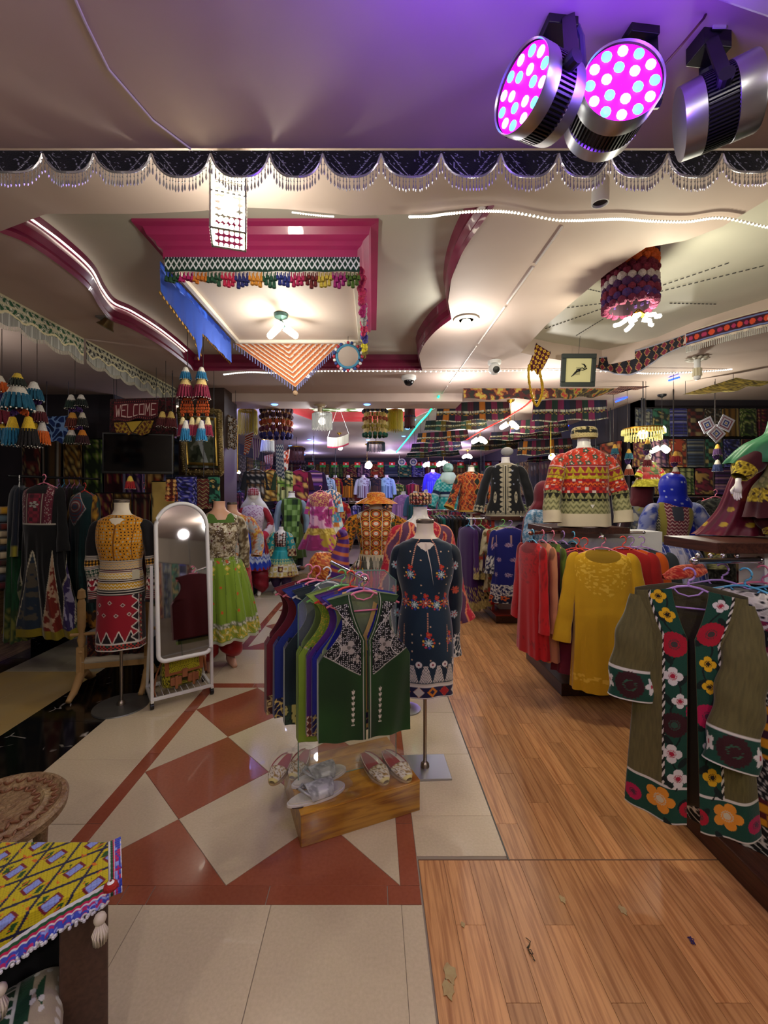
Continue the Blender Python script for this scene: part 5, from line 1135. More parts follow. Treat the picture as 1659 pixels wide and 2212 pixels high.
MB().box((0, 0, .2), (.5, .045, .05)).build('lower_rail', WOODL, t, bevel=.006); MB().cyl((-.33, 0, .46), (.33, 0, .47), .013, n=10).build('rod', WOODL, t); MB().cyl((-.24, 0, .24), (.24, 0, .24), .028, n=14).build('thread_roller', mat('thread', '#b8ae9c', .8), t)
sheet('textile', lambda U, V: (-.21+.42*U, .0+.01*np.sin(U*20), .45-.18*V), motif('ikat', ['#241014', '#5c1c20', '#6a4a20', '#1c2438'], .06), .42, .2, 60, 30, COTTON, t)
# standing mirror
mA = math.atan2(3.395-3.15, -1.31+1.66); mo = Vector((-1.66, 3.15, 0)); mx_ = Vector((math.cos(mA), math.sin(mA), 0)); W = .43
t = thing('standing_mirror', 'white framed arched cheval mirror on castors with wire shelf', 'mirror', mo+mx_*W/2, mA)
WF = mat('white_frame', '#dcdcda', .35)
h2 = W/2
for s in (-1, 1):
    MB().box((s*h2, 0, .56), (.022, .03, 1.02), Matrix.Rotation(-.03, 4, 'X')).build('upright', WF, t, bevel=.003); MB().cyl((s*h2, .26, .06), (s*h2, .03, .84), .011, n=8).build('brace', WF, t)
    MB().box((s*h2, .12, .06), (.022, .32, .022)).build('side_rail', WF, t, bevel=.003)
    for y in (-.02, .26): MB().cyl((s*h2-.012, y, .024), (s*h2+.012, y, .024), .024, n=16).box((s*h2, y, .045), (.02, .02, .02)).build('castor', BLACK, t)
MB().box((0, -.02, .07), (W, .02, .024)).build('cross_bar', WF, t, bevel=.003); MB().box((0, .26, .07), (W, .02, .024)).build('cross_bar', WF, t, bevel=.003)
b = MB()
for k in range(9): b.cyl((-h2+.045*(k+1)-.01, -.02, .078), (-h2+.045*(k+1)-.01, .26, .078), .003, n=6)
b.build('wire_shelf', WF, t)
mw, mb_, mt = .185, .37, 1.54; outl = []
for k in range(25): a = pi*k/24; outl.append((mw*math.cos(a), mt-mw+mw*math.sin(a)))
for cx_, a0 in ((-mw+.05, pi), (mw-.05, 1.5*pi)):
    for k in range(7): a = a0+pi/2*k/6; outl.append((cx_+.05*math.cos(a), mb_+.05+.05*math.sin(a)))
MM = Matrix.Translation((0, -.035, .95)) @ Matrix.Rotation(-.14, 4, 'X') @ Matrix.Translation((0, 0, -.95)) @ Matrix.Rotation(pi/2, 4, 'X')
MB().prism(outl, -.006, .004, MM).build('mirror_glass', mat('mirror', '#e8e8e8', .03, 1), t); MB().prism([(x*1.02, mb_+(z-mb_)*1.005) for x, z in outl], -.014, -.007, MM).build('backing', mat('backing', '#8a8078', .8), t)
MB().tube([MM @ Vector((x, z, .004)) for x, z in outl], .0155, 8, True).build('mirror_frame', WF, t, True)
# embroidered bag on the mirror shelf
LEA = mat('tan_leather', '#a0643c', .55, noise=.4, nscale=30, h2='#8a5230'); bp = Vector((X(392, 3.40), 3.40, .083)); t = thing('leather_bag', 'tan leather satchel with yellow embroidery on the mirror shelf', 'bag', bp, mA+.1)
YE = motif('scroll', ['#3c3c14', '#a8a020', '#c8c040'], .03)
loft('bag_body', [(.23, .10, .035), (.20, .145, .055), (.10, .155, .065), (.02, .15, .06), (0, .13, .05)], YE, 90, 40, m=COTTON, parent=t, power=4)
def flap(im, U, V, S, T): put(im, U > -1, '#9c6038'); k = (abs(S) < .115) & (T > .012) & (T < .105); put(im, k, '#34380f'); 
def flap2(im, U, V, S, T):
    flap(im, U, V, S, T); k = (abs(S) < .115) & (T > .012) & (T < .105)
    for cx_ in (-.055, .055):
        r = np.hypot(S-cx_, T-.05); put(im, k & (abs(((r/.012) % 1)-.5) < .3), '#aca624')
sheet('flap', lambda U, V: (-.145+.29*U, -.05-.02*np.sin(V*pi/2)-.012, .235-.125*V), flap2, .29, .125, 110, 60, COTTON, t, .005)
for sx in (-.065, .065):
    pk = MB().box((sx, -.082, .06), (.085, .03, .065)).build('front_pocket', LEA, t, bevel=.008); MB().box((sx, -.102, .055), (.022, .006, .10)).build('buckle_strap', LEA, pk, bevel=.002)
MB().box((0, -.09, .11), (.04, .008, .07)).build('clasp_tab', LEA, t, bevel=.002)
MB().tube([(-.15, 0, .2), (-.19, -.02, .12), (-.22, -.06, .02), (-.21, -.12, -.03)], .008, 6).tube([(.15, 0, .2), (.18, 0, .16), (.19, -.01, .05)], .012, 6).build('shoulder_strap', LEA, t, True)
# green dress with sequinned bodice
def greenp(im, U, V, S, T):
    z0 = .42; fill(im, T < z0, 'noise', ['#6c5c40', '#a09478', '#4c3c2c', '#c8c0a8'], S, T, .022, .5); k = (T < z0) & (hsh(np.floor(S/.006), np.floor(T/.006), 3) > .9); put(im, k, '#d8d4c8', .9); put(im, (T < .1) & (abs(S) < .1), '#4c6c2c')
    for cx_, cy in ((-.03, .13), (.06, .2), (-.08, .26), (.02, .33)): flower(im, S, T, cx_, cy, .035, '#b8b09c', '#5c1c20', 5, .4, .5)
    s = T >= z0; put(im, s, '#6f8c26'); put(im, s & ((S/.085) % 1 < .06), '#50681a'); 
    k = s & (T < z0+.14) & ((S/.12) % 1 < .5); fill(im, k & (T < z0+.10), 'noise', ['#5c5c34', '#b8b8a4', '#8c8c5c'], S, T, .02, .4); fill(im, k & (T >= z0+.06), 'dia', ['#6f8c26', '#b8a43c', '#c8c078'], S, T, .06)
    kk = s & (hsh(np.floor(S/.07), np.floor(T/.07), 9) > .72) & (np.hypot((S/.07) % 1-.5, (T/.07) % 1-.5) < .16); put(im, kk, '#b84820')
    h = T.max(); fill(im, (T > h-.17) & (T < h-.13), 'noise', ['#8c8c7c', '#c8c8b8', '#5c6c3c'], S, T, .015, .3); fill(im, (T > h-.13) & (T < h-.03), 'scroll', ['#7c8c2c', '#c0a840', '#d0cc98'], S, T, .07); put(im, T > h-.025, '#a8a894')
t = headless_mannequin('mannequin in lime green dress with sequinned bodice and red trousers', 474, 3.95, 0, .55, 1.0); neck(t, 1.46, SKINT, cap=False)
dressup(t, [(.98, .20, .16), (.85, .25, .22), (.6, .31, .28), (.30, .36, .33)], greenp, 340, 300, (13, .028, 1.02), slpat=motif('noise', ['#6c5c40', '#a09478', '#4c3c2c', '#c8c0a8'], .02, .5), slr=[.03, .06, .05, .05], arms=([(-.165, 0, 1.385), (-.21, 0, 1.33), (-.24, .02, 1.1), (-.24, .04, .9)], [(.165, 0, 1.385), (.21, 0, 1.33), (.24, .02, 1.1), (.24, .04, .9)]), seed=2)
for s in (-1, 1): sleeve('trouser_leg', [(s*.09, 0, .50), (s*.10, 0, .30), (s*.11, -.01, .14), (s*.10, -.01, .08)], [.10, .11, .10, .05], '#94161c', 40, 30, SATIN, t, folds=1); MB().tube([(s*.10, .03, .09), (s*.10, .0, .05), (s*.105, -.06, .03), (s*.11, -.14, .018)], [.035, .042, .036, .022], 12).build('foot', SKINT, t, True)
t = headless_mannequin('mannequin in white floral jacket over a long red dress, behind the green dress', 502, 4.62, 0, .5, .97); neck(t, 1.46, SKINT)
FLJ = motif('noise', ['#b8b0a8', '#b05c3c', '#8c9cac', '#c8a03c'], .035)
dressup(t, [(.98, .17, .13), (.8, .20, .17), (.55, .22, .18), (.28, .25, .22)], both(lambda im, U, V, S, T: FLJ(im, U, V, S, T), lambda im, U, V, S, T: fill(im, U > -1, 'spark', ['#8c1418', '#b03030', '#6c0c10'], S, T, .05), .55), 160, 180, (10, .02, .9), slpat=FLJ, slr=[.03, .07, .075, .06], arms=([(-.165, 0, 1.385), (-.21, 0, 1.33), (-.25, 0, 1.1), (-.24, -.04, .9)], [(.165, 0, 1.385), (.21, 0, 1.33), (.28, 0, 1.15), (.26, -.06, .95)]), seed=6)
# white, red and blue outfit
def wrb(im, U, V, S, T):
    put(im, U > -1, '#b8a8b4'); fill(im, (T < .38), 'scroll', ['#b8a8b4', '#b8a8b4', '#8c5c84'], S, T, .05); k = (abs(abs(S)+abs(T-.16)-.055) < .006) | (abs(abs(S)+abs(T-.16)-.03) < .005); put(im, k, '#7c3c6c')
    s = T > .40; put(im, s, '#1a38a8'); put(im, s & ((S/.07) % 1 < .2), '#12287c'); put(im, s & (abs(S) > .22), '#7c101c'); h = .98
    tr = abs((S/.07) % 1-.5)*2*.05; k = (T+tr > .80) & (T+tr < .92); put(im, k, '#a8b4cc'); put(im, (T+tr > .845) & (T+tr < .87), '#2a48a8'); put(im, (T+tr > .92), '#1a38a8'); put(im, T+tr > 1.02, '#7c101c')
t = headless_mannequin('mannequin in white top, blue skirt and red puffed trousers with beaded cap', 547, 6.75, 0, .1, 1.0)
dressup(t, [(.98, .17, .14), (.85, .21, .18), (.6, .26, .23), (.42, .29, .26)], wrb, 160, 160, (11, .018, 1.0), slpat=banded([(.45, 'solid', ['#7c101c']), (.8, 'noise', ['#b8a8b0', '#7c101c', '#b8a8b0'], .05), (2, 'solid', ['#a8203c'])]), slr=[.03, .06, .055, .06, .07], arms=([(-.165, 0, 1.385), (-.21, 0, 1.33), (-.27, -.02, 1.1), (-.28, -.06, .92), (-.27, -.10, .82)], [(.165, 0, 1.385), (.21, 0, 1.33), (.27, 0, 1.15), (.22, -.1, 1.0), (.14, -.16, .93)]), snv=60)
hand(t, (-.265, -.105, .80)); hand(t, (.13, -.165, .92), (-.5, -.2, -.8))
for s in (-1, 1): sleeve('trouser_leg', [(s*.09, 0, .55), (s*.12, 0, .32), (s*.11, 0, .12), (s*.09, 0, .08)], [.11, .14, .11, .05], '#7c1024', 40, 30, SATIN, t, folds=1); MB().tube([(s*.09, .02, .08), (s*.10, -.04, .035), (s*.11, -.13, .018)], [.03, .036, .022], 10).build('foot', WMAN, t, True)
MB().lathe([(.055, -.14), (.06, -.03), (.05, 0)], 16, (0, 0, 1.50)).build('neck', WMAN, t, True)
MB().ball((0, 0, 1.60), .085, 20, 14, (.9, 1, 1.15)).build('head', WMAN, t, True)
loft('beaded_cap', [(1.725, .005, .005), (1.72, .04, .04), (1.69, .08, .085), (1.64, .092, .098), (1.60, .09, .095)], motif('dot', ['#7c1420', '#b8b0a8', '#7c1420'], .035), 60, 30, m=COTTON, parent=t)
loft('white_scarf', [(1.66, .10, .10, 0, .03), (1.55, .12, .11, 0, .05), (1.42, .21, .12, 0, .08), (1.2, .27, .10, .03, .14), (.9, .29, .08, .05, .16), (.62, .26, .05, .08, .17)], '#c8c4c0', 80, 60, (8, .012, 1.3), COTTON, t)
# teal child dress
def tealp(im, U, V, S, T):
    put(im, U > -1, '#1a8c90'); k = (abs(S) < .13) & (T < .36); fill(im, k, 'flor', ['#241c20', '#c8c0b8', '#8c3c2c', '#c8c0b8'], S, T, .055); flower(im, S, T, 0, .15, .05, '#d8d4cc', '#5c4a40', 8, .4, .4)
    fill(im, (T > .62) & (T < .74), 'tri', ['#1a7c7c', '#b0b878', '#8ca86c'], S, T, .06); fill(im, T > .74, 'check', ['#b8a878', '#d0ccb8', '#5c2418'], S, T-.02, .11); k = T > .74; fill(im, k & (np.hypot((S/.11) % 1-.5, ((T-.02)/.11) % 1-.5) < .3), 'scroll', ['#c8b868', '#a89040'], S, T, .03); put(im, T > T.max()-.02, '#8c6020')
t = headless_mannequin('child mannequin in teal satin dress with square patchwork hem', 607, 6.9, 0, 0, .70); neck(t, 1.46, WMAN, cap=False)
dressup(t, [(.98, .18, .15), (.8, .27, .23), (.6, .36, .32), (.42, .42, .38)], tealp, 160, 150, (10, .02, 1.0), slpat=banded([(.68, 'dot', ['#1a8c90', '#b8a878', '#1a8c90'], .14), (1.2, 'check', ['#5c2418', '#b8a878', '#2c1410'], .05)]), slr=[.04, .085, .09, .10, .12], seed=4, m=SATIN, snv=60)
for s in (-1, 1): sleeve('trouser_leg', [(s*.09, 0, .5), (s*.12, 0, .3), (s*.10, 0, .12)], [.11, .13, .05], '#301a48', 30, 20, SATIN, t); MB().tube([(s*.09, .02, .1), (s*.10, -.04, .04), (s*.13, -.14, .02)], [.03, .036, .026], 10).build('foot', WMAN, t, True)

# ---- dresses on the left rail
def blackdress(im, U, V, S, T):
    put(im, U > -1, '#060608'); k = (abs(S) < .15) & (T > .0) & (T < .36) & ~((abs(S) < .075) & (T < .08)); put(im, k, '#4a1424'); fill(im, k & (abs(abs(S)-.11) < .03), 'spark', ['#5a1a2c', '#b8a8a0', '#7c2c30'], S, T, .02, .6); fill(im, k & (abs(S) < .04), 'check', ['#5a1424', '#7c1c30', '#38101c'], S, T, .03); put(im, k & (abs(abs(S)-.055) < .004), '#908878')
    flower(im, S, T, 0, .18, .032, '#c8c4b8', '#6c4a48', 5, .35, .7); put(im, (abs(T-.36) < .004) & (abs(S) < .19), '#b8b0a0')
    g = (T-.60)/.55; a = S/.16; i = np.round(a); f_ = abs(a-i); k = (g > 0) & (f_ < .42*g) & (abs(i) > -1); cols = [('#1c2a38', '#4a4438'), ('#6c2014', '#a88c70'), ('#2c2050', '#8c86a0'), ('#1c2c20', '#6a6c50')]
    for q in range(4):
        kk = k & ((i.astype(int) % 4) == q); fill(im, kk, 'noise', [cols[q][0], cols[q][1], cols[q][0]], S*1.0, T, .05, s=q)
    put(im, (g > 0) & (abs(f_-.42*g) < .02), '#b0a890'); put(im, T > T.max()-.07, '#7a6c14')
hung('long black dress with red mirrored bodice and printed godets', P(95, 1030, 3.9), -.25, .44, 1.45, blackdress, '#060608', .55, 'pink', hem=.42, d=.09, nu=260, nv=330, folds=(9, .035, -.5), name='hanging_dress', cat='dress', slr=(.06, .06, .07))
def tealdress(im, U, V, S, T):
    put(im, U > -1, '#0e2a2c'); put(im, ((S/.03) % 1 < .2) & (T > .36), '#081c1e'); k = (abs(S)+abs(T-.16)*.75 < .12) & (T < .34); put(im, k, '#7a2c30'); r = np.hypot(S, T-.14); put(im, k & (abs(((r/.03) % 1)-.5) < .25), '#30506a'); put(im, k & (abs(r-.045) < .006), '#b09a8c'); put(im, (abs(abs(S)+abs(T-.16)*.75-.12) < .005) & (T < .34), '#b8a8a0'); fill(im, T > 1.15, 'noise', ['#8c5a14', '#2c1a10', '#a8701c'], S, T, .05)
hung('dark teal dress with red medallion chest and golden sleeves', P(183, 1048, 4.25), -.5, .42, 1.38, tealdress, motif('noise', ['#8c6418', '#4a2c14', '#a87c24', '#1c3c34'], .05), .5, 'red', hem=.36, d=.09, nu=140, nv=200, folds=(12, .025, -.4), name='hanging_dress', cat='dress', slr=(.06, .07, .08))
hung('dark green dress with gold cuffs at far left of the rail', P(42, 1032, 4.05), -.9, .42, 1.5, banded([(.35, 'solid', ['#0c1420']), (.8, 'vstripe', ['#0c3a1c', '#0a2c16', '#0c3a1c'], .05), (2, 'scroll', ['#1c3014', '#5c5c24'], .06)]), banded([(.85, 'solid', ['#0a1220']), (2, 'solid', ['#7c7424'])]), .6, 'white', hem=.34, d=.08, folds=(8, .03, -.4), name='hanging_dress', cat='dress')
for k in range(5): hung(['plain black dress behind the mirrored bodice dress', 'dark navy dress in the middle of the left rail', 'dark plum dress left of the teal one', 'dark brown dress deep on the left rail', 'dark green velvet dress at the rail end'][k], P(128+11*k, 1035, 4.45+.06*k), -1.15, .42, 1.3, ['#07070a', '#0a0e1c', '#1c0a18', '#170e0a', '#0a1c14'][k], None, .5, ['lilac', 'blue', 'lilac', 'pink', 'lilac'][k], hem=.3, d=.06, name='hanging_dress', cat='dress')
rail('dark rail carrying the long dresses at the left', P(20, 1028, 4.0), P(215, 1035, 4.75), .012, m=BLACK)

# =====================================================================  RIGHT SIDE
displayblock('dark wood and white display stand at the right edge', 1.51, .9, 3.2, 2.05, 1.85, 1.98, 3.1, 2.12, 1.385, 1.56, 1.90, 3.1, 2.25)
displayblock('dark wood and white display stand behind the yellow kurta', 1.50, 3.33, 2.9, 4.1, 1.62, 3.62, 2.5, 3.9, 1.335, 1.46, 3.42, 2.1, 3.95)
t = displayblock('low white display stand with red edge below the blue velvet dress', 1.54, 5.23, 3.0, 5.9, 1.66, 5.5, 2.6, 5.75, 1.33, 1.5, 5.35, 2.4, 5.85)
MB().box((0, 0, .10), (1.47, .68, .012)).build('red_edging', H('#8c2418', .4), t)
for x in (1.56, 2.18): o = MB().box((x-2.27, -.12, .70), (.035, .035, 1.18)).build('red_post', H('#a83420', .4), t)
# -------- olive coat and the rack beside it
def olive(im, U, V, S, T):
    n = vnoise(S*220, T*30, 1); put(im, U > -1, '#5a5430'); im[..., :3] *= (.8+.4*n[..., None]); h = T.max()
    xx = np.abs(S); fr = (xx < .088) & (xx > .004); put(im, fr, '#124030')
    put(im, (abs(xx-.088) < .005) & ((T*28+S*60) % 1 < .5), '#d0ccc0'); put(im, (abs(xx-.088) < .005) & ((T*28+S*60) % 1 >= .5), '#14100c')
    bt = T > h-.15; put(im, bt, '#124030'); put(im, abs(T-(h-.15)) < .006, '#d0ccc0'); put(im, T > h-.006, '#c8c4b8')
    st = (fr | bt); put(im, st & (abs(S-.046*np.sign(S)-.018*np.sin(T*34)) < .0035) & (T < h-.14), '#0c1814')
    for j in range(12):
        for sg in (-1, 1):
            cx, cy = sg*(.046+.026*(-1)**j), .12+.085*j; a = (S-cx)*.8+(T-cy)*.6*(1 if j % 2 else -1); b_ = (S-cx)*.6*(-1 if j % 2 else 1)+(T-cy)*.8
            put(im, fr & ((a/.012)**2+(b_/.026)**2 < 1), '#0c1a16')
    F_ = [(-.044, .11, .026, 'y'), (-.058, .03, .026, 'y'), (-.05, .23, .044, 'r'), (-.056, .36, .032, 'w'), (-.03, .46, .026, 'w'), (-.05, .56, .044, 'm'), (-.06, .68, .033, 'w'), (-.036, .78, .033, 'w'),
          (.05, .05, .024, 'w'), (.05, .17, .042, 'r'), (.046, .29, .026, 'y'), (.05, .38, .024, 'y'), (.04, .50, .042, 'p'), (.052, .62, .028, 'w'), (.05, .74, .03, 'y')]
    for k in range(9): F_.append((-.40+.10*k, h-.075+.012*(-1)**k, .046 if k % 2 else .028, ['r', 'o', 'p', 'o', 'r', 'o', 'p', 'o', 'r'][k]))
    for cx, cy, r, c in F_:
        r *= 1.18
        col, c2, n_, kk = {'y': ('#d8a818', '#20180c', 4, .22), 'r': ('#a01428', '#3c3430', 20, .04), 'w': ('#d4d0c8', '#a01c34', 4, .25), 'm': ('#341014', '#2c4c3c', 24, .05), 'p': ('#a81444', '#4c2434', 20, .04), 'o': ('#d88c28', '#c8c0a0', 5, .22)}[c]
        m0 = im.copy(); flower(m0, S, T, cx, cy, r, col, None, n_, kk, cc=c2)
        q = fr | bt; im[q] = m0[q]; rr = np.hypot(S-cx, T-cy); put(im, q & (abs(rr-r*.36-.002*np.sin(np.arctan2(T-cy, S-cx)*16)) < .0016), c2)
def olsleeve(im, U, V, S, T):
    n = vnoise(S*220, T*30, 1); put(im, U > -1, '#5a5430'); im[..., :3] *= (.8+.4*n[..., None]); h = T.max(); k = T > h-.13; put(im, k, '#124030'); put(im, abs(T-(h-.13)) < .006, '#d0ccc0'); put(im, T > h-.006, '#d0ccc0')
    q = np.hypot(S, T-(h-.068)); th_ = np.arctan2(T-(h-.068), S); put(im, k & (q < .058+.003*np.cos(22*th_)), '#341014'); put(im, k & (abs(q-.022-.003*np.sin(16*th_)) < .002), '#2c5c44')
    for s in (-1, 1): flower_ = np.hypot(S-s*.10, T-(h-.07)); put(im, k & (flower_ < .03+.008*np.cos(5*np.arctan2(T-(h-.07), S-s*.1))), '#d4d0c8'); put(im, k & (flower_ < .008), '#a01c34')
def coat(label, pos, rz, w, L, pat, slpat, sl, lining, col='lilac', gap=.012, spread=.012, n=(220, 360), hemw=None, slspec=None, m=None, name='coat', cat='coat', group=None, yoff=0):
    """open fronted coat: two front panels, back, tube sleeves and hanger"""
    t = thing(name, label, cat, pos, rz, group); hanger(t, w*.9, col); h = w/2; hemw = hemw or h*1.15; nz = n[1]
    for sg in (-1, 1):
        U, V = np.meshgrid(np.linspace(0, 1, n[0]//2), np.linspace(0, 1, nz)); z = V*L
        xo = np.interp(V, [0, .06, .3, 1], [h*.97, h*.98, h*.93, hemw]); xi = np.where(z < .2, .062-(.062-gap)*np.clip(z/.2, 0, 1)**1.5, gap+spread*np.clip((z-.2)/L, 0, 1)*(.5 if sg < 0 else 1.4)); x = sg*(xi+(xo-xi)*U)
        y = -.035-.03*np.sin(np.clip(V*2, 0, 1)*pi/2)*(1-.7*U**3)-.012*np.sin(U*9+sg)*V-.02*(1-U)*V+.03*U**4
        zz = -.065-z-.19*np.clip(np.abs(x)-.06, 0, .2)*np.exp(-z/.10)-.012*np.sin(U*3)*V
        S = sg*U*(xo-xi)*1.05; rgb = paint_pat(pat, U, V, S+sg*.003, z); grid('front_panel', np.stack([x, y, zz], -1), rgb, m or COTTON, t, flip=sg < 0, thick=.004)
    U, V = np.meshgrid(np.linspace(-1, 1, 60), np.linspace(0, 1, 80)); z = V*L; xo = np.interp(V, [0, .06, .3, 1], [h*.97, h*.98, h*.93, hemw]); x = U*xo
    y = .045-.01*U**2+.012*np.sin(x*40)*V-.04*np.abs(U)**4; zz = -.055-z-.19*np.clip(np.abs(x)-.06, 0, .2)*np.exp(-z/.10)
    grid('back_panel', np.stack([x, y, zz], -1), paint_pat(lining, U, V, x, z), COTTON, t, thick=.004)
    for sg, sp in zip((-1, 1), slspec or [[(0, 0), (.035, .15), (.07, .33), (.09, sl)]]*2):
        pts = [(sg*(h*.88), 0, -.115)]+[(sg*(h+a), -.02-(.05 if sg < 0 else .16)*c, -.125-c) for a, c in sp[1:]]
        sleeve('sleeve', pts, [.04]+list(np.linspace(.075, .088, len(pts)-1)), slpat, 90, 150, m, t, .55, folds=.5)
    return t
pc = P(1500, 1213, 1.80)
coat('olive green open coat with floral embroidered green borders', P(1487, 1238, 1.80), -.50, .40, .97, olive, olsleeve, .58, '#45402a', 'lilac', hemw=.235, slspec=[[(0, 0), (-.005, .15), (.015, .30), (.02, .44)], [(0, 0), (-.03, .2), (-.06, .40), (-.09, .60)]])
def suz(im, U, V, S, T):
    bs = [(.10, 'scroll', ['#a8a49c', '#c8c4bc', '#14141c'], .03), (.26, 'flor', ['#701838', '#1c1c5c', '#0c0c14', '#c8c4bc'], .12), (.30, 'zig', ['#181838', '#c8c4bc', '#701838'], .05), (.42, 'scroll', ['#101014', '#c8c4bc'], .045), (.62, 'check', ['#34102c', '#d08c1c', '#14382c'], .035), (.78, 'scroll', ['#14141c', '#b8b4b4'], .03), (.88, 'check', ['#541020', '#d08c1c', '#101018'], .03), (2, 'scroll', ['#101010', '#d0ccc4'], .05)]
    banded(bs)(im, U, V, S, T)
hung('long coat with white cord embroidery and checked bands behind the olive coat', P(1580, 1238, 1.86)+Vector((.06, 0, 0)), -1.0, .46, 1.16, suz, suz, .55, 'blue', d=.07, nu=200, nv=320, hem=.27, name='hanging_coat', cat='coat')
hung('black coat behind the white corded one on the right rail', P(1600, 1232, 1.95)+Vector((.10, 0, 0)), -.95, .46, 1.1, '#0c0c10', None, .55, 'pink', d=.06, name='hanging_coat', cat='coat')
hung('dark coat with green and pink flower hem at the right edge', P(1655, 1240, 1.85)+Vector((.06, 0, 0)), -1.0, .46, 1.12, banded([(.45, 'scroll', ['#181a30', '#1c4430'], .12), (.7, 'solid', ['#0e0e12']), (2, 'flor', ['#10402c', '#c8c0bc', '#a02c4c', '#0c1c14'], .12)]), None, .5, 'blue', d=.06, nu=90, nv=140, name='hanging_coat', cat='coat')
hung('grey-black coat between the others on the right rail', P(1560, 1228, 2.0), -.9, .44, 1.0, '#1c1e24', None, .5, 'lilac', d=.05, name='hanging_coat', cat='coat')
rail('chrome rail with ball studs above the olive coat', P(1500, 1212, 1.82), P(1640, 1210, 1.95), .014, [(P(1632, 1212, 1.94), P(1632, 1212, 2.03))])
for k, u in enumerate((1508, 1535, 1562, 1592)): c = P(u, 1200, 1.83+.03*k); o = MB().ball(c, .011, 10, 8).build('rail_stud', CHROME, smooth=True); tag(o, 'chrome ball stud on the rail above the olive coat, '+['leftmost', 'second from left', 'third from left', 'rightmost'][k], 'stud', 'ball studs on the right rail')
t = thing('folded_scarf', 'rolled red patterned scarf lying on the hangers at the right rail', 'scarf', P(1480, 1243, 1.9)); sleeve('cloth', [(-.10, 0, -.01), (-.03, 0, .01), (.05, .02, .015), (.11, .04, .02)], [.01, .03, .03, .02], motif('scroll', ['#a8281c', '#d07048', '#8c1c18'], .02), 30, 40, parent=t)

# -------- yellow kurta and its rack
def kurta(c1, c2, yoke=.34, yw=.17):
    def f(im, U, V, S, T):
        put(im, U > -1, c1); k = (T < yoke-abs(S)*1.2+.0) & (abs(S) < yw) & (abs(U-.5) < .25) ; n_ = vnoise(S*95, T*95, 2); put(im, k & (n_ > .68), c2, .2); h = T.max(); put(im, (T > h-.12) & (T < h-.07) & (vnoise(S*80, T*80, 4) > .62), c2, .2)
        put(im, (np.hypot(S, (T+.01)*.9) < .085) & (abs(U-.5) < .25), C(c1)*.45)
    return f
hung('mustard yellow long kurta with embroidered neck, front of its rail', P(1300, 1165, 2.95), -.3, .40, 1.06, kurta('#c09414', '#dcb43c'), '#c09414', .60, 'pink', hem=.20, d=.06, nu=260, nv=380, folds=(7, .012, -.3), name='kurta', cat='kurta', slout=.07, slr=(.062, .058, .062))
for k, (lab, c_, dx, L) in enumerate((('plain maroon kurta hanging left behind the yellow one', '#5c1024', -.09, .98), ('dark rose kurta between maroon and yellow ones', '#7c2438', -.05, .9))):
    hung(lab, P(1268-18*k, 1168, 3.08+.07*k)+Vector((-.02, 0, 0)), -.5-.35*k, .42, L, c_, None, .58, 'red', d=.05, name='kurta', cat='kurta')
for k, (lab, c_, u, L) in enumerate((('red kurta just right of the yellow one', '#9c1818', 1345, .8), ('bright orange kurta right of the yellow one', '#c85410', 1362, .86), ('grey kurta right of the orange one', '#2c3438', 1385, .9))):
    hung(lab, P(u, 1165, 3.12+.08*k), -.22-.08*k, .42, L, c_, None, .55, ['red', 'lilac', 'lilac'][k], d=.05, name='kurta', cat='kurta')
rail('chrome rail above the yellow kurta with a green tip', P(1240, 1150, 3.5), P(1390, 1150, 3.45), .012, [(P(1262, 1150, 3.5), P(1262, 1150, 3.62))])
rail('short chrome rail arm carrying the yellow kurta', P(1302, 1160, 2.90), P(1296, 1150, 3.5), .011)
for k, (lab, c_, rz, L, hc, p) in enumerate((('bright red kurta at the left end of the rail', '#b01418', -1.36, .92, 'blue', None), ('peach kurta behind the red one', '#b87854', -1.4, .94, 'pink', None), ('moss green kurta behind the peach one', '#54681c', -1.42, .88, 'pink', None), ('navy kurta behind the moss green one', '#12142c', -1.42, .88, 'lilac', None), ('black kurta with gold flowers at the rail end', '#100e10', -1.42, .84, 'blue', 1))):
    hung(lab, P(1150+22*k, 1150+1*k, 3.25+.03*k), rz-.1, .38, L, kurta(c_, '#8c1014' if k == 0 else c_) if not p else motif('noise', ['#100e10', '#6c4c18', '#181418', '#8c3018'], .06), None, .58, hc, d=.055, nu=90, nv=130, folds=(6, .012, -.3), name='kurta', cat='kurta', seed=k)
rail('copper toned rail carrying the red and green kurtas', P(1146, 1152, 3.22), P(1225, 1147, 3.5), .013, m=mat('copper', '#9c6a58', .25, 1))
# -------- mannequins on the stands
def redjack(im, U, V, S, T):
    bs = [(.22, 'flor', ['#a82c1c', '#c8442c', '#2c4c3c', '#c8a8a0'], .05), (.245, 'stripe', ['#c8a0a0', '#7c1c28', '#7c1c28'], .02), (.36, 'tri', ['#7c1c28', '#a89014', '#8c7c14'], .05), (.40, 'flor', ['#a89414', '#8c7c10', '#b8a42c', '#6c5c10'], .04), (.45, 'check', ['#a82018', '#7c1020', '#c8b8a8'], .022), (.50, 'zig', ['#b02c18', '#d06c28', '#401418'], .03), (.58, 'check', ['#7c1424', '#b82c1c', '#c8b8b0'], .024), (.68, 'tri', ['#181810', '#8c8858', '#6c6c40'], .05), (.84, 'zig', ['#8c8a60', '#5c5c3c', '#a09c70'], .04), (2, 'solid', ['#c8bca0'])]
    banded(bs)(im, U, V, S, T)
t = headless_mannequin('bust in red, yellow and cream banded jacket with a round patterned cap', 1262, 3.5, 1.335-.86, .05, 1.05); 
neck(t, 1.44, WMAN, cap=False, r=.05, top=.10)
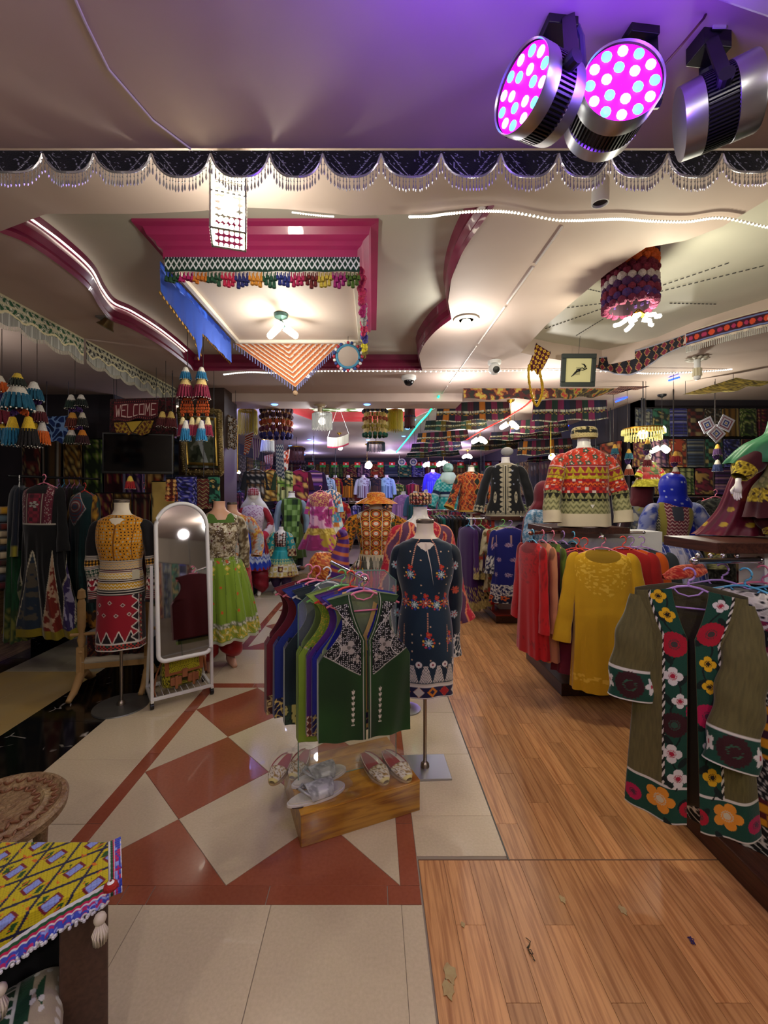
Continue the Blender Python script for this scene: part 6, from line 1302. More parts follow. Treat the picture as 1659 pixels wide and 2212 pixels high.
dressup(t, [(1.445, .075, .06), (1.43, .11, .07), (1.40, .165, .08), (1.36, .19, .092), (1.25, .19, .12), (1.1, .19, .115), (.95, .20, .12), (.83, .205, .125)], redjack, 260, 220, (3, .01, 1.0), slpat=redjack, slr=[.03, .068, .065, .062, .07], arms=([(-.165, 0, 1.385), (-.21, 0, 1.33), (-.255, -.02, 1.15), (-.285, -.05, 1.0), (-.29, -.07, .86)], [(.165, 0, 1.385), (.21, 0, 1.33), (.26, -.02, 1.15), (.275, -.05, 1.0), (.28, -.07, .86)]), seed=8, snu=60, snv=120, name='jacket')
MB().cyl((0, 0, .82), (0, 0, 1.0), .10, .12, 20).build('bust_base', WMAN, t)
loft('round_cap', [(1.615, .005, .005), (1.612, .07, .065), (1.595, .092, .085), (1.555, .10, .093), (1.525, .096, .09)], banded([(.35, 'flor', ['#b0a070', '#a09060', '#141410', '#141410'], .04), (.62, 'noise', ['#141410', '#141410', '#a89868'], .02), (2, 'tri', ['#a89868', '#b8a878', '#7c6c48'], .02)]), 110, 40, parent=t)
def blackcoat(im, U, V, S, T):
    put(im, U > -1, '#06080c'); h = T.max(); y = (T/.065) % 1
    f_ = (abs(U-.5) < .25); w_ = .018+.045*np.sin(y*pi)**.7; k = f_ & (abs(S) < w_) & (abs(S) > .006); put(im, k, '#9c947c', .1); put(im, k & (abs(abs(S)-.024) < .003), '#3c3c34'); a = (S/.055) % 1; k = T > h-.035-.05*np.sin(a*pi); put(im, k, '#a09880', .1); put(im, k & ((T*120) % 1 < .25), '#3c3c34')
    for s in (-1, 1): r = ((S-s*.12)/.022)**2+((T-.46)/.075)**2; put(im, (r < 1) & (r > .35), '#a8a088'); put(im, r < .15, '#a8a088')
    put(im, (T < .03) & f_, '#9c947c'); put(im, hsh(np.floor(S/.02), np.floor(T/.02), 3) > .985, '#8890a0', .5)
t = headless_mannequin('bust in black coat with cream leaf-edged front, on the white stand', 1092, 5.55, 1.33-.72, -.3, .98); neck(t, 1.44, WMAN, cap=False)
dressup(t, [(1.445, .08, .06), (1.40, .165, .08), (1.36, .19, .092), (1.2, .19, .12), (1.0, .20, .125), (.85, .24, .15), (.72, .27, .17)], blackcoat, 240, 200, (5, .012, 1.0), slpat=banded([(.86, 'solid', ['#06080c']), (2, 'tri', ['#06080c', '#a09880', '#a09880'], .06)]), slr=[.03, .066, .062, .065, .075], arms=([(-.165, 0, 1.385), (-.22, 0, 1.33), (-.28, -.02, 1.1), (-.32, -.04, .92), (-.35, -.06, .78)], [(.165, 0, 1.385), (.22, 0, 1.33), (.28, -.02, 1.1), (.32, -.04, .92), (.35, -.06, .78)]), seed=9, snu=40, snv=80, m=VELVET, name='coat')
MB().cyl((0, 0, .715), (0, 0, .9), .10, .12, 20).build('bust_base', WMAN, t); MB().ball((.02, 0, 1.60), .075, 16, 10, (1.1, 1, .8)).build('head_wrap', mat('grey_wrap', '#8c8c8c', .8), t, True)
OG = ogee('#7c2c14', '#1c2418', '#b0702c', .115, '#7c2c14')
def redog(im, U, V, S, T):
    fill(im, U > -1, 'noise', ['#7c2414', '#a8481c', '#4c1c18'], S, T, .02); a = S/.11; w_ = .5+.42*np.cos(T/.085*pi); d = abs((a % 1)-.5)*2; w2 = np.where(np.floor(a) % 2 < 1, w_, 1-w_); put(im, abs(d-w2) < .08, '#a87c3c'); c_ = (d < w2-.2) & (np.floor(a) % 3 < 1); put(im, c_, '#10201c'); put(im, T > T.max()-.03, '#a07c30')
t = headless_mannequin('bust in rust red jacket with dark green ogee diamonds', 1018, 7.0, 1.30-.75, .1, 1.0); neck(t, 1.44, WMAN, cap=True)
dressup(t, [(1.445, .08, .06), (1.40, .165, .08), (1.36, .19, .092), (1.2, .19, .12), (1.0, .21, .13), (.78, .25, .16)], redog, 160, 150, (4, .01, 1.0), slpat=redog, slr=[.03, .066, .062, .07, .09], arms=([(-.165, 0, 1.385), (-.22, 0, 1.33), (-.29, -.02, 1.1), (-.35, -.04, .95), (-.40, -.06, .84)], None), seed=10, name='jacket')
MB().cyl((0, 0, .75), (0, 0, .9), .10, .12, 16).cyl((0, 0, -.55), (0, 0, .75), .02, n=8).build('bust_base', WMAN, t)
t = headless_mannequin('bust in white and teal knit with wrapped white and green scarf', 968, 8.5, 1.28-.75, .3, 1.0); neck(t, 1.44, WMAN, cap=False)
TK = banded([(.45, 'check', ['#1c8c8c', '#7cb8b0', '#1c8c8c'], .04), (.62, 'stripe', ['#101c40', '#a0b8b8', '#101c40'], .12), (2, 'check', ['#2c9c9c', '#7cc0b8', '#1c8c8c'], .05)])
dressup(t, [(1.445, .08, .06), (1.40, .165, .08), (1.36, .19, .092), (1.2, .2, .12), (1.0, .21, .13), (.78, .24, .15)], TK, 90, 90, slpat=TK, slr=[.03, .08, .08, .08, .09], arms=([(-.165, 0, 1.385), (-.22, 0, 1.33), (-.29, -.02, 1.1), (-.35, -.04, .95), (-.40, -.06, .84)], None), seed=11, name='knit_top')
MB().ball((0, 0, 1.62), .10, 16, 12, (1.1, 1, 1.1)).build('head_wrap', mat('green_white_wrap', '#b8d0c0', .8, noise=1, nscale=12, h2='#2c7c5c'), t, True); loft('scarf', [(1.53, .12, .11), (1.46, .17, .13), (1.38, .2, .14), (1.30, .12, .13)], '#b8ccc0', 40, 30, (6, .015, 1.5), COTTON, t); MB().cyl((0, 0, .75), (0, 0, .9), .10, .12, 16).cyl((0, 0, -.55), (0, 0, .75), .02, n=8).build('bust_base', WMAN, t)
def veil(t, z, h, spark=None, side=1, low=.5, m=SATIN, r=.12, name='veil'):
    pat = h if not spark else (lambda im, U, V, S, T: (put(im, U > -1, h), put(im, (hsh(np.floor(S/.018), np.floor(T/.018), 3) > .965), spark, .4)))
    loft(name, [(z+.13, .005, .005, 0, 0), (z+.125, .05, .05, 0, 0), (z+.08, r*.85, r*.9, 0, 0), (z, r, r*1.05, 0, .005), (z-.10, r*1.0, r*.95, .01*side, .01), (z-.18, r*1.3, r*1.05, .03*side, .03), (z-.32, r*1.75, r*1.0, .06*side, .08), (z-.6, r*1.7, r*.7, .12*side, .14), (z-.6-low, r*1.3, r*.5, .2*side, .18)], pat, 120, 110, (9, .010, z-.05), m, t)
def bluelady(im, U, V, S, T):
    fill(im, U > -1, 'noise', ['#6c74a0', '#2c3c8c', '#9c9cb0', '#182868'], S, T, .07); k = (T < .42); put(im, k, '#7c7430'); fill(im, k & (abs(S) < .09), 'zig', ['#7c2430', '#a89c98', '#30283c'], S, T, .035); put(im, k & (abs(S) < .04) & (T > .06) & (T < .2), '#303440'); fill(im, k & (abs(S) > .15), 'zig', ['#1c2038', '#b0a888', '#5c5c30'], S, T, .03)
    put(im, (T > .42) & ((S/.05) % 1 < .12), '#b8b8cc')
t = headless_mannequin('mannequin in blue and white pleated dress with royal blue veil', 1453, 4.3, .10, -.15, 1.0); neck(t, 1.44, SKIN, cap=False)
dressup(t, [(.98, .20, .16), (.85, .26, .24), (.6, .30, .27), (.25, .35, .31)], bluelady, 240, 220, (18, .022, 1.03), slpat=banded([(.55, 'noise', ['#6c74a0', '#2c3c8c', '#9c9cb0'], .07), (.8, 'flor', ['#a89830', '#14141c', '#a87c1c', '#14141c'], .07), (2, 'scroll', ['#8c8c60', '#5c5c3c'], .05)]), slr=[.04, .085, .08, .085, .10], arms=([(-.165, 0, 1.385), (-.22, 0, 1.33), (-.27, -.02, 1.1), (-.27, -.05, .9), (-.25, -.07, .8)], [(.165, 0, 1.385), (.24, 0, 1.33), (.33, 0, 1.1), (.38, -.03, .88), (.38, -.05, .76)]), seed=12, snv=70)
MB().ball((0, 0, 1.60), .088, 18, 12, (.9, 1, 1.15)).build('head', WMAN, t, True); veil(t, 1.60, '#1020a0', '#a8b0d8', 1, .5)
t = headless_mannequin('mannequin in cream and black velvet dress with maroon veil and silver headband', 1388, 5.0, .10, .1, .98); neck(t, 1.44, SKIN, cap=False)
dressup(t, [(.98, .20, .16), (.85, .25, .2), (.5, .27, .22), (.2, .30, .24)], motif('noise', ['#8c8c74', '#5c6070', '#a8a040', '#b0ac98'], .09), 120, 120, (10, .02, 1.0), slpat=banded([(.3, 'solid', ['#1c0810']), (.36, 'dot', ['#c8c8d0', '#1c0810', '#1c0810'], .02), (.55, 'vstripe', ['#1c0810', '#2c1018', '#d0d0d4'], .06), (.62, 'dot', ['#c8c8d0', '#1c0810', '#1c0810'], .02), (2, 'flor', ['#8c8c50', '#a8a08c', '#50542c', '#a8a08c'], .08)]), slr=[.03, .07, .07, .07, .08], seed=13)
MB().ball((0, 0, 1.60), .088, 18, 12, (.9, 1, 1.15)).build('head', WMAN, t, True); veil(t, 1.60, '#4c1018', None, -.3, .3, COTTON)
MB().lathe([(.105, 0), (.112, .02), (.105, .045)], 30, (0, 0, 1.66)).build('headband', mat('silver_band', '#6c6c78', .3, .8, bump=1, bscale=200), t, True)
t = headless_mannequin('mannequin in pale blue lace dress behind the red banded jacket', 1178, 4.6, .10, .3, .96); neck(t, 1.44, SKIN, cap=False)
dressup(t, [(.98, .20, .16), (.85, .25, .2), (.5, .30, .28), (.3, .34, .3)], motif('scroll', ['#4c7c9c', '#a8b8c8', '#7c9cb0'], .05), 80, 80, (9, .02, 1.0), seed=14); MB().ball((0, 0, 1.60), .088, 18, 12, (.9, 1, 1.15)).build('head', WMAN, t, True)
veil(t, 1.60, '#5c1420', None, -.2, .1, COTTON)
# child mannequin at the right edge
t = headless_mannequin('small mannequin in green veil and gold trimmed maroon dress at right edge', 1706, 2.06, 1.382, -.35, .50)
neck(t, 1.0, WMAN, cap=False)
ED = banded([(.35, 'noise', ['#6c7c3c', '#a89c60', '#8c8450', '#b8a878'], .07), (.62, 'noise', ['#6c6c34', '#9c9458', '#7c7444'], .06), (.80, 'scroll', ['#8c7814', '#c8b030', '#2c1014'], .07), (2, 'solid', ['#3c0c14'])])
loft('dress', [(1.0, .09, .07), (.97, .16, .09), (.9, .19, .12), (.7, .18, .13), (.5, .30, .24), (.25, .36, .3), (.22, .37, .31)], ED, 160, 140, (9, .02, .65), COTTON, t)
for s in (-1, 1):
    sleeve('trouser_leg', [(s*.11, 0, .35), (s*.13, 0, .2), (s*.12, -.02, .10)], [.12, .14, .09], '#3c0c14', 30, 24, SATIN, t); sleeve('cuff', [(s*.12, -.02, .13), (s*.12, -.02, .05)], [.10, .095], motif('scroll', ['#8c7814', '#c8b030', '#4c1414'], .05), 40, 20, COTTON, t)
    MB().tube([(s*.12, 0, .06), (s*.12, -.05, .04), (s*.14, -.18, .02)], [.05, .06, .035], 10).build('foot', WMAN, t, True)
sleeve('sleeve', [(-.15, 0, .93), (-.24, -.02, .86), (-.36, -.06, .74), (-.44, -.10, .62)], [.06, .11, .12, .07], banded([(.75, 'solid', ['#3c0c14']), (2, 'scroll', ['#8c7814', '#d0b830', '#2c1014'], .06)]), 60, 80, COTTON, t)
hand(t, (-.46, -.13, .56), (-.2, -.3, -1), 1.4, WMAN)
sleeve('sleeve', [(.15, 0, .93), (.24, -.02, .86), (.30, -.06, .74)], [.06, .11, .1], '#3c0c14', 30, 30, COTTON, t)
MB().ball((0, 0, 1.17), .11, 18, 12, (.9, 1, 1.15)).build('head', WMAN, t, True)
loft('green_veil', [(1.33, .005, .005), (1.32, .06, .06), (1.27, .13, .13), (1.17, .16, .16), (1.05, .2, .17), (.95, .32, .2, -.05), (.82, .42, .2, -.08), (.76, .44, .18, -.1)], motif('solid', ['#2c6c44']), 120, 80, (9, .014, 1.2), SATIN, t)
loft('maroon_cape', [(.85, .10, .08, -.22, .14), (.6, .15, .07, -.27, .16), (.3, .20, .07, -.32, .17), (.1, .27, .08, -.40, .16), (.02, .31, .09, -.45, .15)], motif('dot', ['#5c1024', '#5c1024', '#a88c20'], .16), 90, 80, (8, .014, .75), SATIN, t)

# -------- mid racks on the right
def bluevel(im, U, V, S, T):
    put(im, U > -1, '#0a1060'); h = T.max(); f_ = abs(U-.5) < .3
    for cx in (-.12, 0, .12):
        for cy in (.2, .38, .56): flower(im, S, T, cx+.02*math.sin(cy*20), cy, .028, '#a08ca8', '#7c2c34', 8, .4, .3)
        put(im, (abs(S-cx) < .003) & (T > .08) & (T < .18), '#b89080', .3)
    fill(im, (T > h-.22) & (T < h-.09), 'scroll', ['#0a1048', '#c0bcb4', '#c8c4bc'], S, T, .05); fill(im, T > h-.09, 'flor', ['#0c1030', '#c05820', '#b8b4ac', '#0c1030'], S, T, .08)
hung('royal blue velvet dress embroidered with hanging flowers, above the low stand', P(1102, 1128, 5.15), -.12, .44, .98, bluevel, bluevel, .5, 'lilac', d=.06, nu=150, nv=220, hem=.25, m=VELVET, name='hanging_dress', cat='dress')
hung('cream and multicolour robe behind the royal blue dress', P(1086, 1126, 5.3), -.3, .44, .9, motif('noise', ['#a8a080', '#5c4c2c', '#bcb494', '#8c2c20'], .06), None, .5, 'green', d=.06, name='hanging_dress', cat='dress')
for k, (lab, c_, sp, hc) in enumerate((('purple robe with gold edging at the left end of its rail', '#34124c', 1, 'blue'), ('dark violet robe second on the rail', '#220c34', 1, 'lilac'), ('black robe with gold leaf cuffs', '#08080c', 1, 'green'), ('red robe between black and white ones', '#98141c', 0, 'red'), ('dark grey robe beside the cream one', '#24282a', 0, 'blue'), ('cream robe at the right end of its rail', '#b8bca8', 0, 'pink'))):
    p = banded([(.72, 'solid', [c_]), (.9, 'scroll', [c_, '#a08c50'], .07), (2, 'scroll', ['#8c7c48', '#a8985c'], .04)]) if sp else c_
    hung(lab, P(1012+13*k, 1125, 5.6), -1.3, .44, 1.15-.03*k, p, p, .6, hc, d=.07, nu=70, nv=100, name='hanging_robe', cat='robe')
rail('chrome rail carrying the purple, black and red robes', P(1008, 1120, 5.6), P(1082, 1120, 5.6), .012, [(P(1080, 1120, 5.6), P(1080, 1345, 5.6))])
rail('chrome rail above the low white stand', P(1125, 1116, 5.3), P(1170, 1116, 5.3), .012, [(P(1128, 1116, 5.3), P(1128, 1116, 5.5))])
for k, (lab, c_) in enumerate((('dark purple blouse right of the royal blue dress', '#2a0e3c'), ('deep green blouse right of the royal blue dress', '#0c2414'), ('turquoise blouse right of the royal blue dress', '#0c5c8c'), ('dark navy blouse right of the turquoise one', '#101830'))):
    hung(lab, P(1128+11*k, 1122, 5.4), -1.3, .42, .55, c_, None, .4, ['lilac', 'green', 'green', 'lilac'][k], d=.05, nu=40, nv=40, name='blouse', cat='blouse')
cols = ['#1c1418', '#4c1c1c', '#18241c', '#0c5c50', '#141c28', '#10141c', '#2c2418', '#30180c', '#101418', '#241020', '#0c0c10']
names = ['dark brown', 'rust', 'dark green', 'turquoise', 'slate', 'black', 'olive brown', 'chestnut', 'charcoal', 'plum', 'jet black']
for k in range(11):
    p = banded([(.7, 'solid', [cols[k]]), (2, 'noise', [cols[k], '#a86c20', '#3c4c1c'], .06)]) if k % 3 == 1 else cols[k]
    hung(names[k]+' garment on the far middle rail, place %s from the left' % ['one', 'two', 'three', 'four', 'five', 'six', 'seven', 'eight', 'nine', 'ten', 'eleven'][k], P(925+8.3*k, 1106, 7.6), -1.3, .44, 1.05, p, None, .5, R.choice(list(HC)), d=.06, nu=36, nv=40, name='hanging_robe', cat='robe')
rail('chrome rail far in the middle carrying dark robes', P(920, 1102, 7.6), P(1012, 1102, 7.6), .014, [(P(1010, 1102, 7.6), P(1010, 1262, 7.6)), (P(922, 1102, 7.6), P(922, 1262, 7.6))])
b = MB(); b.box((1.55, 7.7, .05), (1.1, .6, .1)); tag(b.build('low_platform', WHITE), 'low pale platform under the far middle rail', 'platform')

# =====================================================================  LEFT ALCOVE, PILLAR, WELCOME, MONITOR
c = P(300, 980, 4.15); t = thing('monitor', 'black flat screen monitor mounted under the welcome banner', 'monitor', c, .22)
MB().box((0, 0, 0), (.64, .04, .40)).build('casing', mat('monitor_plastic', '#08080a', .3), t, bevel=.005); MB().box((0, -.021, .005), (.61, .003, .36)).build('screen', mat('screen_glass', '#020204', .12), t)
MB().box((0, .12, 0), (.16, .22, .16)).build('bracket', BLACK, t)
def wel(im, U, V, S, T):
    put(im, U > -1, '#54101a'); k = (V < .16) | (V > .84); put(im, k, '#2a0a12'); put(im, k & ((S/.02) % 1 < .3) & (abs(abs(V-.5)-.42) < .03), '#8c3030')
    glyph = {'W': [(0, 1, .25, 0), (.25, 0, .5, .7), (.5, .7, .75, 0), (.75, 0, 1, 1)], 'E': [(0, 0, 0, 1), (0, 1, 1, 1), (0, .5, .7, .5), (0, 0, 1, 0)], 'L': [(0, 0, 0, 1), (0, 0, 1, 0)], 'C': [(.9, 1, .1, 1), (.1, 1, 0, .8), (0, .8, 0, .2), (0, .2, .1, 0), (.1, 0, .9, 0)], 'O': [(0, 0, 0, 1), (0, 1, 1, 1), (1, 1, 1, 0), (1, 0, 0, 0)], 'M': [(0, 0, .1, 1), (.1, 1, .5, .3), (.5, .3, .9, 1), (.9, 1, 1, 0)]}
    x = (U-.03)/.94*7; y = 1-(V-.22)/.56; i = np.floor(x)
    for n_, ch in enumerate('WELCOME'):
        for x0, y0, x1, y1 in glyph[ch]:
            px, py = x-n_-.12, y; a = .76; X0, X1 = x0*a, x1*a; dx, dy = X1-X0, (y1-y0)*1.25; tt = np.clip(((px-X0)*dx+(py*1.25-y0*1.25)*dy)/(dx*dx+dy*dy), 0, 1)
            d = np.hypot(px-X0-tt*dx, py*1.25-y0*1.25-tt*dy); put(im, d < .055, '#b8a098')
sheetpx('welcome_banner', 'maroon beaded banner reading WELCOME above the monitor', 'banner', [(247, 866), (342, 862), (340, 903), (245, 912)], 4.1, wel, .45, .2, 420, 140)
sheetpx('banner_backing', 'dark red rug behind the welcome banner', 'rug', [(238, 862), (380, 858), (382, 945), (236, 945)], [4.2, 4.3, 4.3, 4.2], motif('scroll', ['#1c0c10', '#4c141c', '#2c1c14'], .06), .6, .4, 90, 60)
def goldscr(im, U, V, S, T):
    fill(im, U > -1, 'scroll', ['#4c1c14', '#8c7018', '#a88828'], S, T, .05); put(im, abs(U-.5)*2 < .45*(1-V), '#a08428'); put(im, abs(abs(U-.5)*2-.45*(1-V)) < .04, '#2c1810')
sheetpx('gold_cloth', 'gold scroll embroidered cloth between banner and monitor', 'cloth', [(246, 913), (332, 908), (322, 938), (252, 938)], 4.11, goldscr, .42, .14, 120, 50)
# ornate frame on the pillar
Yf = 4.3; q = [P(378, 835, 4.45), P(470, 872, 4.05), P(482, 1025, 4.05), P(402, 1024, 4.45)]; ctr = sum(q, Vector())/4
q = [P(388, 885, 4.5), P(474, 890, 4.2), P(478, 1022, 4.2), P(400, 1020, 4.5)]; ctr = sum(q, Vector())/4
t = thing('ornate_frame', 'carved gilt picture frame with a forest painting on the dark pillar', 'picture', ctr)
def bil(a, c): return (q[0]*(1-a)*(1-c)+q[1]*a*(1-c)+q[2]*a*c+q[3]*(1-a)*c)-ctr
GI = mat('old_gilt', '#8c7848', .4, .6, noise=.7, nscale=60, h2='#3c3018', bump=1, bscale=90)
for nm, (a0, c0, a1, c1) in (('frame_side', (0, 0, 1, 0)), ('frame_side', (0, 1, 1, 1)), ('frame_side', (0, 0, 0, 1)), ('frame_side', (1, 0, 1, 1))):
    b = MB(); p0, p1 = bil(a0, c0), bil(a1, c1); b.tube([p0, p1], .03, 10); n = int((p1-p0).length/.022)
    for k in range(n+1):
        p = p0.lerp(p1, k/n); b.ball(p+Vector((0, -.03, 0)), .013, 7, 5); b.ball(p+Vector((R.uniform(-.02, .02), -.015, R.uniform(-.03, .03))), .016, 6, 4)
    b.build(nm, GI, t, True)
b = MB(); p0 = bil(.16, .86); p1 = bil(.88, .86); b.cyl(p0, p1, .016, n=12); b.cyl(bil(.9, .12), bil(.9, .88), .014, n=12); b.cyl(bil(.1, .12), bil(.1, .88), .014, n=12); b.cyl(bil(.1, .12), bil(.9, .12), .014, n=12); b.build('inner_molding', mat('bright_gilt', '#b09040', .3, .8), t)
U_, V_ = np.meshgrid(np.linspace(.08, .92, 70), np.linspace(.08, .92, 90)); Pq = np.array([[np.array(bil(a, c)+Vector((0, .01, 0))) for a, c in zip(ur, vr)] for ur, vr in zip(U_, V_)])
grid('painting', Pq, paint_pat(lambda im, U, V, S, T: (fill(im, U > -1, 'noise', ['#4c5440', '#8c9080', '#2c3424', '#a0a49c'], S, T, .09), put(im, (abs(U-.55-.06*np.sin(V*9)) < .05) & (V > .5), '#9ca4a4'), put(im, (abs(U-.25) < .03) & (V > .15) & (V < .5), '#4c3028')), U_, V_, U_*.4, V_*.55), SATIN, t)
# stack of folded textiles at the left edge
yc = 4.1
t = thing('textile_shelf', 'wooden shelf frame at the left edge under folded textiles', 'shelf', (X(-10, yc), yc, 0)); MB().box((-.05, .1, .35), (.30, .4, .70)).build('cabinet', woodmat('old_board', '#8c7050', '#5c4430'), t)
fc = ['#5c2018', '#4c5c64', '#a87c1c', '#4c1c24', '#2c3448', '#a89c84', '#3c2c20', '#b8a888', '#1c2c3c', '#b0986c', '#8c7c64']
ft = ['rust red', 'blue grey', 'gold', 'maroon', 'slate blue', 'beige', 'brown', 'cream', 'navy', 'tan', 'taupe']
z = .71
for k in range(11):
    hh = .055+.02*R.random(); t = thing('folded_textile', ft[k]+' folded textile in the stack at the left edge', 'textile', (X(2, yc)+R.uniform(-.02, .01), yc, z), group='folded textiles at the left edge')
    loft('cloth', [(hh, .10, .10), (hh*.9, .17, .16), (hh*.5, .185, .17), (hh*.1, .17, .16), (0, .10, .10)], motif('noise', [fc[k], fc[(k+3) % 11], fc[k]], .06), 40, 16, parent=t, power=4, seed=k); z += hh+.004
def clothrow(label_, y, x0, x1, z0, z1, n, names_, group, yaw=0, horizontal=True, seed=0):
    rs = random.Random(seed)
# hanging rugs and scarves along the alcove wall and side walls
PAL = [('#2c1018', '#6c2420', '#a08c60'), ('#101828', '#3c4c6c', '#8c8c7c'), ('#3c0c1c', '#8c1c3c', '#c89c50'), ('#141414', '#5c4020', '#a8a090'), ('#0c2420', '#2c6c54', '#b8a060'), ('#281038', '#5c2c7c', '#c08c9c'), ('#3c2810', '#9c6c1c', '#d0b060'), ('#14143c', '#3c3ca0', '#9c9cc8'), ('#481410', '#b04020', '#d8a860'), ('#203018', '#6c8c2c', '#c8c880')]
PN = ['maroon', 'slate blue', 'crimson', 'black and tan', 'deep green', 'violet', 'ochre', 'royal blue', 'brick red', 'moss green']
TY = ['noise', 'scroll', 'dia', 'flor', 'check', 'zig', 'ikat', 'stripe', 'vstripe', 'dot']
TN = ['mottled', 'scrolling', 'diamond patterned', 'flowered', 'checked', 'zigzag', 'ikat', 'striped', 'banded', 'dotted']
def hangcloth(label, x, y, z1, w, L, rz, k, ty, name='hanging_textile', cat='textile', nu=26, nv=34, group=None, p=.06, dim=1):
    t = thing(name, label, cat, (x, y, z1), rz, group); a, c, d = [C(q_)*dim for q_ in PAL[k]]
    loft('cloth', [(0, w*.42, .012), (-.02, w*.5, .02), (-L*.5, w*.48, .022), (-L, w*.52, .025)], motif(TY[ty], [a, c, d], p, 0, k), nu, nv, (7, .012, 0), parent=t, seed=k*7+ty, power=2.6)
    rb = MB().cyl((-w/2, 0, .008), (w/2, 0, .008), .007, n=6)
    if name == 'fur_pelt' or 'pouch' in name: rb.cyl((0, 0, .008), (0, 0, ZC-z1+.01), .003, n=5)
    rb.build('rod', BLACK, t); return t
k = 0
for i in range(8):
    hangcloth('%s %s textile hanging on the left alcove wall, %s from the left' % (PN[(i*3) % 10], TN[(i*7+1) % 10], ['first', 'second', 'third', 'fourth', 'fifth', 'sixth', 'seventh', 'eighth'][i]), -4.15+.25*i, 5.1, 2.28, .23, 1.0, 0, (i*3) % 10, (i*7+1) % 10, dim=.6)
sheetpx('blue_textile', 'blue and white medallion textile high on the left wall', 'textile', [(98, 900), (150, 898), (146, 958), (94, 950)], 4.6, motif('scroll', ['#14285c', '#6c8cb8', '#0c1430'], .12), .3, .3, 70, 70)
for i in range(5):
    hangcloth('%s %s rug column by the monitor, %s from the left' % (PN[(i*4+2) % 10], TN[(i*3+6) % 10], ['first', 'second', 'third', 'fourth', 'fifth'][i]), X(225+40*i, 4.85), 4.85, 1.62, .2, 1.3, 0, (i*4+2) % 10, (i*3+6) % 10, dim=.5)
# tassels and trinkets below the frame on the pillar
for i, (u, v, k, ty, w_, L) in enumerate(((372, 1035, 8, 3, .12, .22), (402, 1030, 7, 1, .22, .34), (440, 1034, 0, 5, .14, .3), (462, 1030, 4, 0, .12, .26))):
    hangcloth(['red and orange tasselled ornament left of the mirror top', 'blue and white beaded pouch above the standing mirror', 'maroon zigzag beaded strip right of the mirror top', 'green mottled beaded strip at the pillar edge'][i], X(u, 4.2), 4.2, Z(v, 4.2), w_, L, 0, k, ty, 'beaded_pouch', 'pouch', 40, 50, p=.04)
t = hangcloth('reddish brown fur pelt right of the monitor', X(352, 4.5), 4.5, 1.74, .24, 1.1, 0, 6, 0, 'fur_pelt', 'pelt', p=.3)

# =====================================================================  HALL
# left side of the hall
hung('pink and gold lehenga dress with patchwork hem hanging in the hall', P(692, 1052, 6.6), -.3, .34, .98, banded([(.25, 'scroll', ['#8c3050', '#c8a060'], .05), (.62, 'noise', ['#a8387c', '#d0a0b8', '#8c2c64'], .08), (.75, 'scroll', ['#a88c30', '#d0b860'], .05), (2, 'noise', ['#a8387c', '#b89c38', '#8c2c64'], .1)]), None, .3, 'pink', hem=.36, d=.12, nu=90, nv=100, folds=(9, .03, -.2), name='hanging_dress', cat='dress')
hung('blue, orange and white patchwork dress beside the pink lehenga', P(715, 1050, 7.0), -.5, .34, .95, banded([(.3, 'ikat', ['#205878', '#c8682c', '#d0ccb8'], .07), (.6, 'noise', ['#3c8cb0', '#c8c0a8', '#b0502c'], .08), (2, 'check', ['#7cb0c8', '#d8d4c4', '#b86c2c'], .12)]), None, .3, 'white', hem=.30, d=.12, nu=70, nv=80, folds=(8, .03, -.2), name='hanging_dress', cat='dress')
t = headless_mannequin('mannequin in moss green tunic with long checked green shawl', 630, 7.6, 0, .2, 1.08); neck(t, 1.44, WMAN)
dressup(t, [(.98, .18, .14), (.75, .21, .17), (.45, .25, .2)], '#3c4c1c', 60, 60, (8, .015, 1.0), slpat='#7c8c9c', seed=20)
for s in (-1, 1): sleeve('trouser_leg', [(s*.09, 0, .5), (s*.10, 0, .3), (s*.09, 0, .05)], [.09, .09, .05], '#1a1c14', 16, 12, COTTON, t)
sheet('shawl', lambda U, V: (-.12+.26*U*(1-.2*V), -.17-.0*U+.01*np.sin(U*20), 1.42-1.1*V), motif('check', ['#4c6c2c', '#7c9c58', '#1c3018'], .09), .26, 1.1, 50, 90, COTTON, t)
t = headless_mannequin('mannequin in red and pink fitted striped dress at hall centre', 731, 9.2, 0, 0, 1.02); neck(t, 1.44, SKINT)
dressup(t, [(.98, .16, .13), (.6, .19, .16), (.25, .17, .14)], banded([(.42, 'flor', ['#8c1428', '#c8301c', '#d0a050', '#8c1428'], .2), (.72, 'vstripe', ['#a03c74', '#8c2c64', '#b85c8c'], .05), (.82, 'solid', ['#1c1c3c']), (2, 'vstripe', ['#a03c74', '#8c2c64', '#b85c8c'], .05)]), 50, 70, seed=21)
t = thing('basket_table', 'low woven display bench with scattered small goods by the teal dress', 'bench', (X(655, 7.3), 7.3, 0)); MB().lathe([(.30, 0), (.36, .30), (.34, .32), (.0005, .32)], 24).build('basket', mat('wicker', '#8c7c60', .8, bump=1, bscale=60), t)
for k in range(9): MB().ball((R.uniform(-.2, .2), R.uniform(-.2, .2), .35), .05, 8, 6, (1.3, 1, .7)).build('goods', H(['#b8b0a0', '#1c1c1c', '#8c5c3c', '#c8c8c8', '#a87c4c'][k % 5]), t, True)
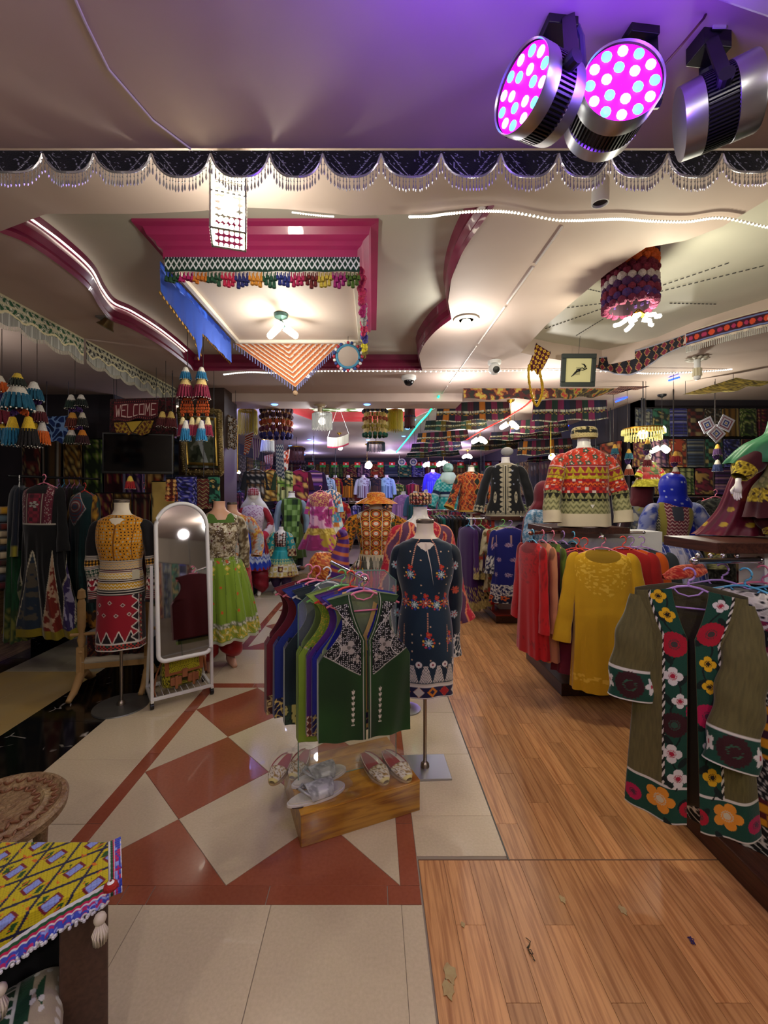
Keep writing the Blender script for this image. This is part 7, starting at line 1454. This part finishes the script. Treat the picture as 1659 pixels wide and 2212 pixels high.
# hall left wall: shelves of garments in three tiers
def tier(xf, yf, n, z1, w, L, rz, pre, post, seed, jitter=.03, flat=False):
    rs = random.Random(seed); jitter = 0; rail('rail carrying the row: '+pre+'s '+(post % 'set'), (xf[0], yf[0], z1+.012), (xf[1], yf[1], z1+.012), .008, [((xf[j], yf[j], z1+.012), (xf[j], yf[j], ZC+.01)) for j in (0, 1)], BLACK)
    for i in range(n):
        a = i/(n-1 if n > 1 else 1); x, y = xf[0]+(xf[1]-xf[0])*a, yf[0]+(yf[1]-yf[0])*a; k = (i*3+seed) % 10; ty = (i*7+seed*3) % 10
        lab = '%s %s %s, %s' % (PN[k], TN[ty], pre, post % (['first', 'second', 'third', 'fourth', 'fifth', 'sixth', 'seventh', 'eighth', 'ninth', 'tenth', 'eleventh', 'twelfth', 'thirteenth', 'fourteenth', 'fifteenth', 'sixteenth', 'seventeenth', 'eighteenth', 'nineteenth', 'twentieth', 'last'][min(i, 20)]))
        a_, c_, d_ = PAL[k]
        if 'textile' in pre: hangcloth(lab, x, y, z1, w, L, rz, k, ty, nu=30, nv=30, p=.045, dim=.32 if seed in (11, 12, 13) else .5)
        else: hung(lab, (x, y, z1+rs.uniform(-jitter, jitter)), rz+rs.uniform(-.2, .2), w, L, motif(TY[ty], [a_, c_, d_], .07, 0, k), '#%s' % a_[1:], L*.5, rs.choice(list(HC)), d=.05, nu=26, nv=26, name='display_garment', cat='garment')
tier((-3.05, -3.05), (5.6, 9.6), 9, 1.75, .40, .9, 1.3, 'garment', '%s along the hall left rail', 1)
tier((-3.12, -3.12), (5.8, 12.5), 12, 2.55, .45, .62, 1.5, 'textile', '%s high on the hall left wall', 2)
tier((-2.4, -1.25), (8.6, 8.9), 5, 2.2, .42, .72, .2, 'garment', '%s in the upper row above the white scarf mannequin', 3)
tier((-2.6, -.9), (9.9, 10.1), 7, 1.35, .42, .95, .1, 'garment', '%s in the lower row left of hall centre', 4)
tier((-3.0, 3.2), (13.6, 13.6), 14, 2.05, .46, .72, 0, 'garment', '%s in the upper row on the far wall', 5)
tier((-2.9, 3.1), (13.4, 13.4), 14, 1.15, .44, .95, 0, 'garment', '%s in the lower row on the far wall', 6)
tier((-3.0, 3.3), (13.8, 13.8), 15, 2.62, .44, .42, 0, 'textile', '%s in the top row of the far wall', 7)
tier((3.4, 3.4), (6.0, 12.8), 13, 2.35, .45, .75, -1.45, 'textile', '%s high on the hall right wall', 8)
tier((3.3, 3.3), (6.2, 12.4), 12, 1.45, .42, 1.0, -1.35, 'garment', '%s along the hall right rail', 9)
tier((2.3, 3.1), (8.9, 8.9), 4, 1.5, .42, 1.0, -.2, 'garment', '%s between the right racks', 10)
# the dark wall behind the blue veiled mannequin
tier((3.5, 5.3), (5.42, 5.42), 9, 2.72, .22, .36, 0, 'textile', '%s in the top row of the right back wall', 11)
tier((3.45, 5.3), (5.38, 5.38), 9, 2.32, .22, .36, 0, 'textile', '%s in the second row of the right back wall', 12)
tier((3.5, 5.3), (5.40, 5.40), 8, 1.95, .24, .34, 0, 'textile', '%s in the third row of the right back wall', 13)
tier((3.55, 5.2), (4.95, 4.95), 6, 1.55, .42, .95, -.6, 'garment', '%s on the rail behind the blue veil', 14)
rail('steel rail with dark patterned dresses behind the blue veil', (3.2, 4.95, 1.58), (5.2, 4.95, 1.58), .014, [((3.3, 4.95, 1.58), (3.3, 4.95, 0)), ((5.1, 4.95, 1.58), (5.1, 4.95, 0))])
hung('black dress with grey scroll pattern, front of the rail behind the blue veil', P(1545, 1062, 4.7), .1, .46, 1.1, motif('scroll', ['#08080a', '#34362f', '#4c4a40'], .07), None, .5, 'pink', d=.06, nu=90, nv=120, name='hanging_dress', cat='dress')
# jewellery-like textile of three white diamonds
t = thing('beaded_collar', 'collar of three white and blue beaded diamonds on the dark right wall', 'collar', P(1545, 920, 4.6)); MB().cyl((0, .01, .05), (0, .01, ZC+.01-P(1545, 920, 4.6).z), .003, n=5).build('cord', BLACK, t) 
for i, (u, v) in enumerate(((1528, 918), (1546, 937), (1565, 915))):
    def dp(im, U, V, S, T): d = np.maximum(abs(U-.5), abs(V-.5))*2; put(im, U > -1, '#b8b8c4'); put(im, (d > .25) & (d < .4), '#28387c'); put(im, (d > .6) & (d < .72), '#7c3c4c'); put(im, d < .12, '#a88c3c')
    cc = P(u, v, 4.6)-P(1545, 920, 4.6); s_ = .075; an = (.45, .78, 1.1)[i]
    sheet('diamond', lambda U, V: (cc.x+(U-.5)*2*s_*math.cos(an)-(V-.5)*2*s_*math.sin(an), 0*U-.01*i, cc.z+(U-.5)*2*s_*math.sin(an)+(V-.5)*2*s_*math.cos(an)), dp, .2, .2, 36, 36, COTTON, t)
for i, (u, v, Y_, lab) in enumerate(((1455, 975, 4.3, 'small gold and red tassel below the lit lamp'), (1545, 960, 4.5, 'slim tassel string under the beaded diamond collar'), (1355, 970, 4.8, 'teal and gold tassel right of the banded jacket'), (1325, 960, 4.9, 'yellow and teal tassel ornament behind the banded jacket'), (1395, 950, 4.6, 'black and cream tassel string over the maroon veil'))):
    tassel_string(lab, u, v, v+55, Y_, [(0, [(0, '#c89c3c', ['#8c1c28', '#4c2c5c', '#1c5c70', '#1c5c70', '#1c1c24'][i], .04, .12)]), (.6, [(0, '#c8c0b0', ['#8c1c28', '#2c3c6c', '#8c3c1c', '#c88c1c', '#6c1c24'][i], .045, .13)])])
hung('small green and gold child dress hanging over the maroon veil', P(1402, 985, 4.9), 0, .2, .36, banded([(.5, 'noise', ['#3c4c2c', '#8c3c34', '#6c6c34'], .04), (.7, 'spark', ['#8c1c24', '#c8c0b8', '#a82c2c'], .03), (2, 'scroll', ['#8c8418', '#b8ac34'], .04)]), None, .12, 'white', hem=.2, d=.08, nu=60, nv=60, name='hanging_dress', cat='dress')
# fringed chandelier over the right racks
def fringe_lamp(label, u, v0, v1, Y, r, col, on=False, tiers=1, cat='lamp', m=None, rim=None):
    t = thing('fringe_lamp', label, cat, (X(u, Y), Y, Z(v0, Y))); h_ = Z(v0, Y)-Z(v1, Y)
    MB().lathe([(.0005, .01), (r*.98, 0), (r, -.02), (r*.97, -.02)], 28).build('top_ring', m or GOLD, t, .8); b = MB(); n = 40
    for j in range(tiers):
        rr = r*(1-.3*j/tiers)
        for k in range(n):
            a = 2*pi*k/n; b.tube([(rr*math.cos(a), rr*math.sin(a), -.015-h_*j/tiers), (rr*1.02*math.cos(a), rr*1.02*math.sin(a), -h_*(j+1)/tiers*(.94+.06*(k % 2)))], .006 if tiers == 1 else .008, 4)
    tag(b.build('fringe', mat('fringe_'+col[1:], col, .5, emit=.4 if on else 0), t), kind='stuff'); top = ZC-Z(v0, Y)
    if top > .03: MB().cyl((0, 0, 0), (0, 0, top), .006, n=6).build('cord', BLACK, t)
    if on: MB().ball((0, 0, -h_*.5), .05, 12, 8).build('bulb', BULB, t, True)
    if rim:
        for q, hcol in enumerate(rim):
            b = MB()
            for k in range(14): a = 2*pi*(k+.5*q)/14; b.ball((r*1.05*math.cos(a), r*1.05*math.sin(a), -h_*(.15+.8*q/max(1, len(rim)-1))), r*.2, 7, 5)
            tag(b.build('pompom_ring', yarn(hcol), t), kind='stuff')
    return t
fringe_lamp('lit round chandelier of gold spikes over the right racks', 1389, 925, 952, 4.6, .20, '#c8c070', True, 2)
fringe_lamp('yellow beaded fringe lampshade at the left of the hall ceiling', 535, 886, 938, 6.0, .13, '#a08c1c')
fringe_lamp('yellow beaded fringe lampshade at the right of the hall ceiling', 853, 886, 932, 6.0, .11, '#a08c1c')
fringe_lamp('pompom chandelier in orange, maroon and navy in the hall', 597, 878, 945, 5.8, .19, '#a8702c', False, 1, rim=['#381828', '#3c1420', '#a04018', '#5c1830', '#28246c'])
fringe_lamp('pompom chandelier in black, gold and green in the hall', 810, 880, 943, 5.8, .15, '#a88c3c', False, 1, rim=['#181420', '#803818', '#8c7c2c', '#14503c'])
fringe_lamp('lit square silver fringe lamp at hall centre', 696, 892, 928, 5.6, .13, '#9c9c98', True, 1, m=CHROME)
fringe_lamp('white macrame lampshade below the yellow fringe lamp', 578, 950, 976, 6.6, .10, '#a8a8a8')
fringe_lamp('dark tassel chandelier deep in the hall', 640, 965, 1000, 9, .16, '#5c2c34', rim=['#30141c', '#3c2038'])
fringe_lamp('dark blue tassel chandelier far right in the hall', 812, 955, 975, 8.5, .18, '#243040')
fringe_lamp('dark maroon pompom chandelier by the green rope', 885, 870, 925, 6.1, .07, '#4c1c2c', rim=['#3c1424', '#28204c', '#4c1c24'])
c = G(690, 858, 2.75); t = thing('ceiling_rose', 'gilt and white ceiling rose with socket above the silver lamp', 'ceiling rose', (X(691, 5.35), 5.35, 2.75)); MB().lathe([(.0005, 0), (.085, 0), (.07, -.02), (.03, -.03), (.025, -.09), (.0005, -.09)], 24).build('rose', mat('cream_gilt', '#b8a888', .4, .2), t, .6)
# hammock
t = thing('macrame_hammock', 'small white macrame hammock with red fringe hanging in the hall', 'hammock', P(731, 918, 6.3)); a, c_ = P(708, 945, 6.3)-P(731, 918, 6.3), P(754, 938, 6.3)-P(731, 918, 6.3)
sheet('net', lambda U, V: (a.x+(c_.x-a.x)*U, -.06+.12*V*0+.0*U, a.z+(c_.z-a.z)*U-.03*np.sin(pi*U)-.16*V), banded([(.85, 'vstripe', ['#b8b4a8', '#8c8878', '#c8c4b8'], .02), (2, 'vstripe', ['#a82c4c', '#7c1c34', '#a82c4c'], .02)]), .36, .16, 70, 30, COTTON, t)
MB().tube([(0, 0, .3), (a.x, 0, a.z)], .003, 4).tube([(0, 0, .3), (c_.x, 0, c_.z)], .003, 4).tube([(0, 0, .3), (0, 0, ZC-P(731, 918, 6.3).z)], .003, 4).build('cords', WPL, t)
# shawls and bags hanging on the left of the hall
for i, (quad, Y_, k, ty, lab) in enumerate((([(466, 880), (511, 905), (512, 970), (483, 970)], 5.0, 3, 1, 'white and maroon crocheted shawl at the pillar right edge'), ([(530, 940), (548, 932), (538, 978), (526, 984)], 5.8, 8, 7, 'orange and white striped scarf below the yellow fringe'), ([(545, 945), (565, 950), (560, 985), (548, 995)], 5.9, 5, 8, 'violet scarf with white edge in the hall'), ([(596, 960), (612, 960), (615, 1035), (596, 1025)], 6.2, 1, 5, 'blue and white striped scarf hanging by the hall arch'), ([(612, 975), (626, 970), (622, 1015), (612, 1018)], 6.4, 8, 0, 'orange feathery scarf right of the striped one'), ([(570, 985), (590, 980), (590, 1005), (572, 1000)], 6.6, 0, 9, 'maroon fringed bag under the macrame shade'))):
    sheetpx('hanging_scarf', lab, 'scarf', quad, Y_, motif(TY[ty], [PAL[k][1], '#b8b4ac', PAL[k][0]], .05), .2, .4, 40, 50)
# striped textiles hung under the ceiling, right of the green rope
def tx(cs, p=.09):
    def f(im, U, V, S, T):
        i = np.floor(S/p).astype(int) % len(cs); pal = np.array([C(c) for c in cs]); im[..., :3] = pal[i]; n = hsh(np.floor(S/.008), 0*S, 1); im[..., :3] *= (.75+.5*n[..., None]); k = (abs(V-.45) < .05) | (V > .93); put(im, k & (n > .35), '#9c9884')
        fill(im, (V > .5) & (V < .62) & (n > .2), 'check', [cs[0], '#6c5c2c', cs[1]], S, T, .03)
    return f
P1 = ['#10101c', '#8c5014', '#10101c', '#541030', '#141c1c', '#3c1020']; P2 = ['#10101c', '#4c1028', '#10241c', '#5c1438', '#14142c']; P3 = ['#1c2420', '#24443c', '#5c4c18', '#2c1c20', '#18242c']
ST = [([(1000, 822), (1190, 818), (1200, 862), (1002, 862)], 4.9, 'noise', ['#3c1414', '#7c4824', '#1c1c18', '#8c7c34'], 'rust and black floral rug strip pinned along the ceiling edge'),
      ([(1190, 820), (1350, 828), (1300, 856), (1200, 862)], 4.9, 'noise', ['#3c3424', '#7c6c2c', '#2c2018', '#8c2c24'], 'gold and brown rug strip right of the scorpion picture'),
      ([(1350, 828), (1470, 812), (1400, 835), (1300, 856)], 4.8, 'zig', ['#4c2428', '#8c6c5c', '#2c2830'], 'thin zigzag edged rug strip running to the blue tube')]
for q_, Y_, ty, cs, lab in ST: sheetpx('ceiling_rug', lab, 'rug', q_, Y_, motif(ty, cs, .045), 1.0, .22, 240, 50, .01)
for i, (u0, u1, v0, v1, Y_, pp) in enumerate(((945, 1100, 868, 912, 5.6, P1), (1152, 1310, 862, 912, 5.5, P2), (920, 1050, 905, 932, 6.4, P3), (1105, 1225, 905, 938, 6.2, P2), (903, 1010, 932, 958, 7.2, P1), (1060, 1210, 930, 952, 6.8, P2), (890, 995, 955, 978, 8.3, P2), (1020, 1130, 948, 974, 7.8, P3), (1120, 1235, 950, 985, 6.9, P1), (880, 990, 975, 990, 9.6, P3), (1140, 1215, 985, 1000, 8.0, P2))):
    def f(im, U, V, S, T, pp=pp): tx(pp)(im, U, V, S, T)
    sheetpx('fringed_textile', '%s fringed strip under the right ceiling, %s' % (['orange and black', 'maroon and navy', 'green and gold', 'maroon and green', 'orange and maroon', 'dark red', 'wine and black', 'teal and gold', 'navy and orange', 'grey green', 'dark maroon'][i], ['nearest on the left', 'nearest on the right', 'second row left', 'second row right', 'third row left', 'third row right', 'fourth row left', 'fourth row middle', 'fourth row right', 'last row left', 'last row right'][i]), 'textile', [(u0, v0+4), (u1, v0-4), (u1+4, v1-6), (u0-4, v1)], Y_, f, 1.1, .26, 160, 40, .02)
sheetpx('gold_textile', 'gold embroidered textile draped under the far right ceiling', 'textile', [(1475, 852), (1590, 816), (1670, 826), (1560, 848)], [4.6, 4.3, 4.0, 4.3], motif('scroll', ['#5c5428', '#8c7c34', '#3c3018'], .06), .6, .2, 120, 40, .03)
# flags
for i in range(18):
    u = 672+25*i if i < 9 else 905+30*(i-9); Y_ = 11.5 if i < 9 else 10.5; v = 996
    t = thing('small_flag', 'small black, red and green flag in the bunting across the hall', 'flag', P(u, v, Y_), group='flags in the bunting across the hall')
    sheet('cloth', lambda U, V: (.16*(U-.5), .01*np.sin(U*6), -.17*V), lambda im, U, V, S, T: (put(im, U > -1, '#101010'), put(im, V > .22, '#a81c1c'), put(im, V > .62, '#1c7c34'), put(im, (abs(U-.5) < .12) & (abs(V-.45) < .12), '#c8c0b8')), .16, .17, 14, 14, COTTON, t, .002)
for Y_, lab in ((11.5, 'dark cord carrying the left flags across the hall'), (10.5, 'dark cord carrying the right flags across the hall')):
    z_ = Z(996, Y_); tag(MB().cyl((-3.22, Y_, z_), (3.52, Y_, z_), .006, n=6).build('bunting_cord', BLACK), lab, 'cord')
for u, lab in ((868, 'left white blue-ringed plate above the purple corner'), (893, 'right white blue-ringed plate above the purple corner')):
    t = thing('ringed_plate', lab, 'plate', P(u, 998, 10.49)); MB().lathe([(.0005, .0), (.05, 0), (.085, .012), (.09, .008), (.05, -.006), (.0005, -.006)], 24, M=Matrix.Rotation(pi/2, 4, 'X')).build('plate_body', WPL, t, .6); MB().tube([(.05*math.cos(a), -.012, .05*math.sin(a)) for a in np.linspace(0, 2*pi, 20, endpoint=False)], .01, 5, True).build('ring', H('#1c3c8c'), t)
# bust mannequins far down the hall
for i, (u, v, Y_, c1, c2, lab) in enumerate(((724, 1045, 12.2, '#8c1c20', '#a89414', 'far bust in red and yellow banded jacket'), (752, 1045, 12.2, '#0c0c10', '#c87c14', 'far bust in black and orange striped jacket'), (706, 1045, 12.0, '#a8c8d8', '#10141c', 'far bust in pale blue at the left of the row'), (785, 1045, 12.0, '#b0b8c4', '#5c3c54', 'far bust in pale lilac blouse'), (812, 1045, 12.0, '#1c1824', '#4c3428', 'far bust in dark striped coat'), (835, 1045, 12.0, '#8cb8d0', '#3c5c7c', 'far bust in icy blue coat'), (872, 1085, 9.8, '#9c70b0', '#c090c8', 'bust in lilac embroidered blouse in the purple corner'), (897, 1085, 9.6, '#3c5c7c', '#14503c', 'bust in blue green vest in the purple corner'), (920, 1080, 10.2, '#b04c70', '#8c3060', 'bust in rose pink blouse in the purple corner'), (935, 1035, 11, '#1c2490', '#3c50c8', 'bust in royal blue dress below the pink lamp'))):
    t = headless_mannequin(lab, u, Y_, Z(v, Y_)-1.12, 0, .9); neck(t, 1.44, WMAN, cap=False)
    dressup(t, [(1.44, .08, .06), (1.40, .165, .08), (1.36, .19, .092), (1.2, .19, .12), (1.0, .19, .12), (.80, .21, .13)], banded([(.4, 'flor', [c1, c2, c1], .08), (2, 'vstripe', [c2, c1, c2], .06)]), 40, 40, slpat=c1, slr=[.03, .06, .055, .06], arms=([(-.165, 0, 1.385), (-.21, 0, 1.33), (-.25, 0, 1.1), (-.26, 0, .9)], None), snu=12, snv=12, name='blouse')
    MB().cyl((0, 0, 0 if Z(v, Y_)-1.12 < .02 else -(Z(v, Y_)-1.12)/.9), (0, 0, .9), .02, n=8).build('pole', CHROME, t)
rail('bright rail across the far wall under the busts', (-1.9, 12.6, 1.42), (1.0, 12.6, 1.42), .014, [((-1.8, 12.6, 1.42), (-1.8, 12.6, 0)), ((.9, 12.6, 1.42), (.9, 12.6, 0))])
tier((-1.8, .8), (12.6, 12.6), 9, 1.38, .42, 1.0, .9, 'garment', '%s on the bright far rail', 15)

# =====================================================================  FOREGROUND LEFT
# armchair with beaded cloth
BR = woodmat('brown_arm', '#4a3328', '#3c281e'); AX = G(235, 2212, .62).x
def cpz(u, v, z): return G(u, v, z)
AO = (-.665, 1.055, 0); AR = .563
t = thing('armchair', 'brown sided armchair at the lower left corner with dark back', 'armchair', AO, AR)
MB().box((-.05, .062, .31), (.10, .124, .62)).build('side_panel', BR, t, bevel=.004)
MB().box((-.42, .18, .31), (.64, .08, .60)).build('backrest', mat('black_upholstery', '#0c0c12', .8), t, bevel=.01)
MB().box((-.42, -.14, .165), (.62, .54, .25)).build('seat', mat('black_upholstery', '#0c0c12', .8), t, bevel=.03)
t = thing('seat_cushion', 'pale cushion with white lace and green leaf print in the armchair', 'cushion', (-.88, .795, .35), .563)
def lace2(im, U, V, S, T):
    put(im, U > -1, '#a89c84'); x = np.clip((U-.70)/.30, 0, 1); k = x < .55; put(im, k, '#0e3c24'); n = vnoise(S*18, T*18, 2); put(im, (x > .5) & (x < .72) & (n > .45), '#1c4c2c')
    put(im, (x < .36) & ((abs(((T/.06) % 1)-.5) > .44) | (abs(((T/.05) % 1)-((S/.05) % 1)) < .10) | (abs(((S/.05) % 1)-.5) > .42)), '#c8ccc4'); i, j = np.floor(S/.05), np.floor(T/.05); i, j = np.floor(S/.028), np.floor(T/.03); d = np.hypot((S/.028) % 1-.3-.4*hsh(i, j), ((T/.03) % 1-.5)*.7)*.7; put(im, (x > .45) & (x < .98) & (d < .16) & (hsh(i, j, 5) > .2), '#d4d4cc')
U, V = np.meshgrid(np.linspace(0, 1, 200), np.linspace(0, 1, 160)); x = (U-.5)*.46; y = (.5-V)*.42; e = (1-(2*np.abs(U-.5))**8)*(1-(2*np.abs(V-.5))**8)
grid('cushion_top', np.stack([x, y, .075*e**.5+.01*np.sin(U*8)], -1), paint_pat(lace2, U, V, (U-.5)*.5, V*.52), COTTON, t); MB().box((0, 0, .0), (.45, .41, .03)).build('cushion_base', H('#8c8270', .9), t, bevel=.012)
# beaded cloth over the arm
YB = ['#c8b810', '#1c1c3c', '#8c98d8', '#7c1c24', '#1c4c1c']
def bead(im, U, V, S, T):
    put(im, U > -1, '#b8a80c'); q = np.hypot((S/.006) % 1-.5, (T/.006) % 1-.5); p = .085; a = ((S+T*.55)/p); c = (T/.075); fa = a % 1; fc_ = c % 1
    put(im, (fa < .09) | (fc_ < .10), '#181838'); d = abs(fa-.55)+abs(fc_-.55); put(im, d < .30, '#6c1420'); put(im, d < .22, '#8090d0'); n = hsh(np.floor(S/.012), np.floor(T/.012), 1)
    put(im, (abs(fa-.25) < .09) & (abs(fc_-.35) < .12) & (n > .3), '#1c4a18'); put(im, (abs(fa-.85) < .07) & (abs(fc_-.8) < .12) & (n > .3), '#1c4a18'); put(im, (abs(d-.55) < .05) & (n > .8), '#c86414')
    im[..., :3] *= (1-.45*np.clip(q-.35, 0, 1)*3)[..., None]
def edgeband(e):
    def f(im, U, V, S, T):
        put(im, U > -1, '#c8c8cc'); put(im, V > .18, '#1c4c2c'); put(im, V > .34, '#b0184c'); put(im, V > .46, '#c8c8cc'); k = V > .52; n = hsh(np.floor(S/.008), np.floor(T/.008), 2); put(im, k, '#3444a8'); put(im, k & (n > .72), '#a8205c'); put(im, k & (n < .1), '#8c98d8'); put(im, (V > .93) & (n > .4), '#c8c8d0')
    return f
t = thing('beaded_cloth', 'yellow beaded cloth with blue fringe draped over the armchair', 'cloth', AO, AR)
xs_ = np.linspace(-.62, .0, 260); yb_ = .1325+.632*np.abs(xs_); od = np.interp(xs_, [-.62, -.25, -.12, 0], [.09, .06, .02, .002]); rows = []
for v_ in np.linspace(0, 1, 150):
    k_ = min(1, v_/.8); j_ = max(0, (v_-.8)/.2); rows.append(np.stack([xs_, yb_*(1-k_)-.006*j_, .632+.0*xs_-od*j_], -1))
Pt = np.array(rows); botc = Pt[-1].copy(); topc = Pt[0].copy(); Tt = -Pt[..., 1]-Pt[..., 2]
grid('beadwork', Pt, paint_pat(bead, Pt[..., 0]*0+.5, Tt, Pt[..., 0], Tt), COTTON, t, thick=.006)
def band(c0, off, nm, n=260, m_=26):
    c0 = np.array(c0); V = np.linspace(0, 1, m_)[:, None, None]; P_ = c0[None]*(1-V)+(c0+off)[None]*V; P_[..., 2] += .004*np.sin(np.arange(n)[None]*.9)*V[..., 0]
    L = np.concatenate([[0], np.cumsum(np.linalg.norm(np.diff(c0, axis=0), axis=1))]); S = L[None]+0*V[..., 0]; grid(nm, P_, paint_pat(edgeband(0), S*0+.5, V[..., 0]+0*S, S, V[..., 0]*.07+0*S), COTTON, t, thick=.006)
dirn = np.stack([np.linspace(.0, .0, 260), np.linspace(-.02, -.03, 260), np.linspace(-.05, -.025, 260)], -1); band(botc, dirn, 'edge_band')
rc = np.array(interp([tuple(topc[-1]), tuple(Pt[60][-1]), tuple(botc[-1]+np.array([.0, -.005, -.03]))], 120)); band(rc, np.array([[.03, .0, .0]]), 'side_band', 120, 22)
for j, (p_, c_) in enumerate(((botc[-1]+np.array([.005, -.03, .01]), '#a81c14'), (botc[150]+np.array([.0, -.03, -.03]), '#7c1434'))):
    b = MB(); b.lathe([(.0005, .012), (.006, .011), (.015, .007), (.017, 0), (.0005, 0)], 12, tuple(p_)); b.build('rosette', yarn(c_), t, True); MB().lathe([(.003, .016), (.008, .012)], 12, tuple(p_)).build('rosette_ring', WPL, t)
for j, p_ in enumerate((botc[-8]+np.array([.0, -.045, -.04]), botc[175]+np.array([.0, -.03, -.07]))):
    b = MB()
    for k in range(14): a = 2*pi*k/14; b.tube([(p_[0], p_[1], p_[2]), (p_[0]+.015*math.cos(a), p_[1]+.015*math.sin(a)-.01, p_[2]-.025), (p_[0]+.012*math.cos(a), p_[1]+.012*math.sin(a)-.012, p_[2]-.045)], .003, 5)
    b.ball(tuple(p_), .014, 10, 8); b.build('shell_tassel', mat('shell_white', '#c8bca8', .4), t, True)
b = MB(); rr = random.Random(3)
for k in range(150):
    i = k*259//150; p_ = botc[i]+dirn[i]; b.ball((p_[0]+rr.uniform(-.004, .004), p_[1]+rr.uniform(-.006, .006), p_[2]+rr.uniform(-.006, .004)), .0045, 5, 4)
tag(b.build('bead_edge', mat('white_bead_edge', '#c8c8d0', .3), t), kind='stuff')
# carved stool
sc_ = G(5, 1760, .52); t = thing('carved_stool', 'round carved wooden stool top behind the beaded cloth', 'stool', (sc_.x-.06, sc_.y+.03, 0))
CW = mat('carved_wood', '#5c3420', .5, noise=.8, nscale=14, h2='#a08a60', bump=1, bscale=70)
b = MB(); r_ = .215; prof = [(.0005, .50), (r_*.5, .503), (r_*.6, .497), (r_*.66, .505), (r_*.72, .498), (r_*.86, .505), (r_*.9, .512), (r_*.96, .51), (r_, .50), (r_*.98, .475), (r_*.8, .465), (.0005, .46)]
b.lathe(prof, 60).build('seat', CW, t, .6); b = MB()
for j, (rr, n) in enumerate(((.80, 60), (.55, 36))):
    for k in range(n):
        a = 2*pi*k/n; b.ball((r_*rr*math.cos(a), r_*rr*math.sin(a), .503), .012, 6, 4, (1.4, .45, .5), Matrix.Rotation(a+.6*(-1)**k, 4, 'Z'))
tag(b.build('carved_leaves', mat('carved_dark', '#6c4228', .5), t), kind='stuff')
for k in range(4): a = pi/4+k*pi/2; MB().lathe([(.016, 0), (.026, .06), (.018, .1), (.03, .2), (.02, .3), (.028, .46)], 12, (.13*math.cos(a), .13*math.sin(a), 0)).build('leg', CW, t, .7)
tag(MB().ball(G(245, 1845, .02), .012, 8, 6, (1.3, .8, .8)).cyl(G(243, 1840, .02), G(252, 1836, .03), .003, n=5).build('red_tuft', yarn('#a81c14')), 'tiny red yarn tuft on the tile by the beaded cloth', 'tuft')
# floor scraps
for u, v, h, lab in ((1139, 2035, '#2c2a18', 'tangled dark thread lying on the vinyl floor'), (1494, 2033, '#30205c', 'small purple thread curl on the vinyl floor')):
    g = G(u, v, .004); tag(MB().tube([(g.x+.012*math.sin(k*1.7)*(1-k/18), g.y+.014*math.cos(k*1.3)-(.004*k if v > 2034 else 0), .005+.002*(k % 2)) for k in range(14)], .0014, 5).build('thread', H(h)), lab, 'thread')
tier((1.2, 3.6), (-.9, -1.5), 9, 1.9, .30, 1.1, 2.8, 'textile', '%s on the rack behind the photographer', 16)
